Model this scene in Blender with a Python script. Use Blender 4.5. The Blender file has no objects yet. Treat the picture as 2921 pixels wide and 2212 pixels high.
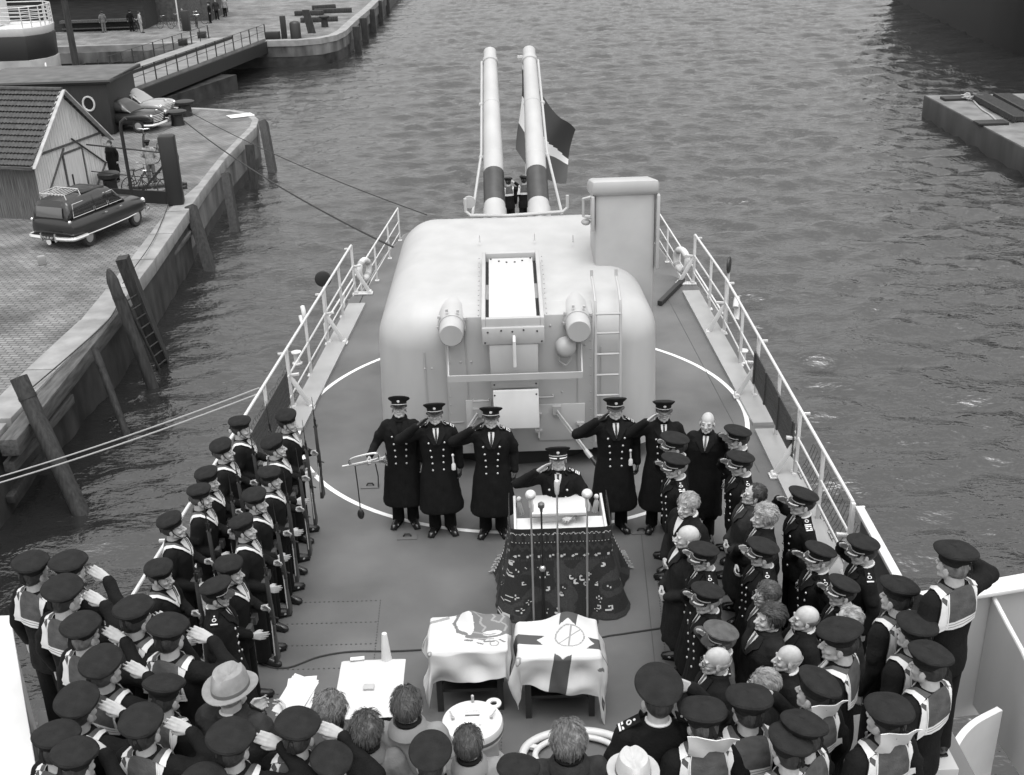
import bpy, bmesh, math, random
import numpy as np
from math import sin, cos, pi, radians, sqrt, atan2, hypot
from mathutils import Vector, Matrix, Euler, noise
from mathutils.bvhtree import BVHTree

random.seed(7)
SC = bpy.context.scene
COL = SC.collection

# ------------------------------------------------------------------ camera
CH, CP, CR, CF = 7.86, 0.42707, 0.0330, 2450.0        # height, pitch, roll, focal (px of a 2212-wide picture)
cam = bpy.data.cameras.new('camera')
cam_o = bpy.data.objects.new('camera', cam)
COL.objects.link(cam_o)
cam.sensor_width = 36.0
cam.lens = 36.0 * CF / 2212.0
cam.clip_end = 2000
cam_o.matrix_world = (Matrix.Translation((0, 0, CH)) @ Matrix.Rotation(pi / 2 - CP, 4, 'X') @ Matrix.Rotation(-CR, 4, 'Z'))
SC.camera = cam_o

# ------------------------------------------------------------------ daylight: overcast
SUN_EL, SUN_AZ = radians(77), radians(170)
w = bpy.data.worlds.new('World')
SC.world = w
w.use_nodes = True
nt = w.node_tree
bg = nt.nodes['Background']
sky = nt.nodes.new('ShaderNodeTexSky')
sky.sky_type = 'NISHITA'
sky.sun_disc = False
sky.sun_elevation = SUN_EL
sky.sun_rotation = SUN_AZ
sky.air_density = 1.0
sky.dust_density = 5.0
sky.ozone_density = 1.0
bw = nt.nodes.new('ShaderNodeRGBToBW')
nt.links.new(sky.outputs[0], bw.inputs[0])
nt.links.new(bw.outputs[0], bg.inputs[0])
bg.inputs[1].default_value = 0.15
sun = bpy.data.lights.new('sun', 'SUN')
sun.energy = 0.5
sun.angle = radians(170)
sun.color = (1.0, 0.985, 0.97)
sun_o = bpy.data.objects.new('sun', sun)
COL.objects.link(sun_o)
sd = Vector((sin(SUN_AZ) * cos(SUN_EL), cos(SUN_AZ) * cos(SUN_EL), sin(SUN_EL)))
sun_o.rotation_euler = sd.to_track_quat('Z', 'Y').to_euler()
sun_o.location = sd * 50
SC.view_settings.view_transform = 'Standard'
SC.view_settings.look = 'None'
SC.view_settings.exposure = 1.17
SC.view_settings.gamma = 1.0

def at(x, y, z=0.0):
    """pixel of the 2212x1675 picture -> point on the level plane z"""
    u = (x - 1106) / CF; v = (y - 837) / CF
    c, s = cos(CR), sin(CR)
    u, v = c * u - s * v, s * u + c * v
    dY = cos(CP) - v * sin(CP); dZ = -sin(CP) - v * cos(CP)
    t = (z - CH) / dZ
    return Vector((u * t, dY * t, z))

# ------------------------------------------------------------------ materials
MATS = {}
def mat(name, v=0.5, rough=0.6, metal=0.0, tint=(1, 1, 1), var=0.0, scale=8.0, bump=0.0, bscale=40.0, detail=4.0, coat=0.0, stretch=None, spec=None):
    if name in MATS: return MATS[name]
    m = bpy.data.materials.new(name); m.use_nodes = True
    n = m.node_tree.nodes; l = m.node_tree.links
    b = n['Principled BSDF']
    b.inputs['Base Color'].default_value = (v * tint[0], v * tint[1], v * tint[2], 1)
    b.inputs['Roughness'].default_value = rough
    b.inputs['Metallic'].default_value = metal
    if coat: b.inputs['Coat Weight'].default_value = coat
    if spec is not None: b.inputs['Specular IOR Level'].default_value = spec
    if var or bump:
        tc = n.new('ShaderNodeTexCoord')
        src = tc.outputs['Object']
        if stretch:
            mp = n.new('ShaderNodeMapping'); mp.inputs['Scale'].default_value = stretch
            l.new(src, mp.inputs[0]); src = mp.outputs[0]
    if var:
        t = n.new('ShaderNodeTexNoise'); t.inputs['Scale'].default_value = scale; t.inputs['Detail'].default_value = detail
        l.new(src, t.inputs['Vector'])
        mr = n.new('ShaderNodeMapRange'); mr.inputs['From Min'].default_value = .3; mr.inputs['From Max'].default_value = .7
        mr.inputs['To Min'].default_value = max(0, v * (1 - var)); mr.inputs['To Max'].default_value = v * (1 + var)
        l.new(t.outputs['Fac'], mr.inputs[0])
        l.new(mr.outputs[0], b.inputs['Base Color'])
    if bump:
        t2 = n.new('ShaderNodeTexNoise'); t2.inputs['Scale'].default_value = bscale; t2.inputs['Detail'].default_value = 3
        l.new(src, t2.inputs['Vector'])
        bp = n.new('ShaderNodeBump'); bp.inputs['Strength'].default_value = bump; bp.inputs['Distance'].default_value = .01
        l.new(t2.outputs['Fac'], bp.inputs['Height']); l.new(bp.outputs[0], b.inputs['Normal'])
    MATS[name] = m
    return m

# ------------------------------------------------------------------ mesh helpers
def tag(o, label=None, cat=None, group=None, kind=None):
    if label: o['label'] = label
    if cat: o['category'] = cat
    if group: o['group'] = group
    if kind: o['kind'] = kind
    return o

def empty(name, loc=(0, 0, 0), rz=0.0, label=None, cat=None, group=None):
    o = bpy.data.objects.new(name, None); COL.objects.link(o)
    o.location = loc; o.rotation_euler = (0, 0, rz); o.empty_display_size = .2
    return tag(o, label, cat, group)

def link_mesh(name, me, parent=None, mats=None):
    o = bpy.data.objects.new(name, me); COL.objects.link(o)
    if parent is not None: o.parent = parent
    return o

def copy_tree(o, parent=None):
    c = o.copy(); COL.objects.link(c)
    if parent is not None: c.parent = parent
    for ch in o.children: copy_tree(ch, c)
    return c

class MB:
    """collects simple solids and links them as ONE mesh object"""
    def __init__(s): s.v = []; s.f = []; s.m = []; s.cur = 0; s.sm = []
    def add(s, vs, fs, smooth=False):
        o = len(s.v); s.v += [tuple(p) for p in vs]
        for f in fs: s.f.append([i + o for i in f]); s.m.append(s.cur); s.sm.append(smooth)
        return s
    def box(s, c, d, rot=None):
        x, y, z = d[0] / 2, d[1] / 2, d[2] / 2
        vs = [Vector((i * x, j * y, k * z)) for i in (-1, 1) for j in (-1, 1) for k in (-1, 1)]
        if rot is not None: vs = [rot @ p for p in vs]
        vs = [p + Vector(c) for p in vs]
        return s.add(vs, [(0, 1, 3, 2), (4, 6, 7, 5), (0, 4, 5, 1), (2, 3, 7, 6), (0, 2, 6, 4), (1, 5, 7, 3)])
    def box2(s, a, b):
        return s.box([(a[i] + b[i]) / 2 for i in range(3)], [abs(b[i] - a[i]) for i in range(3)])
    def hexa(s, p):      # 8 points: bottom 4 ccw, top 4 ccw
        return s.add(p, [(0, 3, 2, 1), (4, 5, 6, 7), (0, 1, 5, 4), (1, 2, 6, 5), (2, 3, 7, 6), (3, 0, 4, 7)])
    def bar(s, a, b, wd, ht, up=(0, 0, 1)):
        a, b = Vector(a), Vector(b); d = (b - a).normalized()
        sd = d.cross(Vector(up))
        if sd.length < 1e-4: sd = d.cross(Vector((1, 0, 0)))
        sd.normalize(); u = sd.cross(d)
        x, y = sd * wd / 2, u * ht / 2
        return s.hexa([a - x - y, a + x - y, b + x - y, b - x - y, a - x + y, a + x + y, b + x + y, b - x + y])
    def tube(s, pts, r, n=8, closed=False):
        pts = [Vector(p) for p in pts]; N = len(pts)
        rs = r if isinstance(r, (list, tuple)) else [r] * N
        vs = []; prev = None
        for i, p in enumerate(pts):
            if closed: d = pts[(i + 1) % N] - pts[i - 1]
            else: d = pts[min(i + 1, N - 1)] - pts[max(i - 1, 0)]
            d.normalize()
            if prev is None:
                a = Vector((0, 0, 1)) if abs(d.z) < .9 else Vector((1, 0, 0))
                x = d.cross(a).normalized()
            else:
                x = prev - d * prev.dot(d)
                x = x.normalized() if x.length > 1e-5 else d.orthogonal().normalized()
            prev = x; y = d.cross(x)
            for k in range(n):
                t = 2 * pi * k / n
                vs.append(p + (x * cos(t) + y * sin(t)) * rs[i])
        fs = []
        for i in range(N if closed else N - 1):
            j = (i + 1) % N
            for k in range(n):
                fs.append((i * n + k, i * n + (k + 1) % n, j * n + (k + 1) % n, j * n + k))
        s.add(vs, fs, True)
        if not closed:
            o = len(s.v) - len(vs)
            s.f.append([o + k for k in range(n)][::-1]); s.m.append(s.cur); s.sm.append(False)
            s.f.append([o + (N - 1) * n + k for k in range(n)]); s.m.append(s.cur); s.sm.append(False)
        return s
    def lathe(s, prof, c=(0, 0, 0), n=24, rot=None, sy=1.0, smooth=True, cap=True):
        vs = []
        for r, z in prof:
            for k in range(n):
                t = 2 * pi * k / n
                p = Vector((r * cos(t), r * sin(t) * sy, z))
                if rot is not None: p = rot @ p
                vs.append(p + Vector(c))
        fs = []
        for i in range(len(prof) - 1):
            for k in range(n):
                fs.append((i * n + k, i * n + (k + 1) % n, (i + 1) * n + (k + 1) % n, (i + 1) * n + k))
        s.add(vs, fs, smooth)
        if cap:
            o = len(s.v) - len(vs)
            s.f.append([o + k for k in range(n)][::-1]); s.m.append(s.cur); s.sm.append(False)
            s.f.append([o + (len(prof) - 1) * n + k for k in range(n)]); s.m.append(s.cur); s.sm.append(False)
        return s
    def prism(s, poly, z0, z1):     # vertical prism from a plan outline (ccw)
        n = len(poly)
        vs = [(p[0], p[1], z0) for p in poly] + [(p[0], p[1], z1) for p in poly]
        fs = [list(range(n))[::-1], list(range(n, 2 * n))] + [(i, (i + 1) % n, n + (i + 1) % n, n + i) for i in range(n)]
        return s.add(vs, fs)
    def ell(s, c, r, nu=14, nv=9, rot=None):
        vs = []; fs = []
        for i in range(nv + 1):
            ph = pi * i / nv
            for k in range(nu):
                t = 2 * pi * k / nu
                p = Vector((r[0] * sin(ph) * cos(t), r[1] * sin(ph) * sin(t), -r[2] * cos(ph)))
                if rot is not None: p = rot @ p
                vs.append(p + Vector(c))
        for i in range(nv):
            for k in range(nu):
                fs.append((i * nu + k, i * nu + (k + 1) % nu, (i + 1) * nu + (k + 1) % nu, (i + 1) * nu + k))
        return s.add(vs, fs, True)
    def sheet(s, grid, th=0.006, smooth=True):   # grid of points -> thick sheet
        R = len(grid); Cn = len(grid[0]); g = [[Vector(p) for p in row] for row in grid]
        nn = []
        for i in range(R):
            for j in range(Cn):
                a = g[min(i + 1, R - 1)][j] - g[max(i - 1, 0)][j]; b = g[i][min(j + 1, Cn - 1)] - g[i][max(j - 1, 0)]
                q = a.cross(b); nn.append(q.normalized() if q.length > 1e-9 else Vector((0, 0, 1)))
        vs = [g[i][j] + nn[i * Cn + j] * th / 2 for i in range(R) for j in range(Cn)] + [g[i][j] - nn[i * Cn + j] * th / 2 for i in range(R) for j in range(Cn)]
        o = R * Cn; fs = []
        for i in range(R - 1):
            for j in range(Cn - 1):
                q = (i * Cn + j, (i + 1) * Cn + j, (i + 1) * Cn + j + 1, i * Cn + j + 1)
                fs.append(q); fs.append(tuple(o + k for k in q[::-1]))
        for i in range(R - 1):
            for j in (0, Cn - 1):
                a, b = i * Cn + j, (i + 1) * Cn + j
                fs.append((a, b, o + b, o + a) if j else (b, a, o + a, o + b))
        for j in range(Cn - 1):
            for i in (0, R - 1):
                a, b = i * Cn + j, i * Cn + j + 1
                fs.append((a, b, o + b, o + a) if not i else (b, a, o + a, o + b))
        return s.add(vs, fs, smooth)
    def mesh(s, name, mats, bevel=0):
        me = bpy.data.meshes.new(name); me.from_pydata(s.v, [], s.f)
        for m in (mats if isinstance(mats, (list, tuple)) else [mats]): me.materials.append(m)
        me.polygons.foreach_set('material_index', s.m)
        me.polygons.foreach_set('use_smooth', s.sm)
        me.validate(); me.update()
        bm = bmesh.new(); bm.from_mesh(me)
        bmesh.ops.recalc_face_normals(bm, faces=bm.faces)
        if bevel:
            es = [e for e in bm.edges if len(e.link_faces) == 2 and e.calc_face_angle(0) > radians(35)]
            bmesh.ops.bevel(bm, geom=es, offset=bevel, segments=2, profile=.5, affect='EDGES', clamp_overlap=True)
        bm.to_mesh(me); bm.free()
        try: me.set_sharp_from_angle(angle=radians(42))
        except Exception: pass
        return me
    def build(s, name, mats, parent=None, bevel=0):
        return link_mesh(name, s.mesh(name, mats, bevel), parent)

def smooth_angle(me, a=40):
    me.polygons.foreach_set('use_smooth', [True] * len(me.polygons))
    try: me.set_sharp_from_angle(angle=radians(a))
    except Exception: pass
    return me

def xform(o, loc=None, rot=None):
    if loc is not None: o.location = loc
    if rot is not None: o.rotation_euler = rot
    return o

def spline(pts, n):
    """Catmull-Rom through pts"""
    pts = [Vector(p) for p in pts]; out = []
    P = [pts[0] * 2 - pts[1]] + pts + [pts[-1] * 2 - pts[-2]]
    m = len(pts) - 1
    for i in range(m):
        k = max(2, n // m)
        for j in range(k):
            t = j / k; a, b, c, d = P[i:i + 4]
            out.append(.5 * ((2 * b) + (c - a) * t + (2 * a - 5 * b + 4 * c - d) * t * t + (3 * b - a - 3 * c + d) * t ** 3))
    out.append(pts[-1]); return out
# ------------------------------------------------------------------ people: shared builders
def cloth_mat(name, v, rough=.9):
    m = mat(name, v, rough, var=.25, scale=14, bump=.5, bscale=70, spec=.18)
    return m
M_SKIN = mat('skin', .37, .55, tint=(1, .985, .96), var=.10, scale=30)
M_LIP = mat('lips', .26, .5)
M_EYE = mat('eye_dark', .07, .4)
M_BROW = mat('eyebrow', .19, .8)
M_GLOVE = mat('glove_leather', .03, .6)
M_BLACK = cloth_mat('navy_wool', .0065)
M_BLACK2 = cloth_mat('charcoal_wool', .012)
M_GREYCOAT = cloth_mat('grey_wool', .026)
M_LIGHTCOAT = mat('light_grey_gabardine', .20, .85, var=.06, scale=6, bump=.2, bscale=120)
M_TWEED = mat('mid_grey_tweed', .12, .9, var=.12, scale=25, bump=.3, bscale=150)
M_KHAKI = cloth_mat('khaki_serge', .075)
M_CAPW = cloth_mat('cap_wool', .014)
M_COLLAR = cloth_mat('collar_cloth', .075)
M_WHITE = mat('white_cotton', .58, .8, var=.05, scale=10, bump=.15)
M_SHOE = mat('black_leather', .012, .22, bump=.08, bscale=20)
M_GOLD = mat('brass_button', .62, .3, .6)
M_SILV = mat('silver_braid', .50, .45, .1)
M_BELT = mat('webbing_belt', .06, .6)
M_WOOD = mat('rifle_wood', .035, .45, var=.4, scale=20, stretch=(1, 1, .2))
M_STEEL = mat('gun_steel', .03, .35, .5)
M_SLING = mat('sling_web', .36, .8)

def hair_mat(name, v):
    return mat(name, v, .5, var=.45, scale=60, bump=.6, bscale=120, stretch=(1, .35, .35))
HAIRS = dict(dark=hair_mat('dark_hair', .025), brown=hair_mat('brown_hair', .06), fair=hair_mat('fair_hair', .13), grey=hair_mat('grey_hair', .26), white=hair_mat('white_hair', .5))

def remesh(mb, voxel, sm=3, ratio=1.0, name='mesh'):
    me = bpy.data.meshes.new('tmp'); me.from_pydata([tuple(p) for p in mb.v], [], mb.f); me.update()
    o = bpy.data.objects.new('tmp', me); COL.objects.link(o)
    r = o.modifiers.new('r', 'REMESH'); r.mode = 'VOXEL'; r.voxel_size = voxel
    if sm:
        s = o.modifiers.new('s', 'SMOOTH'); s.factor = .5; s.iterations = sm
    if ratio < 1:
        d = o.modifiers.new('d', 'DECIMATE'); d.ratio = ratio
    dg = bpy.context.evaluated_depsgraph_get()
    out = bpy.data.meshes.new_from_object(o.evaluated_get(dg))
    out.name = name
    bpy.data.objects.remove(o); bpy.data.meshes.remove(me)
    out.polygons.foreach_set('use_smooth', [True] * len(out.polygons))
    out.materials.clear()
    return out

def capsule(mb, a, b, r0, r1, n=10):
    a, b = Vector(a), Vector(b); d = (b - a)
    L = d.length; d.normalize()
    pts = [a - d * r0 * .98, a - d * r0 * .7, a, b, b + d * r1 * .7, b + d * r1 * .98]
    mb.tube(pts, [r0 * .2, r0 * .71, r0, r1, r1 * .71, r1 * .2], n)

def loft(mb, rings, n=20, e=2.4):
    """rings: (cx, cy, z, a, b) superellipse sections -> closed solid"""
    vs = []
    for cx, cy, z, a, b in rings:
        for k in range(n):
            t = 2 * pi * k / n; c, s_ = cos(t), sin(t)
            vs.append((cx + a * abs(c) ** (2 / e) * (1 if c >= 0 else -1), cy + b * abs(s_) ** (2 / e) * (1 if s_ >= 0 else -1), z))
    fs = []
    for i in range(len(rings) - 1):
        for k in range(n):
            fs.append((i * n + k, i * n + (k + 1) % n, (i + 1) * n + (k + 1) % n, (i + 1) * n + k))
    fs.append(list(range(n))[::-1]); fs.append([(len(rings) - 1) * n + k for k in range(n)])
    mb.add(vs, fs, True)

SH = Vector((.185, -.01, 1.435))
ARM = {   # right-hand side: elbow, wrist, finger direction, palm normal, curl
    'down': ((.255, -.05, 1.16), (.275, .03, .91), (-.05, .12, -1), (-1, .1, 0), .45),
    'salute': ((.45, .07, 1.37), (.215, .15, 1.585), (-.80, -.25, .50), (.15, .62, -.75), .04),
    'salute2': ((.42, .18, 1.34), (.215, .175, 1.585), (-.80, -.35, .50), (.35, .75, -.5), .06),
    'lowgrip': ((.26, -.06, 1.15), (.13, .17, .99), (-.35, .9, -.30), (-.9, -.3, -.2), .18),
    'highgrip': ((.26, .03, 1.15), (.022, .245, 1.21), (.05, 1, .05), (-1, .05, 0), .95),
    'front': ((.275, -.01, 1.14), (.10, .21, .99), (-.72, .35, -.45), (-.4, -.9, 0), .55),
    'bugle': ((.33, -.03, 1.16), (.40, .20, 1.08), (.25, .9, -.25), (-.9, .2, -.3), .85),
    'read': ((.27, .06, 1.13), (.13, .31, 1.22), (-.6, .75, .2), (-.7, -.3, .6), .5),
    'lectern': ((.30, .05, 1.17), (.16, .30, 1.12), (-.55, .8, -.1), (-.3, -.2, -.9), .5),
}
def hand(mb, W, d, n, curl, mx):
    d = Vector(d).normalized(); n = Vector(n); n = (n - d * n.dot(d)).normalized(); s = d.cross(n)
    W = Vector(W)
    def P(a, b, c): 
        p = W + d * a + s * b + n * c
        return Vector((p.x * mx, p.y, p.z))
    offs = (.033, .0115, -.0105, -.032); L = (.070, .080, .074, .058); base = (.086, .091, .087, .080)
    for o, l, b in zip(offs, L, base):
        capsule(mb, P(.005, o * .55, 0), P(b, o, 0), .0165, .0125, 8)
        a = .06 * (o * 20); ang = 0; p = Vector((b, o, 0))
        for k, (fr, cu) in enumerate(((.46, 1.0), (.30, 1.25), (.24, .9))):
            ang += curl * cu
            q = p + Vector((cos(ang) * cos(a), cos(ang) * sin(a) * .6, sin(ang))) * l * fr
            capsule(mb, P(*p), P(*q), .0092 - .0007 * k, .0086 - .0007 * k, 8)
            p = q
    t0 = Vector((.022, .026, .006)); t1 = Vector((.058, .050, .016 + .02 * curl)); t2 = Vector((.092, .050 - .025 * curl, .022 + .035 * curl))
    capsule(mb, P(*t0), P(*t1), .0165, .0115, 8); capsule(mb, P(*t1), P(*t2), .0112, .009, 8)

def head_matrix(yaw, pitch, roll=0):
    piv = Vector((0, -.01, 1.53))
    return Matrix.Translation(piv) @ Matrix.Rotation(radians(yaw), 4, 'Z') @ Matrix.Rotation(radians(-pitch), 4, 'X') @ Matrix.Rotation(radians(roll), 4, 'Y') @ Matrix.Translation(-piv) @ Matrix.Translation((0, .008, -.028)) @ Matrix.Translation((0, 0, 1.56)) @ Matrix.Scale(1.055, 4) @ Matrix.Translation((0, 0, -1.56))

BODY = {}
def body_mesh(aR, aL, yaw, pitch, gloves, seed):
    key = (aR, aL, yaw, pitch, gloves, seed)
    if key in BODY: return BODY[key]
    rnd = random.Random(str(key)); mb = MB()
    HM = head_matrix(yaw, pitch)
    h = MB(); j = lambda a=.06: 1 + rnd.uniform(-a, a)
    wd = j(.05); ns = j(.2)
    h.ell((0, -.018, 1.690), (.0745 * wd, .098, .098), 20, 14)
    h.ell((0, .028, 1.640), (.0635 * wd, .062, .092), 18, 12)
    h.ell((0, .040, 1.583), (.047 * j(.1), .048, .036), 14, 9)
    h.ell((0, .080, 1.566), (.020, .016, .016), 10, 7)
    capsule(h, (0, .090, 1.670), (0, .102 + .011 * ns, 1.634), .0085, .0125)
    h.ell((.013, .100, 1.630), (.009, .010, .008), 8, 6); h.ell((-.013, .100, 1.630), (.009, .010, .008), 8, 6)
    capsule(h, (-.042, .073, 1.683), (.042, .073, 1.683), .0125, .0125)
    for sx in (-1, 1):
        h.ell((sx * .041, .060, 1.632), (.022, .024, .020), 10, 7); h.ell((sx * .032, .070, 1.660), (.018, .014, .013), 10, 7)
        h.ell((sx * .079 * wd, -.008, 1.643), (.010, .021, .033), 10, 8, Matrix.Rotation(sx * -.3, 3, 'Z'))
        capsule(h, (sx * .052, .01, 1.60), (sx * .030, .065, 1.575), .018, .016)
    h.ell((0, .091, 1.603), (.024, .010, .0075), 10, 6); h.ell((0, .089, 1.590), (.020, .010, .0075), 10, 6)
    mb.add([HM @ Vector(p) for p in h.v], h.f)
    capsule(mb, HM @ Vector((0, -.022, 1.60)), (0, -.028, 1.46), .060, .070, 14)
    loft(mb, [(0, 0, .84, .06, .06), (0, 0, .90, .14, .09), (0, 0, 1.08, .13, .085), (0, 0, 1.3, .15, .09), (0, -.01, 1.43, .15, .07), (0, -.02, 1.485, .08, .05)], 14)
    for sx, a in ((1, aR), (-1, aL)):
        E, W, d, n, curl = ARM[a]
        m = lambda p: (p[0] * sx, p[1], p[2])
        capsule(mb, m(SH), m(E), .046, .038, 10); capsule(mb, m(E), m(W), .038, .027, 10)
        hand(mb, W, d, n, curl, sx)
        capsule(mb, (sx * .09, 0, .90), (sx * .10, .01, .50), .062, .045, 10); capsule(mb, (sx * .10, .01, .50), (sx * .105, -.01, .09), .044, .035, 10)
        capsule(mb, (sx * .105, -.02, .06), (sx * .12, .12, .045), .035, .03, 8)
    me = remesh(mb, .0058, 2, .30, 'person')
    for m_ in (M_SKIN, M_EYE, M_LIP, M_BROW, M_GLOVE): me.materials.append(m_)
    n = len(me.polygons); c = np.empty(n * 3); me.polygons.foreach_get('center', c); c = c.reshape(-1, 3)
    inv = np.array(HM.inverted()); hc = c @ inv[:3, :3].T + inv[:3, 3]
    idx = np.zeros(n, int)
    up = c[:, 2] > 1.45
    ax = np.abs(hc[:, 0])
    fr = up & (hc[:, 1] > .05)
    idx[fr & (((ax - .033) / .011) ** 2 + ((hc[:, 2] - 1.660) / .0055) ** 2 < 1)] = 1
    idx[fr & (((ax - .036) / .022) ** 2 + ((hc[:, 2] - 1.6845) / .0055) ** 2 < 1)] = 3
    idx[fr & ((ax / .022) ** 2 + ((hc[:, 2] - 1.597) / .009) ** 2 < 1)] = 2
    if gloves:
        for sx, a in ((1, aR), (-1, aL)):
            E, W, d, nn, curl = ARM[a]
            d = np.array(Vector(d).normalized()); p = np.array([W[0] * sx, W[1], W[2]]); d[0] *= sx
            t = (c - p) @ d; idx[(np.linalg.norm(c - p, axis=1) < .24) & (t > -.03)] = 4
            del t
        idx[up & (hc[:, 2] > 1.50) & (np.linalg.norm(hc - np.array([0, 0, 1.66]), axis=1) < .14)] = np.where(idx == 4, 0, idx)[up & (hc[:, 2] > 1.50) & (np.linalg.norm(hc - np.array([0, 0, 1.66]), axis=1) < .14)]
    me.polygons.foreach_set('material_index', idx.tolist())
    BODY[key] = (me, HM)
    return BODY[key]

CLOTH = {}
def coat_mesh(kind, aR, aL, bulk=1.0):
    key = (kind, aR, aL, bulk)
    if key in CLOTH: return CLOTH[key]
    mb = MB(); k = bulk
    if kind == 'tunic':
        R = [(.79, .185, .128, 0), (.86, .190, .132, 0), (.95, .186, .130, 0), (1.06, .170, .120, 0), (1.2, .185, .126, .004), (1.33, .200, .130, .006), (1.41, .190, .112, -.002), (1.46, .140, .092, -.012), (1.495, .088, .082, -.018), (1.52, .076, .078, -.02)]
        sl = 1.0
    elif kind == 'great':
        R = [(.36, .285, .235, .01), (.40, .285, .235, .01), (.6, .255, .21, .008), (.85, .225, .175, .004), (1.06, .195, .142, 0), (1.2, .208, .145, .004), (1.33, .218, .145, .006), (1.41, .205, .125, -.002), (1.465, .150, .1, -.012), (1.50, .095, .088, -.018), (1.535, .082, .086, -.022)]
        sl = 1.07
    else:   # overcoat
        R = [(.42, .245, .20, .01), (.46, .245, .20, .01), (.7, .235, .19, .008), (.9, .225, .175, .004), (1.06, .212, .16, 0), (1.2, .215, .155, .004), (1.33, .22, .148, .006), (1.41, .205, .125, -.002), (1.465, .150, .1, -.012), (1.50, .095, .09, -.02), (1.535, .084, .088, -.025)]
        sl = 1.16
    loft(mb, [(0, cy, z, a * k, b * k) for z, a, b, cy in R], 26)
    if kind != 'tunic':    # skirt folds
        for q in range(9):
            t = 2 * pi * q / 9 + .3; a0, b0 = R[0][1] * k, R[0][2] * k
            capsule(mb, (a0 * .90 * cos(t), b0 * .90 * sin(t) + .01, .40), (a0 * .62 * cos(t), b0 * .62 * sin(t), .98), .038, .02, 8)
    for sx, a in ((1, aR), (-1, aL)):
        E, W, d, n, curl = ARM[a]; E, W = Vector(E), Vector(W)
        m = lambda p: (p[0] * sx, p[1], p[2])
        We = W - (W - E).normalized() * .025
        capsule(mb, m(SH + Vector((-.015, 0, -.018))), m(E), .080 * sl * k, .062 * sl, 12)
        capsule(mb, m(E), m(We), .060 * sl, .047 * sl, 12)
        md = (E * .55 + SH * .45); capsule(mb, m(md), m(md + Vector((.02, 0, -.02))), .075 * sl, .07 * sl, 8)
    me = remesh(mb, .0125, 3, .6, kind)
    # cloth folds
    n = len(me.vertices); co = np.empty(n * 3); me.vertices.foreach_get('co', co); co = co.reshape(-1, 3)
    no = np.empty(n * 3); me.vertices.foreach_get('normal', no); no = no.reshape(-1, 3)
    dsp = [noise.noise(Vector((p[0] * 9, p[1] * 9, p[2] * 3.2)) ) * .011 + noise.noise(Vector((p[0] * 22, p[1] * 22, p[2] * 14))) * .004 for p in co]
    co += no * np.array(dsp)[:, None]
    me.vertices.foreach_set('co', co.ravel()); me.update()
    bv = BVHTree.FromPolygons([Vector(p) for p in co], [tuple(p.vertices) for p in me.polygons])
    CLOTH[key] = (me, bv)
    return CLOTH[key]

def mesh_variant(me, m, cache={}):
    key = (me.name, m.name)
    if key not in cache:
        c = me.copy(); c.materials.clear(); c.materials.append(m); cache[key] = c
    return cache[key]

def near(bv, p, off):
    q, nrm, i, d = bv.find_nearest(Vector(p))
    return q + nrm * off if (Vector(p) - q).dot(nrm) >= 0 or True else q

def front(bv, x, z, off):
    q = bv.ray_cast(Vector((x, 1, z)), Vector((0, -1, 0)))
    if q[0] is None: return Vector((x, .08, z))
    return q[0] + Vector((0, off, 0))

def front_sheet(mb, bv, rows, off, n=4, th=.006):
    g = []
    for z, x0, x1 in rows:
        g.append([front(bv, x0 + (x1 - x0) * i / n, z, off) for i in range(n + 1)])
    mb.sheet(g, th)

EXTRA = {}
def neck_ring(mb, r=.010, z=1.518, a=.068, b=.072):
    mb.tube([(a * cos(t), -.018 + b * sin(t), z - .016 * sin(t)) for t in [2 * pi * k / 18 for k in range(18)]], r, 7, True)

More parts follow.
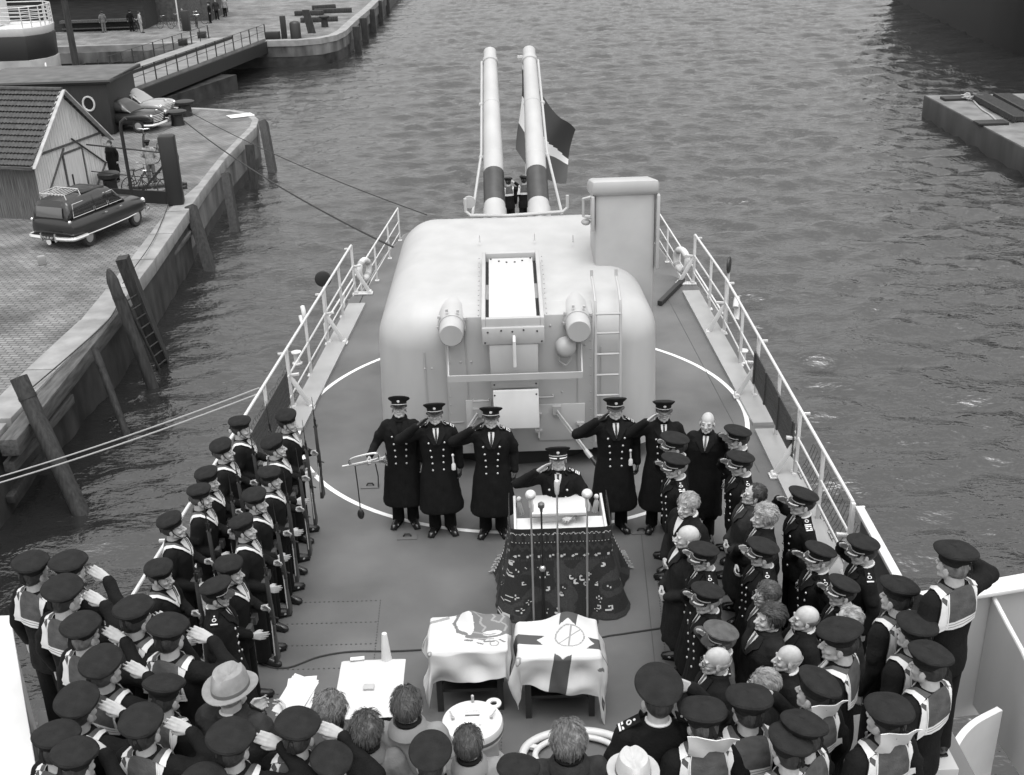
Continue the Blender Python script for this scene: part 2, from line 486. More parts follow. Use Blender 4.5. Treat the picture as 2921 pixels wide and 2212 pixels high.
def extras(kind, ck, bv):
    """list of (name, mesh) fitted on the coat"""
    key = (kind, ck)
    if key in EXTRA: return EXTRA[key]
    out = []
    if kind in ('officer', 'civil', 'scarf', 'bugler', 'closed'):
        if kind in ('officer', 'civil'):
            mb = MB(); neck_ring(mb)
            front_sheet(mb, bv, [(1.50, -.036, .036), (1.46, -.036, .036), (1.41, -.024, .024), (1.36, -.010, .010), (1.335, -.003, .003)], .006)
            out.append(('shirt', mb.mesh('shirt', M_WHITE)))
            mb = MB(); front_sheet(mb, bv, [(1.50, -.015, .015), (1.48, -.010, .010), (1.41, -.015, .015), (1.34, -.008, .008)], .010, 2)
            out.append(('tie', mb.mesh('tie', mat('black_tie', .015, .6) if kind == 'officer' else mat('grey_tie', .09, .6))))
        if kind == 'scarf':
            mb = MB(); neck_ring(mb, .015, 1.522, .074, .078)
            front_sheet(mb, bv, [(1.50, -.055, .055), (1.44, -.058, .058), (1.36, -.04, .04), (1.27, -.01, .01)], .012)
            out.append(('scarf', mb.mesh('scarf', mat('silk_scarf', .6, .6, bump=.2))))
        if kind in ('bugler', 'closed'):
            mb = MB(); neck_ring(mb, .022, 1.52, .078, .08); out.append(('collar', mb.mesh('collar', M_BLACK)))
        if kind != 'closed':
            mb = MB()
            for s in (-1, 1):
                rows = [(1.515, .046, .085), (1.47, .040, .108), (1.43, .031, .122), (1.40, .023, .092), (1.36, .013, .07), (1.31, .001, .04)]
                g = [[front(bv, s * (a + (b - a) * i / 3), z, .014) for i in range(4)] for z, a, b in rows]
                if s < 0: g = [r[::-1] for r in g]
                mb.sheet(g, .010)
            if kind != 'bugler' or 1: out.append(('lapels', mb.mesh('lapels', cloth_mat('lapel_wool', .0075))))
    if kind in ('officer', 'bugler'):
        if 'button' not in EXTRA: mb = MB(); mb.ell((0, 0, 0), (.0135, .009, .0135), 8, 6); EXTRA['button'] = mb.mesh('button', M_GOLD)
        for z, x in ((1.33, .098), (1.23, .080), (1.14, .072), (1.05, .068), (.96, .068)):
            for s in (-1, 1): out.append(('button', EXTRA['button'], front(bv, s * x, z, .006)))
    if kind == 'sailor':
        # square collar: back flap over the shoulders, then two strips to the V on the chest
        mb = MB(); nx = 12
        strips = []; xs = [-1, -.932, -.915, -.848, -.831, -.765, -.5, 0, .5, .765, .831, .848, .915, .932, 1]
        ys = [0, .12, .3, .5, .72, .80, .853, .868, .921, .936, 1.0]
        def P(u, v):
            hw = .150 + .030 * v
            x = u * hw; k = min(1, v * 2.6)
            z = 1.56 - .05 * abs(u) * (1 - v) - v * .325
            y = -.065 - .075 * k - .03
            q = near(bv, (x, y, z), .010 + .004 * (1 - abs(u)))
            return q
        g = [[P(u, v) for u in xs] for v in ys]
        nC = len(xs)
        o = len(mb.v); mb.sheet(g, .007)
        base = len(mb.m) - len(mb.m)
        # colour the braid rows and columns white
        def white(i, jn):
            uc = abs((xs[jn] + xs[jn + 1]) / 2); vc = (ys[i] + ys[i + 1]) / 2
            a = (.765 < uc < .831) or (.848 < uc < .915) or uc > .932
            b = (.80 < vc < .853) or (.868 < vc < .921) or vc > .936
            if uc < .765: return b
            if vc < .80: return a
            return a or b
        k = 0
        for i in range(len(ys) - 1):
            for jn in range(nC - 1):
                if white(i, jn): mb.m[k] = 1; mb.m[k + 1] = 1
                k += 2
        for s in (-1, 1):
            mb.cur = 1
            path = [(.122, -.115, 1.53, .056), (.118, -.06, 1.54, .050), (.108, .02, 1.525, .044), (.074, .085, 1.46, .032), (.042, .12, 1.39, .026), (.012, .13, 1.33, .016)]
            gg = []
            for x, y, z, wd in path:
                a = near(bv, (s * (x - wd * .4), y, z), .012); b_ = near(bv, (s * (x + wd * .75), y - .01, z - .02), .012)
                gg.append([a, a * .5 + b_ * .5 + Vector((0, .003, .003)), b_])
            if s < 0: gg = [r[::-1] for r in gg]
            k0 = len(mb.m); mb.sheet(gg, .007)
            for i in range(len(gg) - 1):
                q = k0 + (i * 2 + (0 if s > 0 else 1)) * 2
                if i < 4: mb.m[q] = 0; mb.m[q + 1] = 0
        mb.cur = 0
        out.append(('sailor_collar', mb.mesh('sailor_collar', [M_COLLAR, M_WHITE])))
        mb = MB(); front_sheet(mb, bv, [(1.505, -.045, .045), (1.45, -.040, .040), (1.39, -.022, .022), (1.35, -.006, .006)], .006)
        out.append(('undershirt', mb.mesh('undershirt', M_WHITE)))
    if kind == 'workcoat':
        mb = MB(); g = []
        for k in range(21):
            t = -pi * .42 + (pi + pi * .84) * k / 20 + pi * .5 - pi * .5
            t = pi * 1.5 + (k / 20 - .5) * 2 * pi * .86
            lift = .012 * noise.noise(Vector((cos(t) * 2, sin(t) * 2, 1)))
            a = Vector((.080 * cos(t), -.022 + .083 * sin(t), 1.525 + lift)); b_ = Vector((.092 * cos(t), -.024 + .095 * sin(t), 1.545 + lift)); c_ = Vector((.128 * cos(t), -.035 + .120 * sin(t), 1.475))
            g.append([a - Vector((0, 0, .05)), a, b_, (b_ + c_) / 2 + Vector((.006 * cos(t), .006 * sin(t), .004)), c_])
        mb.sheet(g, .008)
        out.append(('turned_collar', mb.mesh('turned_collar', M_TWEED)))
        mb = MB(); neck_ring(mb, .017, 1.535, .068, .072); out.append(('scarf', mb.mesh('scarf', M_BLACK2)))
    EXTRA[key] = out
    return out

def leg_meshes(cache={}):
    if cache: return cache
    mb = MB()
    for s in (-1, 1):
        capsule(mb, (s * .085, 0, .90), (s * .095, .01, .50), .098, .080, 14)
        loft(mb, [(s * .098, -.005, .055, .082, .088), (s * .097, 0, .2, .078, .082), (s * .095, .005, .5, .080, .085), (s * .09, 0, .75, .09, .095)], 14, 2)
    cache['trousers'] = remesh(mb, .013, 3, .6, 'trousers'); cache['trousers'].materials.append(M_BLACK)
    mb = MB()
    mb.tube([(0, -.115, .045), (0, -.10, .05), (0, -.04, .052), (0, .04, .046), (0, .12, .036), (0, .165, .03), (0, .185, .026)], [.018, .038, .046, .045, .047, .038, .014], 12)
    for i, p in enumerate(mb.v): mb.v[i] = (p[0], p[1], max(.004, p[2] * (1.25 if p[1] < .05 else 1.0)))
    mb.box((0, .03, .008), (.085, .27, .014))
    cache['shoe'] = mb.mesh('shoe', M_SHOE)
    return cache

# ---- headgear and hair: built once in head coordinates
def cap_meshes(cache={}):
    if cache: return cache
    def sailor_cap(name, tilt, tail, wide=.131):
        mb = MB()
        k_ = wide; mb.lathe([(.083, 1.705), (.090, 1.705), (.092, 1.744), (.092 + (k_ - .092) * .5, 1.752), (k_ - .004, 1.766), (k_, 1.776), (k_ - .005, 1.788), (k_ * .78, 1.799), (k_ * .4, 1.803), (.008, 1.803)], (0, -.008, 0), 40, None, 1.10)
        rot = Matrix.Rotation(radians(tilt[0]), 3, 'X') @ Matrix.Rotation(radians(tilt[1]), 3, 'Y')
        out = []
        for p in mb.v:
            q = Vector(p)
            if q.z > 1.745:
                a = atan2(q.y, q.x); q.z += .004 * sin(3 * a + 1) + .003 * noise.noise(q * 30)
                k = min(1, (q.z - 1.742) / .02); c = Vector((0, -.008, 1.742)); q = q.lerp(c + rot @ (q - c), k)
            out.append(q)
        mb.v = out
        if tail:
            mb.sheet([[(-.012, -.112, 1.735), (.012, -.112, 1.735)], [(-.018, -.122, 1.69), (.006, -.122, 1.69)], [(-.026, -.120, 1.655), (.0, -.120, 1.65)]], .003)
            mb.sheet([[(-.008, -.112, 1.735), (.014, -.112, 1.735)], [(.004, -.126, 1.69), (.026, -.124, 1.69)], [(.012, -.122, 1.645), (.036, -.118, 1.65)]], .003)
        return mb.mesh(name, M_CAPW)
    cache['sailor'] = [sailor_cap('sailor_cap', (-3, 4), True), sailor_cap('sailor_cap', (6, 9), True), sailor_cap('sailor_cap', (-9, -2), True)]
    cache['guard'] = [sailor_cap('sailor_cap', (7, 12), True, .118), sailor_cap('sailor_cap', (2, 8), True, .117), sailor_cap('sailor_cap', (11, 8), True, .119)]
    def peaked(name, cloth, oak):
        mb = MB()
        mb.lathe([(.084, 1.700), (.0905, 1.700), (.092, 1.744), (.108, 1.754), (.127, 1.768), (.132, 1.777), (.127, 1.787), (.095, 1.795), (.05, 1.799), (.008, 1.800)], (0, -.004, 0), 40, None, 1.08)
        out = []
        for p in mb.v:
            q = Vector(p)
            if q.z > 1.745:
                k = min(1, (q.z - 1.742) / .026); q.z += k * (.032 * (q.y / .13) + .003); q.y += .006 * k
            out.append(q)
        mb.v = out; m1 = mb.mesh(name, cloth)
        mb = MB(); g = []
        for k in range(15):
            t = radians(20 + 140 * k / 14)
            g.append([(.094 * cos(t), -.004 + .101 * sin(t), 1.708), (.106 * cos(t), .006 + .120 * sin(t), 1.702 - .006 * sin(t)), (.104 * cos(t), .004 + .152 * sin(t), 1.690 - .018 * sin(t))])
        mb.sheet(g, .004)
        m2 = mb.mesh('visor', M_SHOE)
        mb = MB()
        mb.ell((0, .108, 1.755), (.017, .008, .021), 10, 7); mb.ell((0, .110, 1.779), (.009, .006, .008), 8, 6)
        g = [[Vector((.096 * cos(t), -.004 + .104 * sin(t), 1.712)), Vector((.096 * cos(t), -.004 + .104 * sin(t), 1.719))] for t in [radians(10 + 160 * k / 12) for k in range(13)]]
        mb.sheet(g, .004)
        if oak:
            for sgn in (-1, 1):
                g = []
                for k in range(7):
                    t = pi / 2 + sgn * radians(8 + 50 * k / 6)
                    wv = .004 * (k % 2)
                    g.append([(.105 * cos(t), .006 + (.121 + wv) * sin(t), 1.7055 - .006 * sin(t)), (.105 * cos(t), .005 + (.136 - wv) * sin(t), 1.7005 - .011 * sin(t))])
                mb.sheet(g, .004)
        m3 = mb.mesh('badge', M_SILV)
        return [m1, m2, m3]
    cache['peaked'] = peaked('peaked_cap', M_CAPW, False)
    cache['oak'] = peaked('peaked_cap', M_CAPW, True)
    cache['khaki'] = peaked('peaked_cap', M_KHAKI, False)
    def fedora(name, m, tall=1.0):
        mb = MB()
        prof = [(.098, 1.700), (.102, 1.704), (.101, 1.74), (.094, 1.79), (.082, 1.825), (.055, 1.835), (.01, 1.825)]
        mb.lathe(prof, (0, -.005, 0), 40, None, 1.2)
        out = []
        for p in mb.v:
            q = Vector(p)
            if q.z > 1.77: 
                q.z -= .035 * math.exp(-(q.x / .022) ** 2) * (1 if q.z > 1.80 else .4) * (.6 + .4 * (q.y < .05))
                q.x *= 1 - .22 * max(0, q.y / .1) * (q.z - 1.77) / .06
            out.append(q)
        mb.v = out
        g = []
        for k in range(41):
            t = 2 * pi * k / 40; up = .022 * abs(cos(t)) ** 1.5 - .012 * max(0, sin(t))
            g.append([(.099 * cos(t), -.005 + .118 * sin(t), 1.702), (.125 * cos(t), -.005 + .145 * sin(t), 1.700 + up * .3), (.152 * cos(t), -.005 + .175 * sin(t), 1.704 + up)])
        mb.sheet(g, .005)
        m1 = mb.mesh(name, m)
        mb = MB(); mb.lathe([(.1025, 1.704), (.1045, 1.706), (.1035, 1.728), (.100, 1.73)], (0, -.005, 0), 36, None, 1.2)
        return [m1, mb.mesh('hat_band', mat('hat_ribbon', .09, .6))]
    cache['fedora'] = fedora('felt_hat', mat('grey_felt', .22, .95, var=.12, scale=20, bump=.3, bscale=200))
    cache['light_fedora'] = fedora('felt_hat', mat('pale_felt', .42, .95, var=.06, scale=20, bump=.3, bscale=200))
    return cache

def hair_mesh(style, tone, seed, cache={}):
    key = (style, tone, seed)
    if key in cache: return cache[key]
    rnd = random.Random(seed * 31 + 5); mb = MB(); M = HAIRS[tone]
    nu, nv = 34, 22; thick = dict(cap=.004, short=.009, neat=.012, tousled=.020, wavy=.020, bald=.011, streak=.008)[style]
    vs = []; keep = []
    C = Vector((0, -.020, 1.688)); R = Vector((.0755, .098, .097))
    sv = Vector((seed * 3.1, seed * 1.7, 0))
    for i in range(nv + 1):
        ph = pi * i / nv
        for k in range(nu):
            t = 2 * pi * k / nu
            d = Vector((sin(ph) * cos(t), sin(ph) * sin(t), cos(ph)))
            fr = {'tousled': 9, 'wavy': 14}.get(style, 7)
            th = thick * (1 + (.40 if style in ('tousled', 'wavy') else .15) * noise.noise(d * fr * .45 + sv) * 2)
            if style in ('tousled', 'wavy'): th += .012 * max(0, d.z) 
            p = Vector((C.x + d.x * (R.x + th), C.y + d.y * (R.y + th), C.z + d.z * (R.z + th)))
            vs.append(p)
            y = p.y; line = 1.602 + .05 * max(0, min(1, (y + .06) / .09)) + (.0 if y < 0 else 0)
            if y > .0: line = 1.655 + .075 * min(1, y / .06)
            if style == 'cap': ok = p.z > line and p.z < 1.735
            elif style == 'bald': ok = p.z > line and p.z < 1.700 - .02 * (y > .0) and y < .035
            elif style == 'streak': ok = p.z > line and not (y > .045)
            else: ok = p.z > line
            keep.append(ok)
    fs = []
    for i in range(nv):
        for k in range(nu):
            q = (i * nu + k, i * nu + (k + 1) % nu, (i + 1) * nu + (k + 1) % nu, (i + 1) * nu + k)
            if sum(keep[a] for a in q) >= 3: fs.append(q[::-1])
    used = sorted({a for f in fs for a in f}); rm = {a: i for i, a in enumerate(used)}
    mb.add([vs[a] for a in used], [[rm[a] for a in f] for f in fs], True)
    if style in ('tousled', 'wavy', 'neat', 'streak', 'short'):
        nt_ = dict(tousled=1300, wavy=950, neat=950, streak=600, short=500)[style]
        cand = [vs[a] for a in used]; part_x = rnd.uniform(-.03, .03)
        for _ in range(nt_):
            p = rnd.choice(cand) + Vector([rnd.uniform(-.006, .006) for _ in range(3)])
            nrm = (p - C).normalized()
            sway = noise.noise(p * 24 + sv)
            if p.z > 1.735: flow = Vector(((p.x - part_x) * 9 + sway, -.9 + sway, .1))
            else: flow = Vector((nrm.x * .2 + sway * .5, -.35 if p.y > -.05 else 0, -1.0))
            flow = (flow - nrm * flow.dot(nrm)).normalized()
            L = rnd.uniform(.03, .055) * (1 if p.z > 1.68 else .5); lift = rnd.uniform(.02, .24) if style == 'tousled' and p.z > 1.70 else (rnd.uniform(0, .10) if style == 'wavy' else rnd.uniform(0, .07))
            a = p - nrm * .004; b_ = p + flow * L * .5 + nrm * L * (lift * .7 + .02); c_ = p + flow * L + nrm * L * lift * .5 - Vector((0, 0, .004))
            mb.tube([a, b_, c_], [.0024, .0021, .0004], 4)
    me = mb.mesh('hair', M); cache[key] = me
    return me

def strap_mesh(cache={}):
    if 's' in cache: return cache['s']
    mb = MB(); pts = []
    for s in (1, -1):
        half = [(s * .083, .004, 1.705), (s * .083, .016, 1.66), (s * .072, .042, 1.61), (s * .045, .078, 1.570), (0, .098, 1.556)]
        pts += half if s > 0 else half[::-1][1:]
    sp = spline(pts, 24)
    mb.tube(sp, .0042, 5); cache['s'] = mb.mesh('chin_strap', M_SHOE)
    return cache['s']

def glasses_mesh(cache={}):
    if 's' in cache: return cache['s']
    mb = MB()
    for s in (-1, 1):
        mb.tube([(s * .034 + .023 * cos(t), .108 - .012 * abs(cos(t)), 1.660 + .018 * sin(t)) for t in [2 * pi * k / 14 for k in range(14)]], .0032, 5, True)
        mb.tube([(s * .057, .098, 1.664), (s * .078, .05, 1.666), (s * .082, -.005, 1.66)], .003, 5)
    mb.tube([(-.011, .112, 1.664), (.011, .112, 1.664)], .003, 5)
    cache['s'] = mb.mesh('glasses', M_SHOE); return cache['s']

def moustache_mesh(cache={}):
    if 's' in cache: return cache['s']
    mb = MB()
    for s in (-1, 1): mb.tube([(0, .106, 1.615), (s * .015, .104, 1.613), (s * .030, .094, 1.604)], [.006, .007, .002], 6)
    cache['s'] = mb.mesh('moustache', HAIRS['white']); return cache['s']

def board_mesh(n, cache={}):
    """shoulder board: n bars and a loop"""
    if n in cache: return cache[n]
    mb = MB(); mb.cur = 1
    for k in range(n): mb.box((.062 - k * .020, 0, .006), (.012, .062, .004))
    x = .062 - n * .020 - .008
    mb.tube([(x - .014 + .014 * cos(t), .016 * sin(t), .006) for t in [2 * pi * k / 12 for k in range(12)]], .0045, 5, True)
    mb.ell((x - .05, 0, .006), (.009, .009, .006), 8, 5)
    mb.cur = 0; mb.box((.005, 0, 0), (.15, .07, .008))
    cache[n] = mb.mesh('shoulder_board', [M_BLACK, M_WHITE]); return cache[n]

def part(name, me, parent, mtx=None):
    o = link_mesh(name, me, parent)
    if mtx is not None: o.matrix_local = mtx
    return o

PEOPLE = []
def person(pos, rz, label, coat='tunic', ex='officer', aR='down', aL='down', yaw=0, pitch=0, hat=None, hair='cap', tone='dark', h=1.78, cloth=None, gloves=False, strap=False, boards=0, seed=0, glasses=False, moustache=False, bulk=1.0, group=None, trousers=None, belt=False, flip=False, hv=0, cat='person', bw=1.0):
    nP = len(PEOPLE); rv = random.Random(nP * 17 + 3)
    if yaw == 0 and hat in ('sailor', 'guard', 'oak'): yaw = (0, 7, -6, 3)[nP % 4]
    if pitch == 0 and hat in ('sailor', 'guard', 'oak'): pitch = (0, -5, 3)[nP % 3]
    me, HM = body_mesh(aR, aL, yaw, pitch, gloves, seed % 3)
    rz += rv.uniform(-4, 4); h *= rv.uniform(.99, 1.015); bw *= rv.uniform(.97, 1.06)
    o = link_mesh('person', me)
    s = h / 1.78
    o.location = pos; o.rotation_euler = (rv.uniform(-.022, .022), rv.uniform(-.022, .022), radians(rz)); o.scale = (s * bw, s * bw, s)
    tag(o, label, 'person', group)
    cm, bv = coat_mesh(coat, aR, aL, bulk)
    cloth = cloth or M_BLACK
    part({'tunic': 'jacket', 'great': 'greatcoat', 'over': 'overcoat'}[coat], mesh_variant(cm, cloth), o)
    for nm, m, *lc in extras(ex, cm.name, bv):
        if nm in ('lapels', 'turned_collar', 'collar') and cloth is not M_BLACK: m = mesh_variant(m, cloth)
        part(nm, m, o, Matrix.Translation(lc[0]) if lc else None)
    L = leg_meshes()
    part('trousers', mesh_variant(L['trousers'], trousers or M_BLACK), o)
    for sx in (-1, 1):
        part('shoe', L['shoe'], o, Matrix.Translation((sx * .105, .02, 0)) @ Matrix.Rotation(sx * -.35, 4, 'Z'))
    caps = cap_meshes()
    if hat in ('sailor', 'guard'):
        part('sailor_cap', caps[hat][hv % 3], o, HM @ Matrix.Translation((0, 0, 1.72)) @ Matrix.Rotation(radians(rv.uniform(-8, 8)), 4, 'Z') @ Matrix.Rotation(radians(rv.uniform(-6, 4)), 4, 'X') @ Matrix.Rotation(radians(rv.uniform(-4, 7)), 4, 'Y') @ Matrix.Translation((0, 0, -1.72)))
    elif hat:
        c = caps[hat]; root = part(c[0].name.split('.')[0], c[0], o, HM)
        for x in c[1:]: part(x.name.split('.')[0], x, root)
    if hair and hair != 'none': part('hair', hair_mesh(hair, tone, seed % 4), o, HM)
    if strap: part('chin_strap', strap_mesh(), o, HM)
    if glasses: part('glasses', glasses_mesh(), o, HM)
    if moustache: part('moustache', moustache_mesh(), o, HM)
    if boards:
        for sx in (-1, 1):
            q = near(bv, (sx * .165, -.01, 1.56), .008)
            part('shoulder_board', board_mesh(boards), o, Matrix.Translation(q) @ Matrix.Rotation(0 if sx > 0 else pi, 4, 'Z') @ Matrix.Rotation(radians(32), 4, 'Y'))
    if belt:
        mb = MB(); g = []
        for k in range(25):
            t = 2 * pi * k / 24; p = near(bv, (.3 * cos(t), .3 * sin(t), 1.03), .006)
            g.append([p - Vector((0, 0, .022)), p + Vector((0, 0, .022))])
        mb.sheet(g, .006)
        for x in (-.07, .07):
            p = near(bv, (x, .3, 1.02), .02); mb.box(p, (.075, .045, .075))
        part('belt', BELT.setdefault(cm.name, mb.mesh('belt', M_BELT)), o)
    if flip:   # collar blown up by the wind, white underside showing
        mb = MB(); g = []
        for i in range(7):
            v = i / 6; row = []
            for k in range(7):
                u = k / 6 - .5
                row.append((u * (.22 + .10 * v) + .02 * v, -.095 - .055 * v + .03 * (2 * u) ** 2 + .012 * sin(9 * u + 5 * v), 1.50 + .17 * v * (1 - .5 * u) - .02 * (2 * u) ** 2))
            g.append(row)
        mb.sheet(g, .006)
        part('blown_collar', mb.mesh('blown_collar', M_WHITE), o)
    PEOPLE.append(o)
    return o
BELT = {}
# ------------------------------------------------------------------ water
def water():
    WZ = -5.5
    ys = [-30.0, -10.0, 0.0, 6.0]; y = 8.0
    while y < 175: ys.append(y); y += .14 + .0022 * y
    ys += [190, 220, 300, 500, 900]
    xs = [-600.0, -200.0, -80.0, -50.0, -40.0]; x = -38.0
    while x < -15: xs.append(x); x += .5
    while x < 32: xs.append(x); x += .23
    while x < 60: xs.append(x); x += .6
    xs += [65, 75, 100, 200, 600]
    X, Y = np.meshgrid(np.array(xs), np.array(ys)); rs = np.random.RandomState(3)
    Z = np.zeros_like(X)
    msk = np.clip((Y - 6) / 4, 0, 1) * np.clip((185 - Y) / 20, 0, 1)
    for k in range(46):
        lam = .72 * (3.6 / .72) ** rs.rand(); th = rs.normal(pi / 2 + .25, .55)
        amp = .0150 * lam ** .45 * (.6 + .8 * rs.rand()); kx, ky = 2 * pi / lam * cos(th), 2 * pi / lam * sin(th)
        ph = rs.rand() * 6.28
        mod = .65 + .35 * np.sin(X * rs.normal(0, .10) + Y * rs.normal(0, .07) + rs.rand() * 6.28)
        q = kx * X + ky * Y + ph + .6 * np.sin(X * .17 + Y * .13 + k)
        Z += amp * mod * (np.sin(q) + .22 * np.sin(2 * q + .7))
    Z *= msk * (.55 + .45 / (1 + np.exp(-(X + 6.5) / 1.0)))
    vs = np.stack([X, Y, Z + WZ], -1).reshape(-1, 3)
    R, Cn = X.shape
    i = np.arange(R - 1)[:, None] * Cn + np.arange(Cn - 1)[None, :]
    f = np.stack([i, i + 1, i + Cn + 1, i + Cn], -1).reshape(-1, 4)
    me = bpy.data.meshes.new('water')
    me.vertices.add(len(vs)); me.vertices.foreach_set('co', vs.ravel())
    me.loops.add(f.size); me.loops.foreach_set('vertex_index', f.ravel())
    me.polygons.add(len(f)); me.polygons.foreach_set('loop_start', np.arange(0, f.size, 4))
    me.update(); me.validate()
    me.polygons.foreach_set('use_smooth', [True] * len(f))
    m = bpy.data.materials.new('harbour_water'); m.use_nodes = True
    n = m.node_tree.nodes; l = m.node_tree.links; b = n['Principled BSDF']
    b.inputs['Base Color'].default_value = (.014, .014, .014, 1); b.inputs['Roughness'].default_value = .03; b.inputs['IOR'].default_value = 1.80
    tc = n.new('ShaderNodeTexCoord')
    mp = n.new('ShaderNodeMapping'); mp.inputs['Scale'].default_value = (1.0, 1.9, 1); mp.inputs['Rotation'].default_value = (0, 0, .12)
    l.new(tc.outputs['Object'], mp.inputs[0])
    pn = n.new('ShaderNodeTexNoise'); pn.inputs['Scale'].default_value = .09; pn.inputs['Detail'].default_value = 3; l.new(tc.outputs['Object'], pn.inputs['Vector'])
    prev = None
    for sc, st, ds in ((2.0, .66, .090), (4.4, .66, .044), (10, .36, .012)):
        t = n.new('ShaderNodeTexNoise'); t.inputs['Scale'].default_value = sc; t.inputs['Detail'].default_value = 3; t.inputs['Distortion'].default_value = .3
        l.new(mp.outputs[0], t.inputs['Vector'])
        bp = n.new('ShaderNodeBump'); bp.inputs['Distance'].default_value = ds
        mr = n.new('ShaderNodeMapRange'); mr.inputs['From Min'].default_value = .35; mr.inputs['From Max'].default_value = .65; mr.inputs['To Min'].default_value = st * .75; mr.inputs['To Max'].default_value = st * 1.02; l.new(pn.outputs['Fac'], mr.inputs[0]); l.new(mr.outputs[0], bp.inputs['Strength'])
        l.new(t.outputs['Fac'], bp.inputs['Height'])
        if prev: l.new(prev.outputs[0], bp.inputs['Normal'])
        prev = bp
    l.new(prev.outputs[0], b.inputs['Normal'])
    me.materials.append(m)
    tag(link_mesh('water', me), kind='structure')
water()

# ------------------------------------------------------------------ ship: deck, hull
M_DECK = mat('deck_paint', .100, .58, var=.30, scale=.8, bump=.25, bscale=160, detail=12)
M_SHIP = mat('ship_light_grey', .365, .45, var=.07, scale=1.6, detail=12, bump=.16, bscale=5, stretch=(1.6, 1.6, .5))
M_SHIP2 = mat('ship_plate_grey', .36, .5, var=.06, scale=3, bump=.05, bscale=9)
M_WHITEP = mat('white_paint', .54, .4, var=.04, scale=5, bump=.05, bscale=20)
M_LINE = mat('white_line_paint', .72, .6, var=.06, scale=20)
M_DARK = mat('dark_paint', .018, .5)
M_PLANK = mat('weathered_plank', .05, .7, var=.4, scale=9, stretch=(.3, 3, 6), bump=.3)
M_ROPE = mat('pale_rope', .34, .9, bump=.5, bscale=150)
M_DROPE = mat('dark_rope', .03, .9)
M_NET = mat('net_cord', .05, .9)

def lx(y): return -3.32 - (20.9 - y) * .063 if y < 20.9 else -3.32 + (y - 20.9) * .12      # port deck edge
def rx(y): return 4.02 if y < 20 else 4.02 - (y - 20) * .10
mb = MB()
out = [(-4.05, 4.0), (4.05, 4.0)] + [(rx(y) + .06, y) for y in (10, 14, 18, 20, 22.0)] + [(3.45, 22.7), (2.9, 23.0), (-2.4, 23.0), (-2.85, 22.75)] + [(lx(y) - .06, y) for y in (22, 20, 18, 14, 10)]
mb.prism(out, -.18, 0.0); tag(mb.build('deck', M_DECK), kind='structure')
mb = MB(); o2 = [(p[0] * .985, p[1] - .04 if p[1] > 5 else p[1]) for p in out]
mb.prism(o2, -2.6, -.19)
dh = mb.build('deckhouse_wall', M_SHIP2); tag(dh, 'grey steel deckhouse carrying the gun deck', 'deckhouse')
# hull with the low after deck
mb = MB(); qd = [(-5.2, -6), (5.2, -6), (5.2, 24), (5.0, 29), (4.6, 33), (4.2, 35.2), (3.5, 36.3), (-2.6, 36.4), (-3.3, 35.2), (-3.75, 33), (-4.2, 29), (-4.6, 24)]
mb.prism(qd, -7.0, -2.64); hull = mb.build('ship_hull', mat('hull_grey', .22, .5, var=.1, scale=1.5))
tag(hull, 'grey steel hull of the warship, stern ahead', 'warship')
mb = MB(); mb.prism([(p[0] * .99, p[1] * .997) for p in qd], -2.64, -2.60); tag(mb.build('after_deck', M_DECK), kind='structure')

# turning circle painted round the turret
mb = MB(); N = 120
vs = []; fs = []
for k in range(N):
    t = 2 * pi * k / N
    for r in (3.475, 3.545): vs.append((.144 + r * cos(t), 16.203 + r * sin(t), .004))
for k in range(N): a = 2 * k; b_ = 2 * ((k + 1) % N); fs.append((a, a + 1, b_ + 1, b_))
mb.add(vs, fs); tag(mb.build('painted_circle', M_LINE), kind='structure')

# rows of deck rivets and seams
mb = MB()
for yy in (1303, 1349, 1396, 1447, 1500, 1556):
    p = at(600, yy); q = at(822, yy - 6)
    n_ = int((q - p).length / .055)
    for k in range(n_):
        c = p.lerp(q, k / n_); mb.box((c.x, c.y, .003), (.022, .013, .006))
for (a, b_) in ((at(822, 1297), at(800, 1500)), (at(1418, 1230), at(1452, 1560)), (at(1085, 1500), at(1082, 1650)), (at(680, 1480), at(655, 1600))):
    n_ = int((b_ - a).length / .05)
    for k in range(n_):
        c = a.lerp(b_, k / n_); mb.box((c.x, c.y, .003), (.013, .022, .006))
tag(mb.build('deck_rivets', mat('rivet_dark', .07, .6)), kind='structure')
mb = MB()
for a, b_ in ((at(1385, 1150), at(1432, 1600)), (at(1440, 640), at(1640, 1020)), (at(760, 660), at(655, 930))):
    mb.bar(a + Vector((0, 0, .002)), b_ + Vector((0, 0, .002)), .010, .004)
tag(mb.build('deck_seams', mat('seam_dark', .06, .6)), kind='structure')

# raised light plates along the deck edges
def edge_plate(pts_in, side, label):
    mb = MB()
    g = pts_in
    poly = g
    mb.prism(poly, .0, .055)
    o = mb.build('edge_plate', [mat('plate_light', .30, .35, var=.12, scale=2, detail=8)]); tag(o, label, 'deck plate', 'raised plates along the deck edges')
    return o
for i, (y0, y1) in enumerate(((22.0, 21.75), (21.6, 15.55), (15.35, 10.2))):
    if i == 0: continue
    w0 = .36
    edge_plate([(rx(y0) - w0, y0), (rx(y1) - w0 + .02, y1), (rx(y1) - .02, y1), (rx(y0) - .02, y0)], 1, ('starboard', 'long raised light plate along the right deck edge beside the turret', 'raised light plate along the right deck edge beside the saluting officers')[i])
for i, (y0, y1) in enumerate(((21.5, 15.9), (15.7, 10.2))):
    edge_plate([(lx(y0) + .02, y0), (lx(y1) + .02, y1), (lx(y1) + .36, y1), (lx(y0) + .36, y0)], -1, ('raised light plate along the left deck edge beside the turret', 'raised light plate along the left deck edge behind the armed sailors')[i])

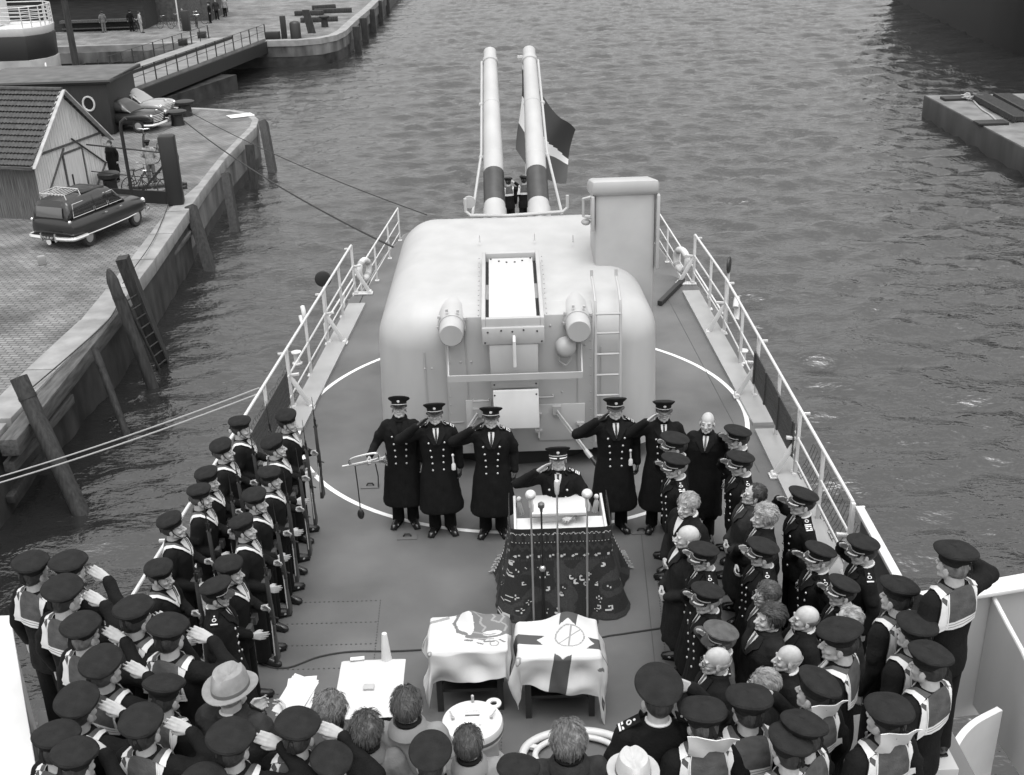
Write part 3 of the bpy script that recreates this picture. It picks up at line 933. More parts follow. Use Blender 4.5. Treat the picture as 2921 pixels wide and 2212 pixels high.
# ------------------------------------------------------------------ guard rails
def railing(xf, ys, braced, label, z=0.0, sgn=1, wires=2, bars=True):
    root = empty('guard_rail', (0, 0, 0), 0, label, 'railing')
    P = [Vector((xf(y), y, z)) for y in ys]
    mb = MB(); mb.tube([p + Vector((0, 0, 1.05)) for p in P], .022, 8); mb.build('top_rail', M_WHITEP, root)
    for i, h in enumerate((.62, .26)[:wires]):
        mb = MB(); mb.tube([p + Vector((-sgn * .005, 0, h)) for p in P], .017 if i == 0 else .014, 6); mb.build('lower_rail', M_WHITEP, root)
    for p, b in zip(P, braced):
        mb = MB(); mb.box(p + Vector((0, 0, .525)), (.05, .035 if not b else .075, 1.05)); mb.box(p + Vector((0, 0, .012)), (.12, .13, .024))
        if b: mb.box(p + Vector((sgn * .06, -.01, .98)), (.16, .03, .04))
        mb.build('post', M_WHITEP, root, .006)
        if b:
            mb = MB(); i_ = -sgn
            mb.bar(p + Vector((0, 0, .60)), p + Vector((i_ * .30, 0, .03)), .07, .045, (0, 1, 0))
            mb.bar(p + Vector((0, 0, .60)), p + Vector((i_ * .16, 0, .62)), .05, .04)
            mb.tube([p + Vector((i_ * .30, -.07, .045)), p + Vector((i_ * .30, .07, .045))], .038, 10)
            mb.tube([p + Vector((i_ * .02, -.07, .045)), p + Vector((i_ * .02, .07, .045))], .038, 10)
            mb.box(p + Vector((i_ * .16, 0, .02)), (.40, .16, .03))
            mb.build('brace', M_WHITEP, root, .004)
    return root
yR = [22.13, 20.62, 19.35, 17.87, 16.59, 15.14, 13.94, 12.72, 11.42]
railing(lambda y: 3.81 + min(.12, (22.13 - y) * .045), yR, [1, 0, 1, 0, 1, 0, 1, 0, 1], 'long white guard rail with braced posts along the right deck edge')
yL = [22.18, 20.86, 19.47, 18.05, 16.71, 15.35, 14.0, 12.6, 11.2, 9.9]
railing(lambda y: -3.17 - (22.18 - y) * .073, yL, [1, 0, 1, 0, 1, 0, 1, 0, 1, 0], 'long white guard rail with braced posts along the left deck edge', sgn=-1)
railing(lambda y: 4.93 - (y - 24.0) * .042, [24.2, 26.0, 27.8, 29.6, 31.4, 33.2], [0] * 6, 'white guard rail on the right side of the low after deck', z=-2.6)
railing(lambda y: -4.35 + (y - 24.0) * .095, [24.6, 26.6, 28.6, 30.6, 32.6, 34.4], [0] * 6, 'white guard rail on the left side of the low after deck', z=-2.6)

def slat_board(a, b_, z0, z1, label):
    """dark slatted boards lashed inside the rail"""
    root = empty('slatted_board', a, 0, label, 'board', 'slatted boards hung inside the guard rails')
    a, b_ = Vector(a), Vector(b_); mb = MB(); n_ = 6
    for k in range(n_):
        z = z0 + (z1 - z0) * (k + .5) / n_
        mb.bar(Vector((0, 0, z)), b_ - a + Vector((0, 0, z)), .02, (z1 - z0) / n_ * .86, (0, 0, 1))
    mb.build('slats', M_PLANK, root)
    for t in (.03, .33, .66, .97):
        mb = MB(); c = (b_ - a) * t; mb.bar(c + Vector((-.02, 0, z0)), c + Vector((-.02, 0, z1)), .02, .05, (0, 1, 0)); mb.build('batten', M_PLANK, root)
slat_board((3.86, 16.5, 0), (3.86, 13.9, 0), .32, .86, 'dark slatted board hung inside the right guard rail')
slat_board((-3.52, 16.3, 0), (-3.78, 12.2, 0), .30, .86, 'dark slatted board hung inside the left guard rail behind the sailors')

def net(xf, y0, y1, sgn, label):
    mb = MB(); n_ = int((y0 - y1) / .11)
    def P(u, v): 
        y = y0 + (y1 - y0) * u
        return Vector((xf(y) + sgn * (.02 + .20 * v), y, .05 + .42 * v - .10 * sin(pi * v) + .02 * sin(u * 40)))
    for i in range(n_ + 1): mb.tube([P(i / n_, v / 4) for v in range(5)], .0045, 4)
    for v in range(5): mb.tube([P(i / n_, v / 4) for i in range(0, n_ + 1)], .0045, 4)
    tag(mb.build('safety_net', M_NET), label, 'net')
net(lambda y: 3.95, 14.0, 10.6, 1, 'dark rope net along the foot of the right guard rail')
net(lambda y: -3.17 - (22.18 - y) * .073, 17.4, 14.4, -1, 'dark rope net along the foot of the left guard rail')

def ring(loc, R, r, rz, label, arc=(0, 2 * pi), name='lifebuoy', cat='lifebuoy'):
    mb = MB(); n_ = 28
    full = abs(arc[1] - arc[0] - 2 * pi) < .01
    pts = [(R * cos(arc[0] + (arc[1] - arc[0]) * k / (n_ if full else n_ - 1)), 0, R * sin(arc[0] + (arc[1] - arc[0]) * k / (n_ if full else n_ - 1))) for k in range(n_)]
    mb.tube(pts, r, 10, full); o = mb.build(name, M_WHITEP)
    xform(o, loc, (0, 0, rz)); tag(o, label, cat, 'lifebuoys on the rails')
    mb = MB(); mb.cur = 0
    for t in (.6, 2.2, 3.8, 5.4):
        c = Vector((R * cos(t), 0, R * sin(t))); tdir = Vector((-sin(t), 0, cos(t)))
        mb.tube([c - tdir * .03, c + tdir * .03], r * 1.06, 10)
    if full: mb.build('band', M_DARK if False else M_ROPE, o)
    return o
ring((-3.02, 22.75, .34), .20, .065, 1.15, 'white lifebuoy at the far end of the left rail')
ring((3.62, 22.55, .38), .22, .07, -1.15, 'white lifebuoy at the far end of the right rail')
ring((4.12, 19.3, .42), .26, .055, 1.3, 'white horseshoe lifebuoy outside the right rail', (-.9, 2.4))
ring((-3.62, 18.6, .95), .19, .04, -1.2, 'small white horseshoe lifebuoy on the left rail', (-2.6, 1.0))
def disc_post(x, y, z, rz, label):
    root = empty('signal_disc', (x, y, 0), rz, label, 'signal disc', 'black signal discs on rail posts')
    mb = MB(); mb.tube([(0, 0, 0), (0, 0, z)], .025, 8); mb.build('pole', M_WHITEP, root)
    mb = MB(); mb.lathe([(.02, -.03), (.12, -.03), (.155, -.015), (.155, .015), (.12, .03), (.02, .03)], (0, 0, z + .12), 28, Matrix.Rotation(pi / 2, 3, 'X')); mb.build('disc', M_DARK, root)
disc_post(-3.48, 20.28, .88, .1, 'round black disc on a pole at the left rail')
disc_post(4.02, 19.66, 1.10, 1.25, 'round black disc seen edge on at the right rail')
def reel(x, y, z, label):
    mb = MB(); mb.lathe([(.09, 0), (.09, .02), (.055, .03), (.055, .20), (.09, .21), (.09, .23)], (0, 0, 0), 18)
    o = mb.build('rope_reel', M_WHITEP); xform(o, (x, y, z)); tag(o, label, 'reel', 'small white reels by the rails')
reel(-3.80, 18.6, .0, 'small white reel at the foot of the left rail'); reel(4.0, 18.0, .0, 'small white reel at the foot of the right rail')

# thin cable lying along the port plate, hose near starboard side
mb = MB(); mb.tube(spline([at(800, 606), at(735, 740), at(700, 810), at(672, 860), at(664, 905), at(640, 960)], 30), .012, 5)
tag(mb.build('deck_cable', M_DROPE), 'thin dark cable along the left deck edge beside the white circle', 'cable')
mb = MB(); mb.bar(at(1425, 655, .06), at(1475, 605, .06), .09, .09)
tag(mb.build('boat_spar', M_DARK), 'dark spar lying on deck right of the turret', 'spar')
mb = MB()
for k in range(5): mb.tube([Vector((3.35 + .17 * k, 24.3, -2.2)), Vector((3.1 + .17 * k, 29.5, -1.9))], .03, 6)
tag(mb.build('pipe_rack', mat('pipe_grey', .08, .5)), 'bundle of dark pipes beyond the right end of the gun deck', 'pipes')
mb = MB(); mb.box((2.95, 22.9, .9), (.10, .25, 2.2)); tag(mb.build('locker_post', mat('post_brown', .045, .5), None, .01), 'dark upright post beside the turret hood', 'post')

# deck fittings: flush lashing plates
for i, (px, py) in enumerate(((1755, 1345), (1805, 1430), (1095, 1195), (1145, 1140), (880, 1160), (800, 1050), (1385, 1148), (1655, 1225))):
    root = empty('lashing_plate', at(px * 1.0, py) if px < 1500 else at((1800 + (px - 1755) * .27) if False else px - 150, py - 180), 0, None)
    tag(root, ('flush lashing plate by the right side of the white circle', 'flush lashing plate beside the right deck edge', 'flush lashing plate between two greatcoat officers', 'flush lashing plate under the turret front officers', 'wedge plate at the feet of the bugler', 'flush lashing plate left of the bugler', 'wedge plate beside the front right officer', 'flush lashing plate near the old civilian')[i], 'deck fitting', 'lashing plates on the deck')
    mb = MB(); mb.box((0, 0, .006), (.26, .15, .012)); mb.build('plate', M_DECK, root)
    mb = MB(); mb.tube([(-.05, 0, .012), (-.03, 0, .045), (.03, 0, .045), (.05, 0, .012)], .012, 6); mb.build('eye', M_DARK, root)
# ------------------------------------------------------------------ gun turret
def turret():
    T = empty('gun_turret', (.08, 16.2, 0), 0, 'light grey twin gun turret standing in a white painted circle', 'gun turret')
    L = lambda x, y, z: (x - .08, y - 16.2, z)        # world -> local
    # gunhouse shell
    mb = MB()
    mb.hexa([L(-1.93, 14.5, .27), L(2.12, 14.5, .27), L(1.98, 18.75, .27), L(-1.86, 18.75, .27), L(-1.88, 14.5, 2.42), L(2.11, 14.5, 2.42), L(1.75, 18.35, 2.80), L(-1.68, 18.35, 2.80)])
    me = bpy.data.meshes.new('gunhouse'); me.from_pydata([tuple(p) for p in mb.v], [], mb.f)
    bm = bmesh.new(); bm.from_mesh(me); bmesh.ops.recalc_face_normals(bm, faces=bm.faces)
    es = [e for e in bm.edges if max(v.co.z for v in e.verts) > 1 and not (all(abs(v.co.z - .27) < .01 for v in e.verts))]
    bmesh.ops.bevel(bm, geom=es, offset=.56, segments=10, profile=.5, affect='EDGES')
    bm.to_mesh(me); bm.free(); me.materials.append(M_SHIP); smooth_angle(me, 50)
    link_mesh('gunhouse', me, T)
    # flat rear plate with a sharp upper edge
    mb = MB(); mb.hexa([L(-.90, 14.44, .27), L(1.13, 14.44, .27), L(1.13, 15.6, .27), L(-.90, 15.6, .27), L(-.90, 14.44, 2.36), L(1.13, 14.44, 2.36), L(1.13, 15.6, 2.50), L(-.90, 15.6, 2.50)])
    mb.build('rear_plate', mat('turret_rear_grey', .38, .5, var=.05, scale=3, bump=.05, bscale=8), T, .012)
    mb = MB(); mb.lathe([(1.62, 0), (1.62, .26)], (0, 0, 0), 48); mb.build('base_ring', M_DARK, T)
    # roof chute with recessed panel
    C = MB(); zt = lambda y: 2.39 + (y - 14.2) * .152
    def slab(m, x0, x1, y0, y1, dz, th): m.hexa([L(x0, y0, zt(y0) + dz - th), L(x1, y0, zt(y0) + dz - th), L(x1, y1, zt(y1) + dz - th), L(x0, y1, zt(y1) + dz - th), L(x0, y0, zt(y0) + dz), L(x1, y0, zt(y0) + dz), L(x1, y1, zt(y1) + dz), L(x0, y1, zt(y1) + dz)])
    slab(C, -.38, -.325, 14.12, 16.1, .07, .30); slab(C, .405, .46, 14.12, 16.1, .07, .30); slab(C, -.325, .405, 16.04, 16.1, .07, .3); slab(C, -.325, .405, 14.12, 14.17, .07, .3)
    C.build('chute_frame', M_SHIP, T, .008)
    C = MB(); slab(C, -.324, .404, 14.172, 16.038, -.06, .1); C.build('chute_well', M_DARK, T)
    C = MB(); slab(C, -.28, .36, 14.18, 15.93, .045, .05)
    C.build('chute_cover', mat('cover_white', .46, .4, var=.04, scale=3), T, .006)
    C = MB()
    for x, y in ((-.25, 15.9), (-.13, 15.83), (-.02, 15.79), (.1, 15.79), (.21, 15.83), (.33, 15.9)): C.lathe([(.014, 0), (.014, .012)], L(x, y, zt(y) + .045), 8)
    C.build('cover_studs', M_DARK, T)
    # chute front and trunk
    C = MB(); C.box2(L(-.38, 14.08, 2.08), L(.46, 14.4, 2.33)); C.build('chute_front', M_SHIP, T, .02)
    C = MB(); C.hexa([L(-.28, 14.12, 1.42), L(.36, 14.12, 1.42), L(.36, 14.43, 1.42), L(-.28, 14.43, 1.42), L(-.29, 14.09, 2.08), L(.37, 14.09, 2.08), L(.37, 14.43, 2.08), L(-.29, 14.43, 2.08)]); C.build('chute_trunk', M_SHIP, T, .012)
    C = MB(); C.hexa([L(-.26, 13.93, .90), L(.36, 13.93, .90), L(.36, 13.97, .90), L(-.26, 13.97, .90), L(-.26, 14.05, 1.42), L(.36, 14.05, 1.42), L(.36, 14.09, 1.42), L(-.26, 14.09, 1.42)]); C.build('chute_flap', M_WHITEP, T, .006)
    C = MB()
    for x, z in ((-.24, .94), (.33, .94), (-.24, 1.36), (.33, 1.36), (-.24, 1.5), (.33, 1.5), (-.34, 2.12), (.42, 2.12), (-.30, 2.27), (.36, 2.27), (-.12, 2.29), (.18, 2.29), (.03, 2.27)): C.ell(L(x, 14.03 + (z - 1.2) * .05 if z < 1.4 else 14.08, z), (.014, .014, .014), 6, 5)
    C.build('bolts', M_DARK, T)
    C = MB(); C.tube([L(.05, 14.09, 2.20), L(.05, 14.0, 2.16), L(.05, 13.98, 1.80)], .022, 8); C.build('lever', M_WHITEP, T)
    C = MB(); C.tube([L(-.86, 14.44, 1.95), L(-.85, 13.95, 1.66)], .012, 6); C.tube([L(.97, 14.44, 1.98), L(.95, 13.95, 1.68)], .012, 6); C.box2(L(-.86, 13.92, 1.63), L(.96, 13.945, 1.72)); C.build('step_bar', M_SHIP, T)
    for s, x in ((-1, -.79), (1, .92)):
        C = MB(); C.lathe([(.195, 0), (.195, .70), (.182, .72), (.168, .72), (.166, .98), (.150, 1.0), (.01, 1.0)], L(x, 15.1, 2.28), 30, Matrix.Rotation(pi / 2 + .05, 3, 'X')); v = C.build('vent_drum', M_SHIP, T)
        C = MB()
        for k in range(8):
            t = 2 * pi * k / 8 + .3; C.box(L(x + .195 * cos(t), 14.40, 2.30 + .195 * sin(t)), (.035, .05, .035))
        C.build('clamp', M_SHIP2, v).matrix_parent_inverse = Matrix()
    C = MB(); C.lathe([(.02, .16), (.07, .155), (.12, .12), (.145, .05), (.145, 0)][::-1], L(.75, 14.36, 1.92), 26, Matrix.Rotation(pi / 2, 3, 'X')); C.build('alarm_bell', M_SHIP, T)
    C = MB(); C.tube([L(.64, 14.40, 1.86), L(.66, 14.36, 1.70), L(.75, 14.34, 1.64), L(.82, 14.36, 1.72), L(.80, 14.40, 1.84)], .018, 6); C.build('bell_bracket', M_SHIP2, T)
    # ladder
    lad = None
    C = MB()
    for x in (1.16, 1.50): C.tube([L(x, 14.34, .45), L(x, 14.34, 2.35), L(x, 14.42, 2.53), L(x, 14.75, 2.64), L(x, 15.0, 2.68), L(x, 15.02, 2.78)], .022, 7)
    lad = C.build('ladder', M_SHIP, T)
    for z in (.55, .86, 1.17, 1.48, 1.79, 2.10, 2.38): C = MB(); C.tube([L(1.16, 14.34, z), L(1.50, 14.34, z)], .016, 6); C.build('rung', M_SHIP2, lad)
    # director hood on the right
    def wedge(x0, x1, y0, y1, zb0, zb1, zf, zr): return [L(x0, y0, zb0), L(x1, y0, zb0), L(x1, y1, zb1), L(x0, y1, zb1), L(x0, y0, zf), L(x1, y0, zf), L(x1, y1, zr), L(x0, y1, zr)]
    C = MB(); C.hexa(wedge(1.27, 2.15, 15.86, 16.75, 1.7, 1.7, 3.74, 3.54)); C.build('hood', mat('hood_grey', .36, .5, var=.06, scale=3), T, .07)
    C = MB(); C.hexa(wedge(1.225, 2.195, 15.81, 16.80, 3.60, 3.40, 3.83, 3.63)); h = C.build('hood_lid', M_SHIP, T, .07)
    for q0, q1 in ((L(1.22, 15.80, 3.1), L(1.265, 15.92, 3.60)), (L(2.157, 15.80, 2.5), L(2.205, 15.94, 3.60))):
        C = MB(); C.box2(q0, q1); C.build('hood_frame', M_SHIP2, T, .01)
    C = MB(); C.tube([L(1.22, 15.9, 3.58), L(1.11, 15.9, 3.56), L(1.11, 15.9, 3.30), L(1.22, 15.9, 3.27)], .022, 7); C.ell(L(1.15, 15.95, 3.20), (.07, .07, .05)); C.build('hood_handle', M_SHIP, T)
    # front lip and fittings on the roof
    C = MB(); yf = 18.02
    C.tube([L(-.66, yf, 3.05), L(-.66, yf, 2.84), L(-.58, yf - .04, 2.78), L(.03, yf - .06, 2.76), L(.92, yf - .04, 2.79), L(1.0, yf, 2.85), L(1.0, yf, 3.05)], .028, 8)
    C.build('gun_port_lip', M_SHIP, T)
    C = MB(); C.lathe([(.10, 0), (.10, .05), (.02, .05)], L(-.60, 18.2, 2.95), 18, Matrix.Rotation(pi / 2, 3, 'X')); C.build('roof_fitting', M_SHIP2, T)
    C = MB()
    for x, y in ((-.42, 16.75), (.42, 16.75), (1.0, 16.6)): C.lathe([(.02, 0), (.008, .02), (.006, .11)], L(x, y, 2.70), 8)
    C.build('lifting_pins', M_SHIP2, T)
    # rear door outlines, handles, dogs, turnbuckles
    for q0, q1 in ((L(-.66, 14.415, .42), L(-.30, 14.438, 1.12)), (L(.36, 14.415, .45), L(1.02, 14.438, 1.02))):
        C = MB(); C.box2(q0, q1); C.build('rear_door', mat('door_grey', .42, .5), T, .01)
    for x, z in ((-.42, 1.13), (.48, 1.16)):
        C = MB(); C.tube([L(x - .13, 14.43, z), L(x - .13, 14.36, z), L(x + .09, 14.36, z), L(x + .09, 14.43, z)], .013, 6); C.build('hand_grip', M_SHIP, T)
    C = MB()
    for x, z in ((-.15, .80), (.36, .62), (.36, .88), (.95, .58), (.95, .72), (-.34, .55), (-.34, .85), (.1, .8)): C.box(L(x, 14.40, z), (.10, .06, .035)); C.tube([L(x, 14.38, z), L(x, 14.36, z - .09)], .018, 6)
    C.build('door_dogs', M_SHIP, T)
    for s, x in ((-1, -.50), (1, .62)):
        C = MB(); a = Vector(L(x, 14.36, .92)); b_ = Vector(L(x + s * .62, 13.75, .22)); d = b_ - a
        C.box(a + Vector((0, .05, .02)), (.12, .10, .13))
        for k in (-1, 1): C.tube([a + Vector((0, 0, k * .028)), a + d * .35 + Vector((0, 0, k * .028))], .014, 6)
        C.ell(a + d * .36, (.045, .045, .05), 10, 7)
        for k in (-1, 1): C.tube([a + d * .36 + Vector((0, 0, k * .025)), a + d * .62 + Vector((0, 0, k * .025))], .013, 6)
        C.tube([a + d * .6, a + d * .72], .035, 8)
        C.build('turnbuckle', M_SHIP, T)
        C = MB(); C.tube([a + d * .72, b_, b_ - Vector((0, 0, .2))], .03, 8); C.build('stay_rod', M_DARK, T)
    C = MB()
    for k, (x, z) in enumerate([(-.86, 1.7), (-.70, 1.7), (-.55, 1.7), (-.30, 2.2), (-.29, 1.9), (-1.2, 1.62), (-1.1, 1.62), (.55, 2.2), (.98, 1.68), (.70, .98), (.70, 1.2), (1.02, 1.9)]): C.ell(L(x, 14.435, z), (.016, .012, .016), 7, 5)
    for k in range(15):
        for x in (-.87, 1.10): C.ell(L(x, 14.437, .40 + k * .13), (.010, .007, .010), 6, 4)
    for k in range(13):
        for x in (-.42, .50): C.ell(L(x, 14.3 + k * .14, zt(14.3 + k * .14) + .03), (.011, .011, .010), 6, 4)
    C.build('rivets', M_SHIP2, T)
    C = MB()
    for x in (-1.2, 1.25): C.bar(L(x, 14.485, .35), L(x, 14.485, 1.85), .012, .012, (0, 1, 0))
    C.bar(L(-.88, 14.43, .78), L(-.70, 14.43, .78), .012, .01); C.bar(L(-.62, 14.432, .3), L(-.62, 14.432, 2.3), .010, .01, (0, 1, 0)); C.bar(L(.92, 14.432, .3), L(.92, 14.432, 2.3), .010, .01, (0, 1, 0)); C.build('weld_seams', M_SHIP2, T)
    # barrels
    for s, x in ((-1, -.185), (1, .545)):
        a = Vector(L(x, 17.6, 2.32)); e = Vector(L(x - .02, 21.75, 4.74)); d = (e - a).normalized(); Ln = (e - a).length
        q = d.to_track_quat('Z', 'Y').to_matrix()
        C = MB(); C.lathe([(.195, 0), (.195, .85), (.182, .87), (.178, 1.0)], a, 28, q); b = C.build('gun_barrel', M_SHIP, T)
        C = MB(); C.lathe([(.180, .98), (.177, 1.72)], a, 28, q); C.build('dark_sleeve', mat('sleeve_dark', .035, .45, var=.25, scale=6), b)
        C = MB(); C.lathe([(.172, 1.70), (.172, 2.15), (.170, 2.16), (.148, 3.5), (.146, 3.52), (.121, Ln - .05), (.121, Ln)], a, 28, q, cap=False); C.build('barrel_tube', M_SHIP, b)
        C = MB(); C.lathe([(.121, Ln - .22), (.143, Ln - .2), (.143, Ln - .12), (.121, Ln - .1)], a, 28, q); C.build('muzzle_collar', M_SHIP, b)
        C = MB(); C.lathe([(.120, Ln - .02), (.120, Ln + .12), (.02, Ln + .125)], a, 28, q); C.build('tampion', M_SHIP2, b)
        C = MB(); sx = s * .17
        C.tube([a + d * .7 + Vector((s * .38, 0, 0)), a + d * 1.6 + Vector((s * .27, 0, .02)), a + d * 2.2 + Vector((s * .2, 0, .02)), a + d * (Ln - .15) + Vector((s * .155, 0, 0))], .024, 7)
        C.build('side_rod', M_SHIP, b)
        for t in (2.1, 3.45):
            C = MB(); C.lathe([(.172 - .020 * (t > 3), t - .02), (.176 - .020 * (t > 3), t), (.172 - .020 * (t > 3), t + .02)], a, 24, q)
            C.ell(a + d * t + Vector((s * (.205 - .02 * (t > 3)), 0, .01)), (.045, .035, .05), 8, 6); C.build('rod_clamp', M_SHIP, b)
    return T
turret()
# ------------------------------------------------------------------ lectern with carpet, microphones
M_CARP = [mat('carpet_dark', .016, .95, var=.3, scale=60, bump=.4, bscale=150), mat('carpet_mid', .034, .95, var=.3, scale=60, bump=.4, bscale=150), mat('carpet_white', .50, .95, bump=.4, bscale=150), mat('carpet_fringe', .34, .95)]
def lectern():
    root = empty('lectern', (.50, 11.4, 0), 0, 'open white lectern box draped with a dark patterned carpet', 'lectern')
    mb = MB()
    mb.box2((-.50, -.36, .02), (.50, -.33, 1.05)); mb.box2((-.53, -.36, .02), (-.50, .40, 1.07)); mb.box2((.50, -.36, .02), (.53, .40, 1.07))
    mb.build('box_panels', M_WHITEP, root, .005)
    mb = MB(); mb.box2((-.498, -.328, 1.0), (.498, -.06, 1.03)); mb.build('ledge', M_WHITEP, root)
    mb = MB(); mb.hexa([(-.34, -.24, 1.15), (.30, -.24, 1.15), (.30, .08, 1.21), (-.34, .08, 1.21), (-.34, -.24, 1.19), (.30, -.24, 1.19), (.30, .08, 1.25), (-.34, .08, 1.25)]); mb.box2((-.22, -.17, 1.03), (.18, -.13, 1.15)); mb.box2((-.22, 0, 1.03), (.18, .03, 1.17)); mb.build('reading_desk', mat('desk_light', .5, .5), root, .006)
    for s in (-1, 1):
        mb = MB(); c = Vector((s * .46, .33, 1.06)); mb.ell(c, (.03, .03, .035))
        for k in range(9):
            t = 2 * pi * k / 9; mb.tube([c, c + Vector((.025 * cos(t), .025 * sin(t), -.08)), c + Vector((.03 * cos(t) - s * .02, .03 * sin(t), -.20))], .008, 5)
        mb.build('tassel', M_WHITE, root)
    # carpet: runs left side - front - right side, flares at the floor
    path = [(-.56, .42), (-.56, .1), (-.55, -.30), (-.51, -.385), (-.2, -.395), (.2, -.395), (.51, -.385), (.55, -.30), (.56, .1), (.56, .42)]
    P = spline([(a, b, 0) for a, b in path], 90)
    # resample evenly
    Ls = [0]
    for i in range(1, len(P)): Ls.append(Ls[-1] + (P[i] - P[i - 1]).length)
    NU, NV = 230, 110; tot = Ls[-1]; base = []; k = 0
    for i in range(NU + 1):
        s = tot * i / NU
        while k < len(Ls) - 2 and Ls[k + 1] < s: k += 1
        f = (s - Ls[k]) / max(1e-6, Ls[k + 1] - Ls[k]); base.append(P[k].lerp(P[k + 1], f))
    g = []; rnd = random.Random(4)
    for j in range(NV + 1):
        v = j / NV; row = []
        for i in range(NU + 1):
            b = base[i]; u = i / NU
            d = (base[min(i + 1, NU)] - base[max(i - 1, 0)]); nrm = Vector((d.y, -d.x, 0)).normalized()
            fl = .05 * v + .22 * max(0, v - .25) ** 1.6
            fold = (.075 * noise.noise(Vector((u * 9, v * 1.2, 2.0))) + .035 * noise.noise(Vector((u * 23, v * 2.0, 7.0)))) * max(0, v - .12)
            side = max(0, abs(u - .5) - .36) / .14
            corner = (1 if u > .5 else .2) * .17 * side * max(0, v - .4) ** 1.3
            z = 1.085 * (1 - v) + .012 + .02 * side * v
            row.append(b + nrm * (fl + fold + .02) + Vector((0, -.10 * max(0, v - .35) - .0, z)) + Vector(((1 if u > .5 else -1) * corner, 0, 0)))
        g.append(row)
    mb = MB(); mb.sheet(g, .008)
    # pattern, face by face
    W, H = tot, 1.15
    motifs = []
    for _ in range(64): motifs.append((rnd.uniform(0, W), rnd.uniform(.46, 1.1), rnd.choice('hhsdd'), rnd.choice((-1, 1)), rnd.uniform(.7, 1.25)))
    def pat(x, y):
        if y < .035: return 0
        if y < .085: return 2 if abs(((x / .052) % 1) - .5) * .05 + .042 < y - .035 + .028 and abs(abs(((x / .052) % 1) - .5) * .07 - (y - .045)) < .0095 else 0
        if y < .17: return 1 if int(x / .03) % 3 else 0
        if y < .20: return 2 if (int(x / .012) % 3 == 0 and .182 < y < .192) else 0
        if y < .33: return 1 if (abs((x / .09) % 1 - .5) * .12 + .2 < y < abs((x / .09) % 1 - .5) * .12 + .25) else 0
        if y < .40:
            a = (x / .13) % 1; return 2 if ((a - .35) ** 2 * .017 + (y - .372) ** 2) < .00022 or ((a - .62) ** 2 * .017 + (y - .355) ** 2) < .00022 else 0
        if y < .43: return 1 if int(x / .01) % 2 else 0
        for mx, my, t, sg, sc in motifs:
            dx, dy = (x - mx) / sc * sg, (y - my) / sc
            if abs(dx) > .06 or abs(dy) > .06: continue
            r = hypot(dx, dy)
            if t == 'h':
                if (-.03 < dx < .012 and abs(dy - .012) < .009) or (abs(dx - .014) < .008 and -.022 < dy < .012) or (abs(hypot(dx - .004, dy + .02) - .013) < .005 and dy < -.02): return 2
            elif t == 's':
                a = atan2(dy, dx)
                if .008 < r < .028 and abs(sin(2 * a)) < .45: return 2
            else:
                if ((dx + .008) ** 2 + (dy) ** 2) < .00007 or ((dx - .012) ** 2 + (dy - .014) ** 2) < .00006: return 2
            if r < .05: return 0
        return 1 if noise.noise(Vector((x * 4, y * 4, 3))) > .05 else 0
    k = 0
    for j in range(NV):
        for i in range(NU):
            m_ = pat(W * (i + .5) / NU, H * (j + .5) / NV)
            if (i < 3 or i > NU - 4) and j > 3: m_ = 2 if (j // 2) % 2 else 0
            mb.m[k] = m_; mb.m[k + 1] = m_; k += 2
    mb.build('carpet', M_CARP, root)
    mb = MB()
    for s, u in ((-1, 0), (1, NU)):
        for q in range(26):
            v = NV - 24 + q if NV - 24 + q <= NV else NV
            p = g[v][u]; mb.tube([p, p + Vector((s * .05 + rnd.uniform(-.01, .01), rnd.uniform(-.01, .03), -.012))], .006, 4)
    mb.build('fringe', M_CARP[3], root)
lectern()
M_CHROME = mat('chrome_tube', .62, .28, .7)
def mic(x, y, h, head, label, dark=False, arm=None):
    root = empty('microphone', (x, y, 0), 0, label, 'microphone', 'microphones at the lectern')
    mt = M_SHIP2 if not dark else M_DARK
    mb = MB(); mb.lathe([(.13, 0), (.13, .012), (.03, .03), (.016, .04)], (0, 0, 0), 20); mb.build('base', M_DARK, root)
    mb = MB()
    if dark: mb.tube([(0, 0, .03), (0, 0, .72)], .017, 8)
    else: mb.tube([(0, 0, .03), (0, 0, h * .55)], .012, 8)
    mb.tube([(0, 0, .6 if dark else h * .5), (0, 0, h - .06)], .010, 8); mb.build('stand', M_CHROME if not dark else mt, root)
    if dark:
        mb = MB(); mb.ell((0, 0, .74), (.035, .035, .04)); mb.build('clutch', M_CHROME, root)
    mb = MB()
    if head == 'ball':
        mb.ell((0, -.01, h), (.060, .054, .058), 18, 12); mb.lathe([(.03, -.02), (.03, 0), (.018, .01)], (0, -.062, h), 14, Matrix.Rotation(pi / 2, 3, 'X')); mb.tube([(0, 0, h - .16), (0, 0, h - .06)], .022, 8); mb.tube([(.0, -.02, h - .06), (.02, -.035, h - .12), (.015, -.03, h - .2)], .014, 6)
    elif head == 'stick': mb.lathe([(.016, -.10), (.022, -.08), (.028, -.02), (.030, .05), (.024, .07), (.01, .078)], (0, 0, h), 16)
    else: mb.lathe([(.014, -.10), (.018, -.06), (.036, -.04), (.036, .0), (.02, .015)], (0, 0, h), 14)
    mb.build('head', mat('mic_pale', .60, .35, .2) if head != 'stub' else mat('mic_dark', .10, .4), root)
ym = 10.72
def mpos(px_, py_, y): 
    for z in [k * .01 for k in range(60, 200)]:
        p = at(px_, py_, z)
        if p.y < y: return p.x, p.z
    return p.x, 1.3
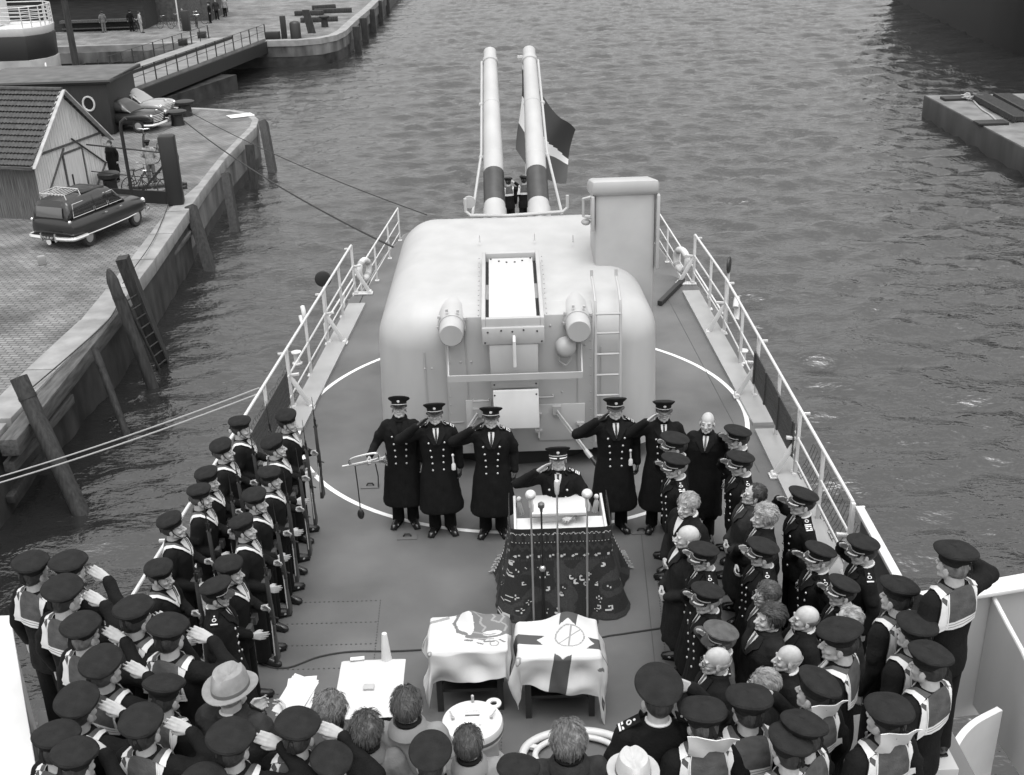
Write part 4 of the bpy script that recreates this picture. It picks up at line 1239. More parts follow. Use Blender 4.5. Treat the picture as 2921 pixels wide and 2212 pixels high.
for (px_, py_, hd, lb, dk) in ((1146, 1068, 'ball', 'round pale microphone on the left of the lectern', False), (1268, 1066, 'ball', 'round pale microphone on the right of the lectern', False), (1203, 1052, 'stick', 'slim microphone on the tall stand at the middle of the lectern', False), (1169, 1088, 'stub', 'small dark microphone on the black stand with a bright clutch', True)):
    y = ym - (.14 if hd == 'stick' else 0); x, h = mpos(px_, py_, y); mic(x, y, h, hd, lb, dk)

# ------------------------------------------------------------------ tables with flags
M_TABLE = mat('dark_table_wood', .022, .5)
M_FW = mat('flag_white', .50, .85, var=.03, scale=6, bump=.12, bscale=60); M_FG = mat('flag_grey', .13, .85); M_FD = mat('flag_dark', .055, .85); M_FL = mat('flag_pale_line', .24, .85)
def table(c, sx, sy, h, label, group, topm):
    root = empty('table', (c.x, c.y, 0), 0, label, 'table', group)
    mb = MB(); mb.box2((-sx, -sy, h - .035), (sx, sy, h)); mb.build('table_top', topm, root, .008)
    for i in (-1, 1):
        for j in (-1, 1):
            mb = MB(); mb.box2((i * (sx - .09), j * (sy - .08), 0), (i * (sx - .03), j * (sy - .02), h - .036)); mb.build('leg', M_TABLE, root)
    mb = MB(); mb.box2((-sx + .09, sy - .07, .12), (sx - .09, sy - .04, h - .037)); mb.build('back_panel', M_TABLE, root)
    mb = MB(); mb.box2((-sx + .09, -sy + .08, .20), (sx - .09, sy - .08, .235)); mb.build('shelf', M_TABLE, root)
    return root
def draped(c, sx, sy, h, S, rot, off, bumps, pat, mats, label, name='draped_flag', N=150, group=None):
    g = []; co, si = cos(rot), sin(rot); S = S if isinstance(S, tuple) else (S, S)
    for j in range(N + 1):
        row = []
        for i in range(N + 1):
            a, b = (i / N - .5) * 2 * S[0], (j / N - .5) * 2 * S[1]
            x, y = co * a - si * b + off[0], si * a + co * b + off[1]
            cx_, cy_ = max(-sx, min(sx, x)), max(-sy, min(sy, y)); dx, dy = x - cx_, y - cy_; d = hypot(dx, dy) * (1 + .45 * min(1, min(abs(dx), abs(dy)) * 7))
            z = h + .008
            if d > 0:
                fold = .11 * noise.noise(Vector((x * 4.5, y * 4.5, 1.0 + c.x))) * min(1, d * 3)
                o_ = min(d, .015 + .10 * d + fold + .02)
                hh = hypot(dx, dy); cx_ += dx / hh * o_; cy_ += dy / hh * o_; z = h + .008 - max(0, d - .02) * .97
            zz = z
            for bx, by, r, hh in bumps: zz += hh * math.exp(-((cx_ - bx) ** 2 + (cy_ - by) ** 2) / r ** 2)
            zz += .006 * noise.noise(Vector((x * 7, y * 7, c.x)))
            row.append(Vector((cx_, cy_, max(.012, zz))))
        g.append(row)
    mb = MB(); mb.sheet(g, .005); k = 0
    for j in range(N):
        for i in range(N):
            m_ = pat((i + .5) / N * 2 - 1, (j + .5) / N * 2 - 1); mb.m[k] = m_; mb.m[k + 1] = m_; k += 2
    o = mb.build(name, mats); o.location = (c.x, c.y, 0)
    return tag(o, label, 'flag', group)
def seg(px_, py_, ax, ay, bx, by):
    dx, dy = bx - ax, by - ay; t = max(0, min(1, ((px_ - ax) * dx + (py_ - ay) * dy) / (dx * dx + dy * dy))); return hypot(px_ - ax - t * dx, py_ - ay - t * dy)
T1 = (at(945, 1335, .78) + at(1085, 1335, .78) + at(932, 1405, .78) + at(1092, 1405, .78)) / 4 + Vector((-.01, 0, 0))
T2 = (at(1125, 1345, .78) + at(1275, 1345, .78) + at(1118, 1418, .78) + at(1288, 1418, .78)) / 4 + Vector((.02, 0, 0))
table(T1, .37, .27, .78, 'dark wooden table under the flag with the animal figure', 'dark tables under the flags', M_TABLE)
table(T2, .38, .28, .78, 'dark wooden table under the flag with the dark bars', 'dark tables under the flags', M_TABLE)
squig = [[(-.05 + .5, .62), (.2, .5), (.32, .42), (.28, .3), (.36, .2), (.3, .1)], [(.5, .6), (.55, .45), (.48, .35), (.6, .28)], [(.15, .1), (.3, .02), (.4, -.02), (.5, 0)], [(.1, -.08), (.3, -.12), (.45, -.15)], [(.66, .66), (.7, .45), (.62, .3), (.72, .2), (.66, .05)]]
def pat1(u, v):
    for s in squig:
        for a, b in zip(s[:-1], s[1:]):
            if seg(u, v, *a, *b) < .018: return 3
    body = ((u - .42) / .50) ** 2 + ((v - .32) / .43) ** 2 < 1 and not ((u - .02) / .16) ** 2 + ((v - .3) / .3) ** 2 < 1
    if body and ((u + .35) > 0): 
        if ((u - .45) / .16) ** 2 + ((v - .02) / .08) ** 2 < 1: return 0
        return 1
    for a, b, w in (((-.02, .62), (-.14, .42), .03), ((-.14, .42), (-.10, .18), .025), ((-.10, .18), (.02, .08), .04), ((.05, .0), (.3, -.12), .05), ((.0, -.1), (.1, -.14), .025), ((.3, -.2), (.45, -.22), .02), ((.18, -.22), (.26, -.27), .018), ((.55, -.2), (.62, -.28), .018), ((-.06, .6), (.02, .72), .03)):
        if seg(u, v, *a, *b) < w: return 1
    if abs(hypot(u - .45, v + .28) - .07) < .013 or abs(hypot(u + .62, v + .35) - .035) < .012: return 3
    if -.95 < u < -.2 and abs(v - .62 - .25 * (u + .2)) < .045: return 3
    if u > .88: return 2
    return 0
def pat2(u, v):
    for ang in (0, pi / 2, pi, 3 * pi / 2):
        x, y = cos(ang) * u + sin(ang) * v, -sin(ang) * u + cos(ang) * v
        if abs(x) < .12 and y < -.30 - .10 * (1 - abs(x) / .12) : return 2
    r = hypot((u - .05), (v - .1))
    if abs(r - .2) < .012 or (r < .2 and (abs(u - .05) < .012 or abs(u - .05 - (v - .1)) < .012)): return 3
    if .72 < u < .84 and -.86 < v < -.70: return 1 if hypot(u - .78, v + .78) < .025 else 2
    if seg(u, v, .52, -.50, .62, -.38) < .022: return 1
    if abs(hypot(u + .62, v + .52) - .05) < .013: return 3
    return 0
draped(T1, .37, .27, .78, (.62, .56), .13, (-.03, -.06), [(.02, .22, .11, .10), (.26, .2, .12, .03)], pat1, [M_FW, M_FG, M_FD, M_FL], 'white flag with a grey animal figure draped over a dark table', group='flags draped over the tables')
draped(T2, .38, .28, .78, (.72, .62), -.17, (.07, -.07), [(.10, .24, .17, .12), (.22, .05, .16, .04)], pat2, [M_FW, M_FG, M_FD, M_FL], 'white flag with dark swallow-tailed bars draped over a dark table', group='flags draped over the tables')
W0 = (at(745, 1415, .74) + at(868, 1418, .74) + at(728, 1556, .74) + at(854, 1552, .74)) / 4
table(W0, .30, .40, .72, 'small table with a white top left of the flags', None, M_TABLE)
draped(W0, .30, .40, .72, (.32, .43), 0.01, (0, 0), [], lambda u, v: 0, [M_FW], 'plain white cloth covering the small table', 'tablecloth', 40).__setitem__('category', 'tablecloth')
mb = MB(); mb.box((0, 0, .012), (.10, .075, .02)); o = mb.build('small_box', mat('box_grey', .38, .6), None, .003); xform(o, at(797, 1486, .735)); tag(o, 'small grey box lying on the white tablecloth', 'box')
mb = MB(); mb.box((0, 0, .007), (.14, .05, .012)); o = mb.build('folded_paper', M_WHITE); xform(o, at(772, 1424, .74), (0, 0, .1)); tag(o, 'folded white paper at the back of the white tablecloth', 'paper')
mb = MB(); mb.lathe([(.055, 0), (.05, .03), (.028, .30), (.024, .31), (.005, .312)], (0, 0, 0), 14); o = mb.build('paper_cone', M_WHITE); xform(o, at(835, 1423, .73)); tag(o, 'white paper cone standing at the back of the white tablecloth', 'cone')

# ------------------------------------------------------------------ vent head and ring coaming
def text_mesh(body, size, m, depth=.002):
    cu = bpy.data.curves.new('t', 'FONT'); cu.body = body; cu.size = size; cu.extrude = depth; cu.align_x = 'CENTER'; cu.align_y = 'CENTER'; cu.resolution_u = 2
    o = bpy.data.objects.new('t', cu); COL.objects.link(o)
    me = bpy.data.meshes.new_from_object(o.evaluated_get(bpy.context.evaluated_depsgraph_get()))
    bpy.data.objects.remove(o); me.materials.clear(); me.materials.append(m); return me
V = at(1020, 1553, .62)
root = empty('mushroom_vent', (V.x, V.y, 0), 0, 'white round mushroom vent with lettered cover in front of the flag table', 'deck vent')
mb = MB(); mb.lathe([(.33, 0), (.33, .02), (.30, .035), (.24, .05), (.235, .42), (.25, .46)], (0, 0, 0), 40); mb.build('trunk', M_SHIP, root)
mb = MB(); mb.lathe([(.22, .45), (.285, .47), (.292, .50), (.290, .585), (.280, .605), (.15, .625), (.01, .63)], (0, 0, 0), 44); hd = mb.build('cover', M_WHITEP, root)
mb = MB(); mb.lathe([(.2935, .505), (.295, .51), (.2945, .535), (.293, .54)], (0, 0, 0), 40); mb.build('rim_band', mat('band_grey', .09, .5), root)
mb = MB()
for k in range(24):
    t = 2 * pi * k / 24
mb.lathe([(.032, 0), (.075, 0), (.075, .02), (.032, .02), (.032, 0)], (.20, .25, .575), 24, None, 1, False, False); mb.build('lifting_eye', M_WHITEP, root, .003)
mb = MB(); mb.tube([(0, .25, .60), (0, .25, .67)], .014, 8); mb.ell((0, .25, .68), (.016, .016, .016)); mb.build('pin', M_SHIP, root)
for x, r in ((-.18, .5), (.18, -.7)):
    mb = MB(); mb.tube([(x, .0, .61), (x, 0, .65)], .016, 8); mb.tube([(x, 0, .65), (x - .06 * r, .07, .66)], .008, 6); mb.build('toggle', M_SHIP, root)
mb = MB(); mb.box2((-.085, -.10, .612), (-.070, .06, .638)); mb.box2((.070, -.10, .612), (.085, .06, .638)); mb.box2((-.068, .048, .612), (.068, .062, .634)); mb.build('window_frame', M_WHITEP, root)
mb = MB(); mb.box2((-.066, .030, .622), (.066, .044, .632)); mb.box2((-.04, .128, .612), (.04, .146, .6235)); mb.build('slot', mat('slot_dark', .08, .5), root)
for tx, sz, y in (('ONFFL', .050, .094), ('7', .055, .005)):
    o = link_mesh('lettering', text_mesh(tx, sz, mat('raised_letter', .42 if len(tx) > 1 else .05, .5)), root); o.location = (0 if len(tx) > 1 else .0, y, .6262)
RC = at(1245, 1628, .06)
root = empty('ring_coaming', (RC.x, RC.y, 0), 0, 'white oval tube frame on the deck behind the vent', 'deck frame')
for R_, r in ((.52, .042), (.40, .030)):
    mb = MB(); mb.tube([(R_ * cos(t) * (1.0 if R_ > .5 else 1), R_ * .62 * sin(t), .06 if R_ > .5 else .05) for t in [2 * pi * k / 48 for k in range(48)]], r, 10, True); mb.build('outer_tube' if R_ > .5 else 'inner_tube', M_WHITEP, root)
mb = MB()
for t in (2.7, 3.9, .5, 5.4): mb.bar((.38 * cos(t), .235 * sin(t), .05), (.52 * cos(t), .32 * sin(t), .05), .05, .035)
mb.box((-.30, -.12, .04), (.16, .10, .07)); mb.build('lugs', M_WHITEP, root)

def cable(pts, r, label):
    mb = MB(); mb.tube(spline([p + Vector((0, 0, r)) for p in pts], 40), r, 6); tag(mb.build('deck_cable', M_DROPE), label, 'cable', 'black cables on the deck')
cable([at(555, 1425), at(580, 1441), at(625, 1443), at(690, 1420), at(760, 1409), at(850, 1408), at(930, 1404)], .010, 'black cable on the deck between the armed sailors and the flag table')
cable([at(1240, 1400), at(1297, 1379), at(1350, 1370), at(1430, 1358)], .010, 'black cable on the deck right of the barred flag')

# ------------------------------------------------------------------ viewing platform and wing walls
PZ = 1.45
mb = MB(); mb.prism([(3.45, .8), (3.45, 7.5), (2.5, 7.3), (1.75, 6.3), (-1.7, 6.3), (-2.3, 7.3), (-4.15, 7.75), (-3.45, 5.9), (-3.45, .8)], PZ - .16, PZ); tag(mb.build('platform_deck', M_DECK), kind='structure')
def wing(label, sgn):
    root = empty('wing_wall', (0, 0, 0), 0, label, 'bulwark', 'pale bulwarks at the ends of the platform')
    if sgn > 0:
        mb = MB(); mb.hexa([(3.64, 8.64, .2), (6.0, 8.90, .2), (6.0, 8.95, .2), (3.64, 8.69, .2), (3.64, 8.64, 1.58), (6.0, 8.90, 1.78), (6.0, 8.95, 1.78), (3.64, 8.69, 1.58)]); mb.build('wall', M_SHIP, root)
        mb = MB(); mb.hexa([(3.60, 8.57, 1.585), (6.0, 8.80, 1.785), (6.0, 9.05, 1.785), (3.60, 8.77, 1.585), (3.60, 8.57, 1.63), (6.0, 8.80, 1.83), (6.0, 9.05, 1.83), (3.60, 8.77, 1.63)]); mb.build('cap_rail', M_WHITEP, root, .01)
        mb = MB(); pr = [(8.70, 1.60), (8.40, 1.52), (8.10, 1.45), (7.85, 1.35), (7.35, 1.1), (7.1, .35), (8.70, .35)]
        n_ = len(pr); x0, x1 = 4.38, 4.42
        mb.add([(x0 + (8.66 - y) * .06, y, z) for y, z in pr] + [(x1 + (8.66 - y) * .06, y, z) for y, z in pr], [list(range(n_)), list(range(n_, 2 * n_))[::-1]] + [(i, (i + 1) % n_, n_ + (i + 1) % n_, n_ + i) for i in range(n_)]); mb.build('stiffener', M_SHIP, root)
        mb = MB(); mb.tube([(4.40 + (8.66 - y) * .06, y, z) for y, z in pr[:6]], .022, 8); mb.build('stiffener_edge', M_WHITEP, root)
        mb = MB(); g = []
        cv = spline([at(2040, 1700, .95), at(2052, 1640, .95), at(2072, 1595, .95), at(2105, 1560, .95), at(2160, 1530, .95)], 24)
        for i, p in enumerate(cv):
            d = (cv[min(i + 1, len(cv) - 1)] - cv[max(i - 1, 0)]).normalized(); n2 = Vector((d.y, -d.x, 0))
            g.append([p - n2 * .025 - Vector((0, 0, .95)), p - n2 * .025, p + n2 * .025, p + n2 * .025 - Vector((0, 0, .95))])
        mb.sheet(g, .01); mb.build('curved_coaming', M_WHITEP, root)
    else:
        q = lambda z: [(-4.52, 8.27, z), (-3.32, 5.85, z), (-3.28, 5.85, z), (-4.48, 8.27, z)]
        mb = MB(); mb.hexa(q(.2) + q(2.0)); mb.build('wall', M_SHIP, root)
        q = lambda z: [(-4.95, 8.30, z), (-3.75, 5.80, z), (-3.25, 5.80, z), (-4.47, 8.30, z)]
        mb = MB(); mb.hexa(q(2.005) + q(2.05)); mb.build('cap_rail', M_WHITEP, root, .01)
wing('pale bulwark with a curved stiffener at the right end of the platform', 1)
wing('pale bulwark at the left end of the platform beside the saluting sailors', -1)
# weather cloth on the rail near the right wing
mb = MB(); mb.hexa([(4.0, 11.3, .12), (4.02, 11.3, .12), (4.02, 8.8, .12), (4.0, 8.8, .12), (4.0, 11.3, .95), (4.02, 11.3, .95), (4.02, 8.8, .95), (4.0, 8.8, .95)]); wc = mb.build('weather_screen', M_DARK)
tag(wc, 'dark steel screen under a wide white rail, right rail near end', 'screen')
mb = MB(); mb.bar((3.98, 11.35, 1.02), (3.95, 8.75, 1.02), .10, .05); mb.build('panel_rail', M_WHITEP, wc, .01)
# ------------------------------------------------------------------ the people
# belt on the torso ellipse (arms never disturb it)
def belt_mesh(cache={}):
    if 'b' in cache: return cache['b']
    mb = MB(); g = []
    for k in range(29):
        t = 2 * pi * k / 28; p = Vector((.186 * cos(t), .136 * sin(t), 1.04)); g.append([p - Vector((0, 0, .022)), p + Vector((0, 0, .022))])
    mb.sheet(g, .008)
    for x in (-.085, .085): mb.box((x, .138, 1.03), (.085, .05, .085))
    cache['b'] = mb.mesh('ammunition_belt', M_BELT); return cache['b']

def put(px_, py_, rz, label, base=0.0, h=1.78, **k):
    p = at(px_, py_, base + h * 1.66 / 1.78)
    return person((p.x, p.y, base), rz, label, h=h, **k)

def rifle_proto(cache={}):
    if 'r' in cache: return cache['r']
    root = empty('rifle', (0, 0, 0))
    mb = MB()   # local: butt at z=0, muzzle up; trigger side = -y
    mb.hexa([(-.022, -.075, 0), (.022, -.075, 0), (.022, .045, 0), (-.022, .045, 0), (-.018, -.035, .30), (.018, -.035, .30), (.018, .020, .30), (-.018, .020, .30)])
    mb.hexa([(-.018, -.035, .30), (.018, -.035, .30), (.018, .020, .30), (-.018, .020, .30), (-.021, -.012, .42), (.021, -.012, .42), (.021, .035, .42), (-.021, .035, .42)])
    mb.hexa([(-.021, -.012, .42), (.021, -.012, .42), (.021, .035, .42), (-.021, .035, .42), (-.018, .0, 1.0), (.018, .0, 1.0), (.016, .036, 1.0), (-.016, .036, 1.0)])
    mb.build('stock', M_WOOD, root, .008)
    mb = MB(); mb.tube([(0, .030, .45), (0, .030, 1.08)], .012, 8); mb.box((0, .04, .52), (.03, .03, .22)); mb.tube([(0, .05, .48), (.05, .05, .46)], .008, 6); mb.box((0, -.02, .50), (.022, .05, .09)); mb.box((0, .03, .99), (.045, .055, .02)); mb.box((0, .055, 1.05), (.01, .03, .02)); mb.build('barrel', M_STEEL, root)
    mb = MB(); mb.tube([(0, .012, 1.02), (0, .012, 1.10)], .013, 6); mb.hexa([(-.004, .0, 1.10), (.004, .0, 1.10), (.004, .026, 1.10), (-.004, .026, 1.10), (-.002, .010, 1.40), (.002, .010, 1.40), (.002, .016, 1.40), (-.002, .016, 1.40)]); mb.box((0, .02, 1.10), (.014, .06, .014)); mb.build('bayonet', M_STEEL, root)
    mb = MB(); mb.bar((.0, -.078, .10), (0, -.030, .54), .006, .022, (0, 1, 0)); mb.bar((0, .062, .56), (0, .052, .92), .006, .018, (0, 1, 0)); mb.build('sling', M_SLING, root)
    cache['r'] = root; cache['n'] = 0; return root
RIFLES = []
def give_rifle(o, label):
    r = rifle_proto()
    if RIFLES: r = copy_tree(r)
    # held upright in front of the chest
    m = Matrix.LocRotScale(o.location, o.rotation_euler, o.scale) @ Matrix.Translation((.018, .345, .62)) @ Matrix.Rotation(pi / 2, 4, 'Z')
    r.matrix_world = m; r.location = m.to_translation(); r.rotation_euler = m.to_euler(); r.scale = (1, 1, 1)
    tag(r, label, 'rifle', 'rifles held upright by the armed sailors'); RIFLES.append(r)

ORD = ['nearest the turret', 'second from the turret', 'third from the turret', 'fourth from the turret', 'fifth from the turret', 'nearest the camera']
GF = [(622, 911), (600, 970), (587, 1030), (553, 1078), (537, 1141), (497, 1232)]
GR = [(525, 925), (490, 975), (455, 1035), (430, 1080), (378, 1140), (340, 1245)]
for row, nm, hs in ((GF, 'inner', (1.80, 1.79, 1.76, 1.78, 1.80, 1.80)), (GR, 'outer', (1.80, 1.80, 1.78, 1.79, 1.80, 1.79))):
    for i, ((x, y), h) in enumerate(zip(row, hs)):
        o = put(x, y, -91 + (i * 7 % 5) - 2, 'armed sailor in round cap presenting a rifle, %s rank, %s' % (nm, ORD[i]), h=h, coat='tunic', ex='sailor', aR='lowgrip', aL='highgrip', yaw=(-6, 0, 4)[(i + (nm == 'outer')) % 3], hat='guard', hv=(i * 2 + (nm == 'outer')) % 3, tone=('dark', 'brown')[i % 2], strap=True, seed=i + (3 if nm == 'outer' else 0), group='armed sailors in two ranks')
        part('ammunition_belt', belt_mesh(), o)
        give_rifle(o, 'rifle with fixed bayonet held by the %s rank sailor %s' % (nm, ORD[i]))
put(460, 1290, -82, 'guard officer in long coat and peaked cap at the near end of the armed sailors', h=1.80, coat='great', ex='officer', hat='peaked', tone='dark', strap=True, boards=1, seed=1)

# front line beside the turret
FL = 'people standing before the turret'
BUG = put(858, 880, 184, 'bugler in long double-breasted coat and peaked cap holding a bugle', h=1.83, coat='great', ex='bugler', aR='bugle', hat='peaked', pitch=-20, seed=0, group=FL)
put(942, 897, 181, 'saluting greatcoat officer with white tassel, right beside the bugler', h=1.80, coat='great', ex='officer', aR='salute', hat='peaked', pitch=-14, seed=1, gloves=True, boards=3, group=FL)
put(1056, 900, 178, 'saluting greatcoat officer left of the lectern under the turret flap', h=1.80, coat='great', ex='officer', aR='salute', hat='peaked', pitch=-16, seed=2, gloves=True, boards=3, group=FL)
put(1326, 884, 180, 'tallest saluting greatcoat officer in front of the turret ladder', h=1.84, coat='great', ex='officer', aR='salute', hat='peaked', pitch=-12, seed=0, gloves=True, boards=2, group=FL)
put(1430, 890, 177, 'saluting greatcoat petty officer at the right end of the front line', h=1.80, coat='great', ex='officer', aR='salute', hat='peaked', seed=1, pitch=-6, group=FL)
put(1524, 910, 168, 'elderly bald civilian in dark overcoat standing beyond the officers', h=1.78, coat='over', ex='civil', aR='down', aL='down', hair='bald', tone='white', yaw=-4, pitch=-4, seed=2, bulk=1.05, group=FL)
put(1212, 990, 176, 'saluting officer with gold-peaked cap standing inside the lectern', h=1.80, coat='tunic', ex='officer', aR='salute', aL='lectern', hat='oak', pitch=-18, yaw=6, seed=2, boards=3)
for px_, py_, Y_, lb in ((978, 985, 12.72, 'white sword tassel on the officer beside the bugler'), (1096, 965, 12.75, 'white sword tassel on the officer left of the lectern'), (1362, 975, 12.8, 'white sword tassel on the tallest officer')):
    z = 1.2
    while at(px_, py_, z).y > Y_: z += .01
    p = at(px_, py_, z); mb = MB(); mb.tube([(0, 0, 0), (.004, 0, -.10)], .011, 6); mb.ell((0, 0, .01), (.018, .018, .022)); mb.lathe([(.012, -.10), (.026, -.12), (.028, -.19), (.02, -.195)], (.004, 0, 0), 12)
    o = mb.build('sword_tassel', M_WHITE); o.location = p; tag(o, lb, 'tassel', 'white sword tassels')
# bugle
hp = BUG.matrix_basis @ Vector((.435, .30, 1.055)); root = empty('bugle', hp, radians(4), 'polished bugle with dark cords held by the bugler', 'bugle')
M_BUG = mat('bugle_metal', .75, .2, .9); mb = MB(); R3 = Matrix.Rotation(radians(-4), 3, 'Y')
mb.tube(spline([(-.30, 0, -.03), (-.16, 0, -.01), (.10, 0, .035), (.17, 0, .07), (.13, 0, .13), (-.08, 0, .10), (-.19, 0, .06), (-.20, 0, .0), (-.12, .02, -.03), (.06, .02, .0)], 60), .015, 8)
mb.lathe([(.016, 0), (.024, .08), (.036, .15), (.06, .20), (.088, .225), (.084, .224), (.055, .195), (.03, .12)], (.04, .02, -.005), 22, Matrix.Rotation(pi / 2 - .12, 3, 'Y'), 1, True, False); mb.build('tubing', M_BUG, root)
mb = MB(); mb.tube([(-.14, .01, -.03), (-.13, 0, -.30), (-.125, 0, -.66)], .008, 5); mb.ell((-.125, 0, -.74), (.045, .03, .075)); mb.tube([(.12, 0, -.02), (.14, 0, -.2), (.13, 0, -.36)], .008, 5); mb.build('cords', M_DARK, root)

# dignitaries on the right
RG = 'dignitaries standing on the right of the deck'
D = lambda x, y, lb, rz=92, **k: put(x, y, rz, lb, group=RG, bw=1.07, **k)
D(1462, 962, 'officer with gold-peaked cap half hidden, farthest of the left file', h=1.78, aR='salute', hat='oak', seed=0)
D(1466, 1004, 'bearded-looking senior officer saluting, second of the left file', h=1.76, aR='salute', hat='oak', tone='grey', boards=2, seed=1)
D(1602, 946, 'saluting officer farthest back along the right deck edge', h=1.77, aR='salute', hat='peaked', seed=2, boards=1)
D(1603, 1000, 'stout saluting officer with gold-peaked cap behind the balding man in glasses', h=1.76, aR='salute', hat='oak', seed=0, boards=1, bulk=1.08)
D(1492, 1088, 'dark-haired civilian with white scarf turning his face to the camera', rz=120, yaw=12, h=1.78, coat='over', ex='scarf', aR='front', aL='front', hair='neat', tone='grey', seed=1)
D(1620, 1062, 'balding civilian in glasses and thick dark overcoat', h=1.76, coat='over', ex='civil', aR='front', aL='front', hair='streak', tone='dark', glasses=True, pitch=-10, seed=2, bulk=1.12, cloth=M_GREYCOAT)
D(1646, 1116, 'civilian with wavy pale grey hair looking left', h=1.76, coat='over', ex='civil', aR='front', hair='wavy', tone='grey', seed=0)
D(1488, 1158, 'bald moustached civilian in long dark overcoat holding his hat', h=1.76, coat='over', ex='scarf', aR='front', aL='front', hair='bald', tone='grey', moustache=True, seed=1, bulk=1.08, cloth=M_BLACK2)
D(1733, 1090, 'saluting officer with four white stripes on his shoulder by the rail', h=1.80, aR='salute', hat='oak', boards=4, seed=2)
D(1520, 1205, 'officer in glasses and gold-peaked cap saluting, in front of the bald moustached man', h=1.76, aR='salute', hat='oak', boards=2, glasses=True, seed=0, coat='great')
D(1648, 1196, 'stout officer with gold-peaked cap in the middle of the dignitaries', h=1.76, hat='oak', boards=2, seed=1, aR='salute2', bulk=1.08, coat='great')
D(1766, 1206, 'officer with narrow gold peak saluting beside the four-stripe officer', h=1.76, aR='salute', hat='oak', boards=1, seed=2, tone='grey')
D(1868, 1192, 'saluting officer nearest the right guard rail', h=1.80, aR='salute', hat='oak', boards=1, seed=0)
D(1535, 1294, 'grey-templed officer saluting in front of the khaki soldier', h=1.78, aR='salute', hat='oak', boards=1, tone='grey', seed=1, coat='great')
D(1656, 1274, 'civilian with horn-rimmed glasses and slick hair', h=1.75, coat='over', ex='civil', hair='neat', tone='brown', glasses=True, seed=2)
D(1660, 1334, 'civilian with thick wavy dark hair in a broad overcoat', rz=100, h=1.77, coat='over', ex='civil', hair='wavy', tone='dark', pitch=-10, seed=0, bulk=1.15, cloth=M_BLACK2)
D(1741, 1328, 'bald civilian in black coat between wavy-haired man and saluting sailor', h=1.74, coat='over', ex='scarf', hair='bald', tone='fair', pitch=-8, seed=1, bulk=1.05)
D(1812, 1282, 'officer with gold-peaked cap saluting behind the near sailors', rz=88, h=1.75, aR='salute', hat='oak', boards=1, seed=2)
D(1556, 1376, 'soldier in khaki uniform and khaki cap saluting', h=1.76, aR='salute', hat='khaki', cloth=M_KHAKI, trousers=M_KHAKI, tone='fair', boards=1, seed=0)
D(1548, 1432, 'bald civilian in glasses and black coat before the khaki soldier', h=1.75, coat='over', ex='civil', hair='bald', tone='white', glasses=True, seed=1)
D(1706, 1428, 'white-haired balding civilian with bare forehead near the sailors', h=1.73, coat='over', ex='scarf', hair='bald', tone='white', pitch=-6, seed=2)
D(1645, 1470, 'civilian with combed streaky grey hair and glasses', rz=70, h=1.72, coat='over', ex='civil', hair='neat', tone='grey', glasses=True, seed=0)
D(1838, 1332, 'grey-haired civilian mostly hidden behind the profile sailor', h=1.72, coat='over', ex='civil', hair='streak', tone='grey', seed=1)

# foreground right, on the platform
FR = 'servicemen on the right of the platform'
F = lambda x, y, lb, rz=25, **k: put(x, y, rz, lb, base=PZ, group=FR, **k)
F(1412, 1512, 'officer seen from behind with shoulder boards and white collar, saluting', rz=2, h=1.82, coat='tunic', ex='officer', aR='salute2', hat='peaked', boards=2, seed=0, tone='dark')
F(1523, 1568, 'sailor seen from behind with blown white collar below the saluting officer', rz=8, h=1.74, ex='sailor', hat='sailor', flip=True, seed=1, hv=0, tone='brown')
F(1602, 1528, 'saluting sailor in wide dark cap behind the streaky-haired civilian', rz=12, h=1.76, ex='sailor', aR='salute2', hat='sailor', seed=2, hv=2)
F(1742, 1500, 'sailor with dark hair and blown white collar at the centre right', rz=30, h=1.75, ex='sailor', hat='sailor', flip=True, seed=0, hv=1, yaw=15)
F(1745, 1592, 'sailor in tilted cap turned left at the bottom right', rz=45, h=1.74, ex='sailor', hat='sailor', seed=1, hv=1)
F(1702, 1630, 'sailor in tilted cap at the bottom edge right of the pale hat', rz=25, h=1.72, ex='sailor', hat='sailor', seed=2, hv=1)
F(1900, 1556, 'sailor with the largest blown white collar near the right bulwark', rz=25, h=1.75, ex='sailor', hat='sailor', flip=True, seed=0, hv=2, yaw=10)
F(1818, 1398, 'sailor in profile with open mouth and broad braided collar', rz=62, h=1.76, ex='sailor', hat='sailor', seed=1, hv=0, yaw=14, aL='front')
F(1930, 1292, 'saluting sailor farthest along the right guard rail', rz=40, h=1.74, ex='sailor', aR='salute', hat='sailor', seed=2, hv=0)
F(1958, 1368, 'saluting sailor between two others beside the right bulwark', rz=38, h=1.74, ex='sailor', aR='salute2', hat='sailor', seed=0, hv=0)
F(2004, 1450, 'sailor with folded white collar in front of the right bulwark', rz=34, h=1.74, ex='sailor', aR='salute2', hat='sailor', seed=1, hv=1, yaw=8)
put(2068, 1212, 22, 'tall sailor seen from behind saluting at the right bulwark', base=PZ + .40, h=1.80, ex='sailor', aR='salute', hat='sailor', seed=2, hv=0, tone='fair', yaw=8)
mb = MB(); p = at(2068, 1212, PZ + .4 + 1.68); mb.box((p.x, p.y, PZ + .2), (.36, .32, .398)); tag(mb.build('step_box', M_SHIP2, None, .01), 'grey step box under the tall saluting sailor', 'step')
put(1356, 1672, 5, 'person in a pale felt hat at the bottom edge', base=PZ, h=1.66, coat='over', ex='civil', hat='light_fedora', tone='grey', seed=0)

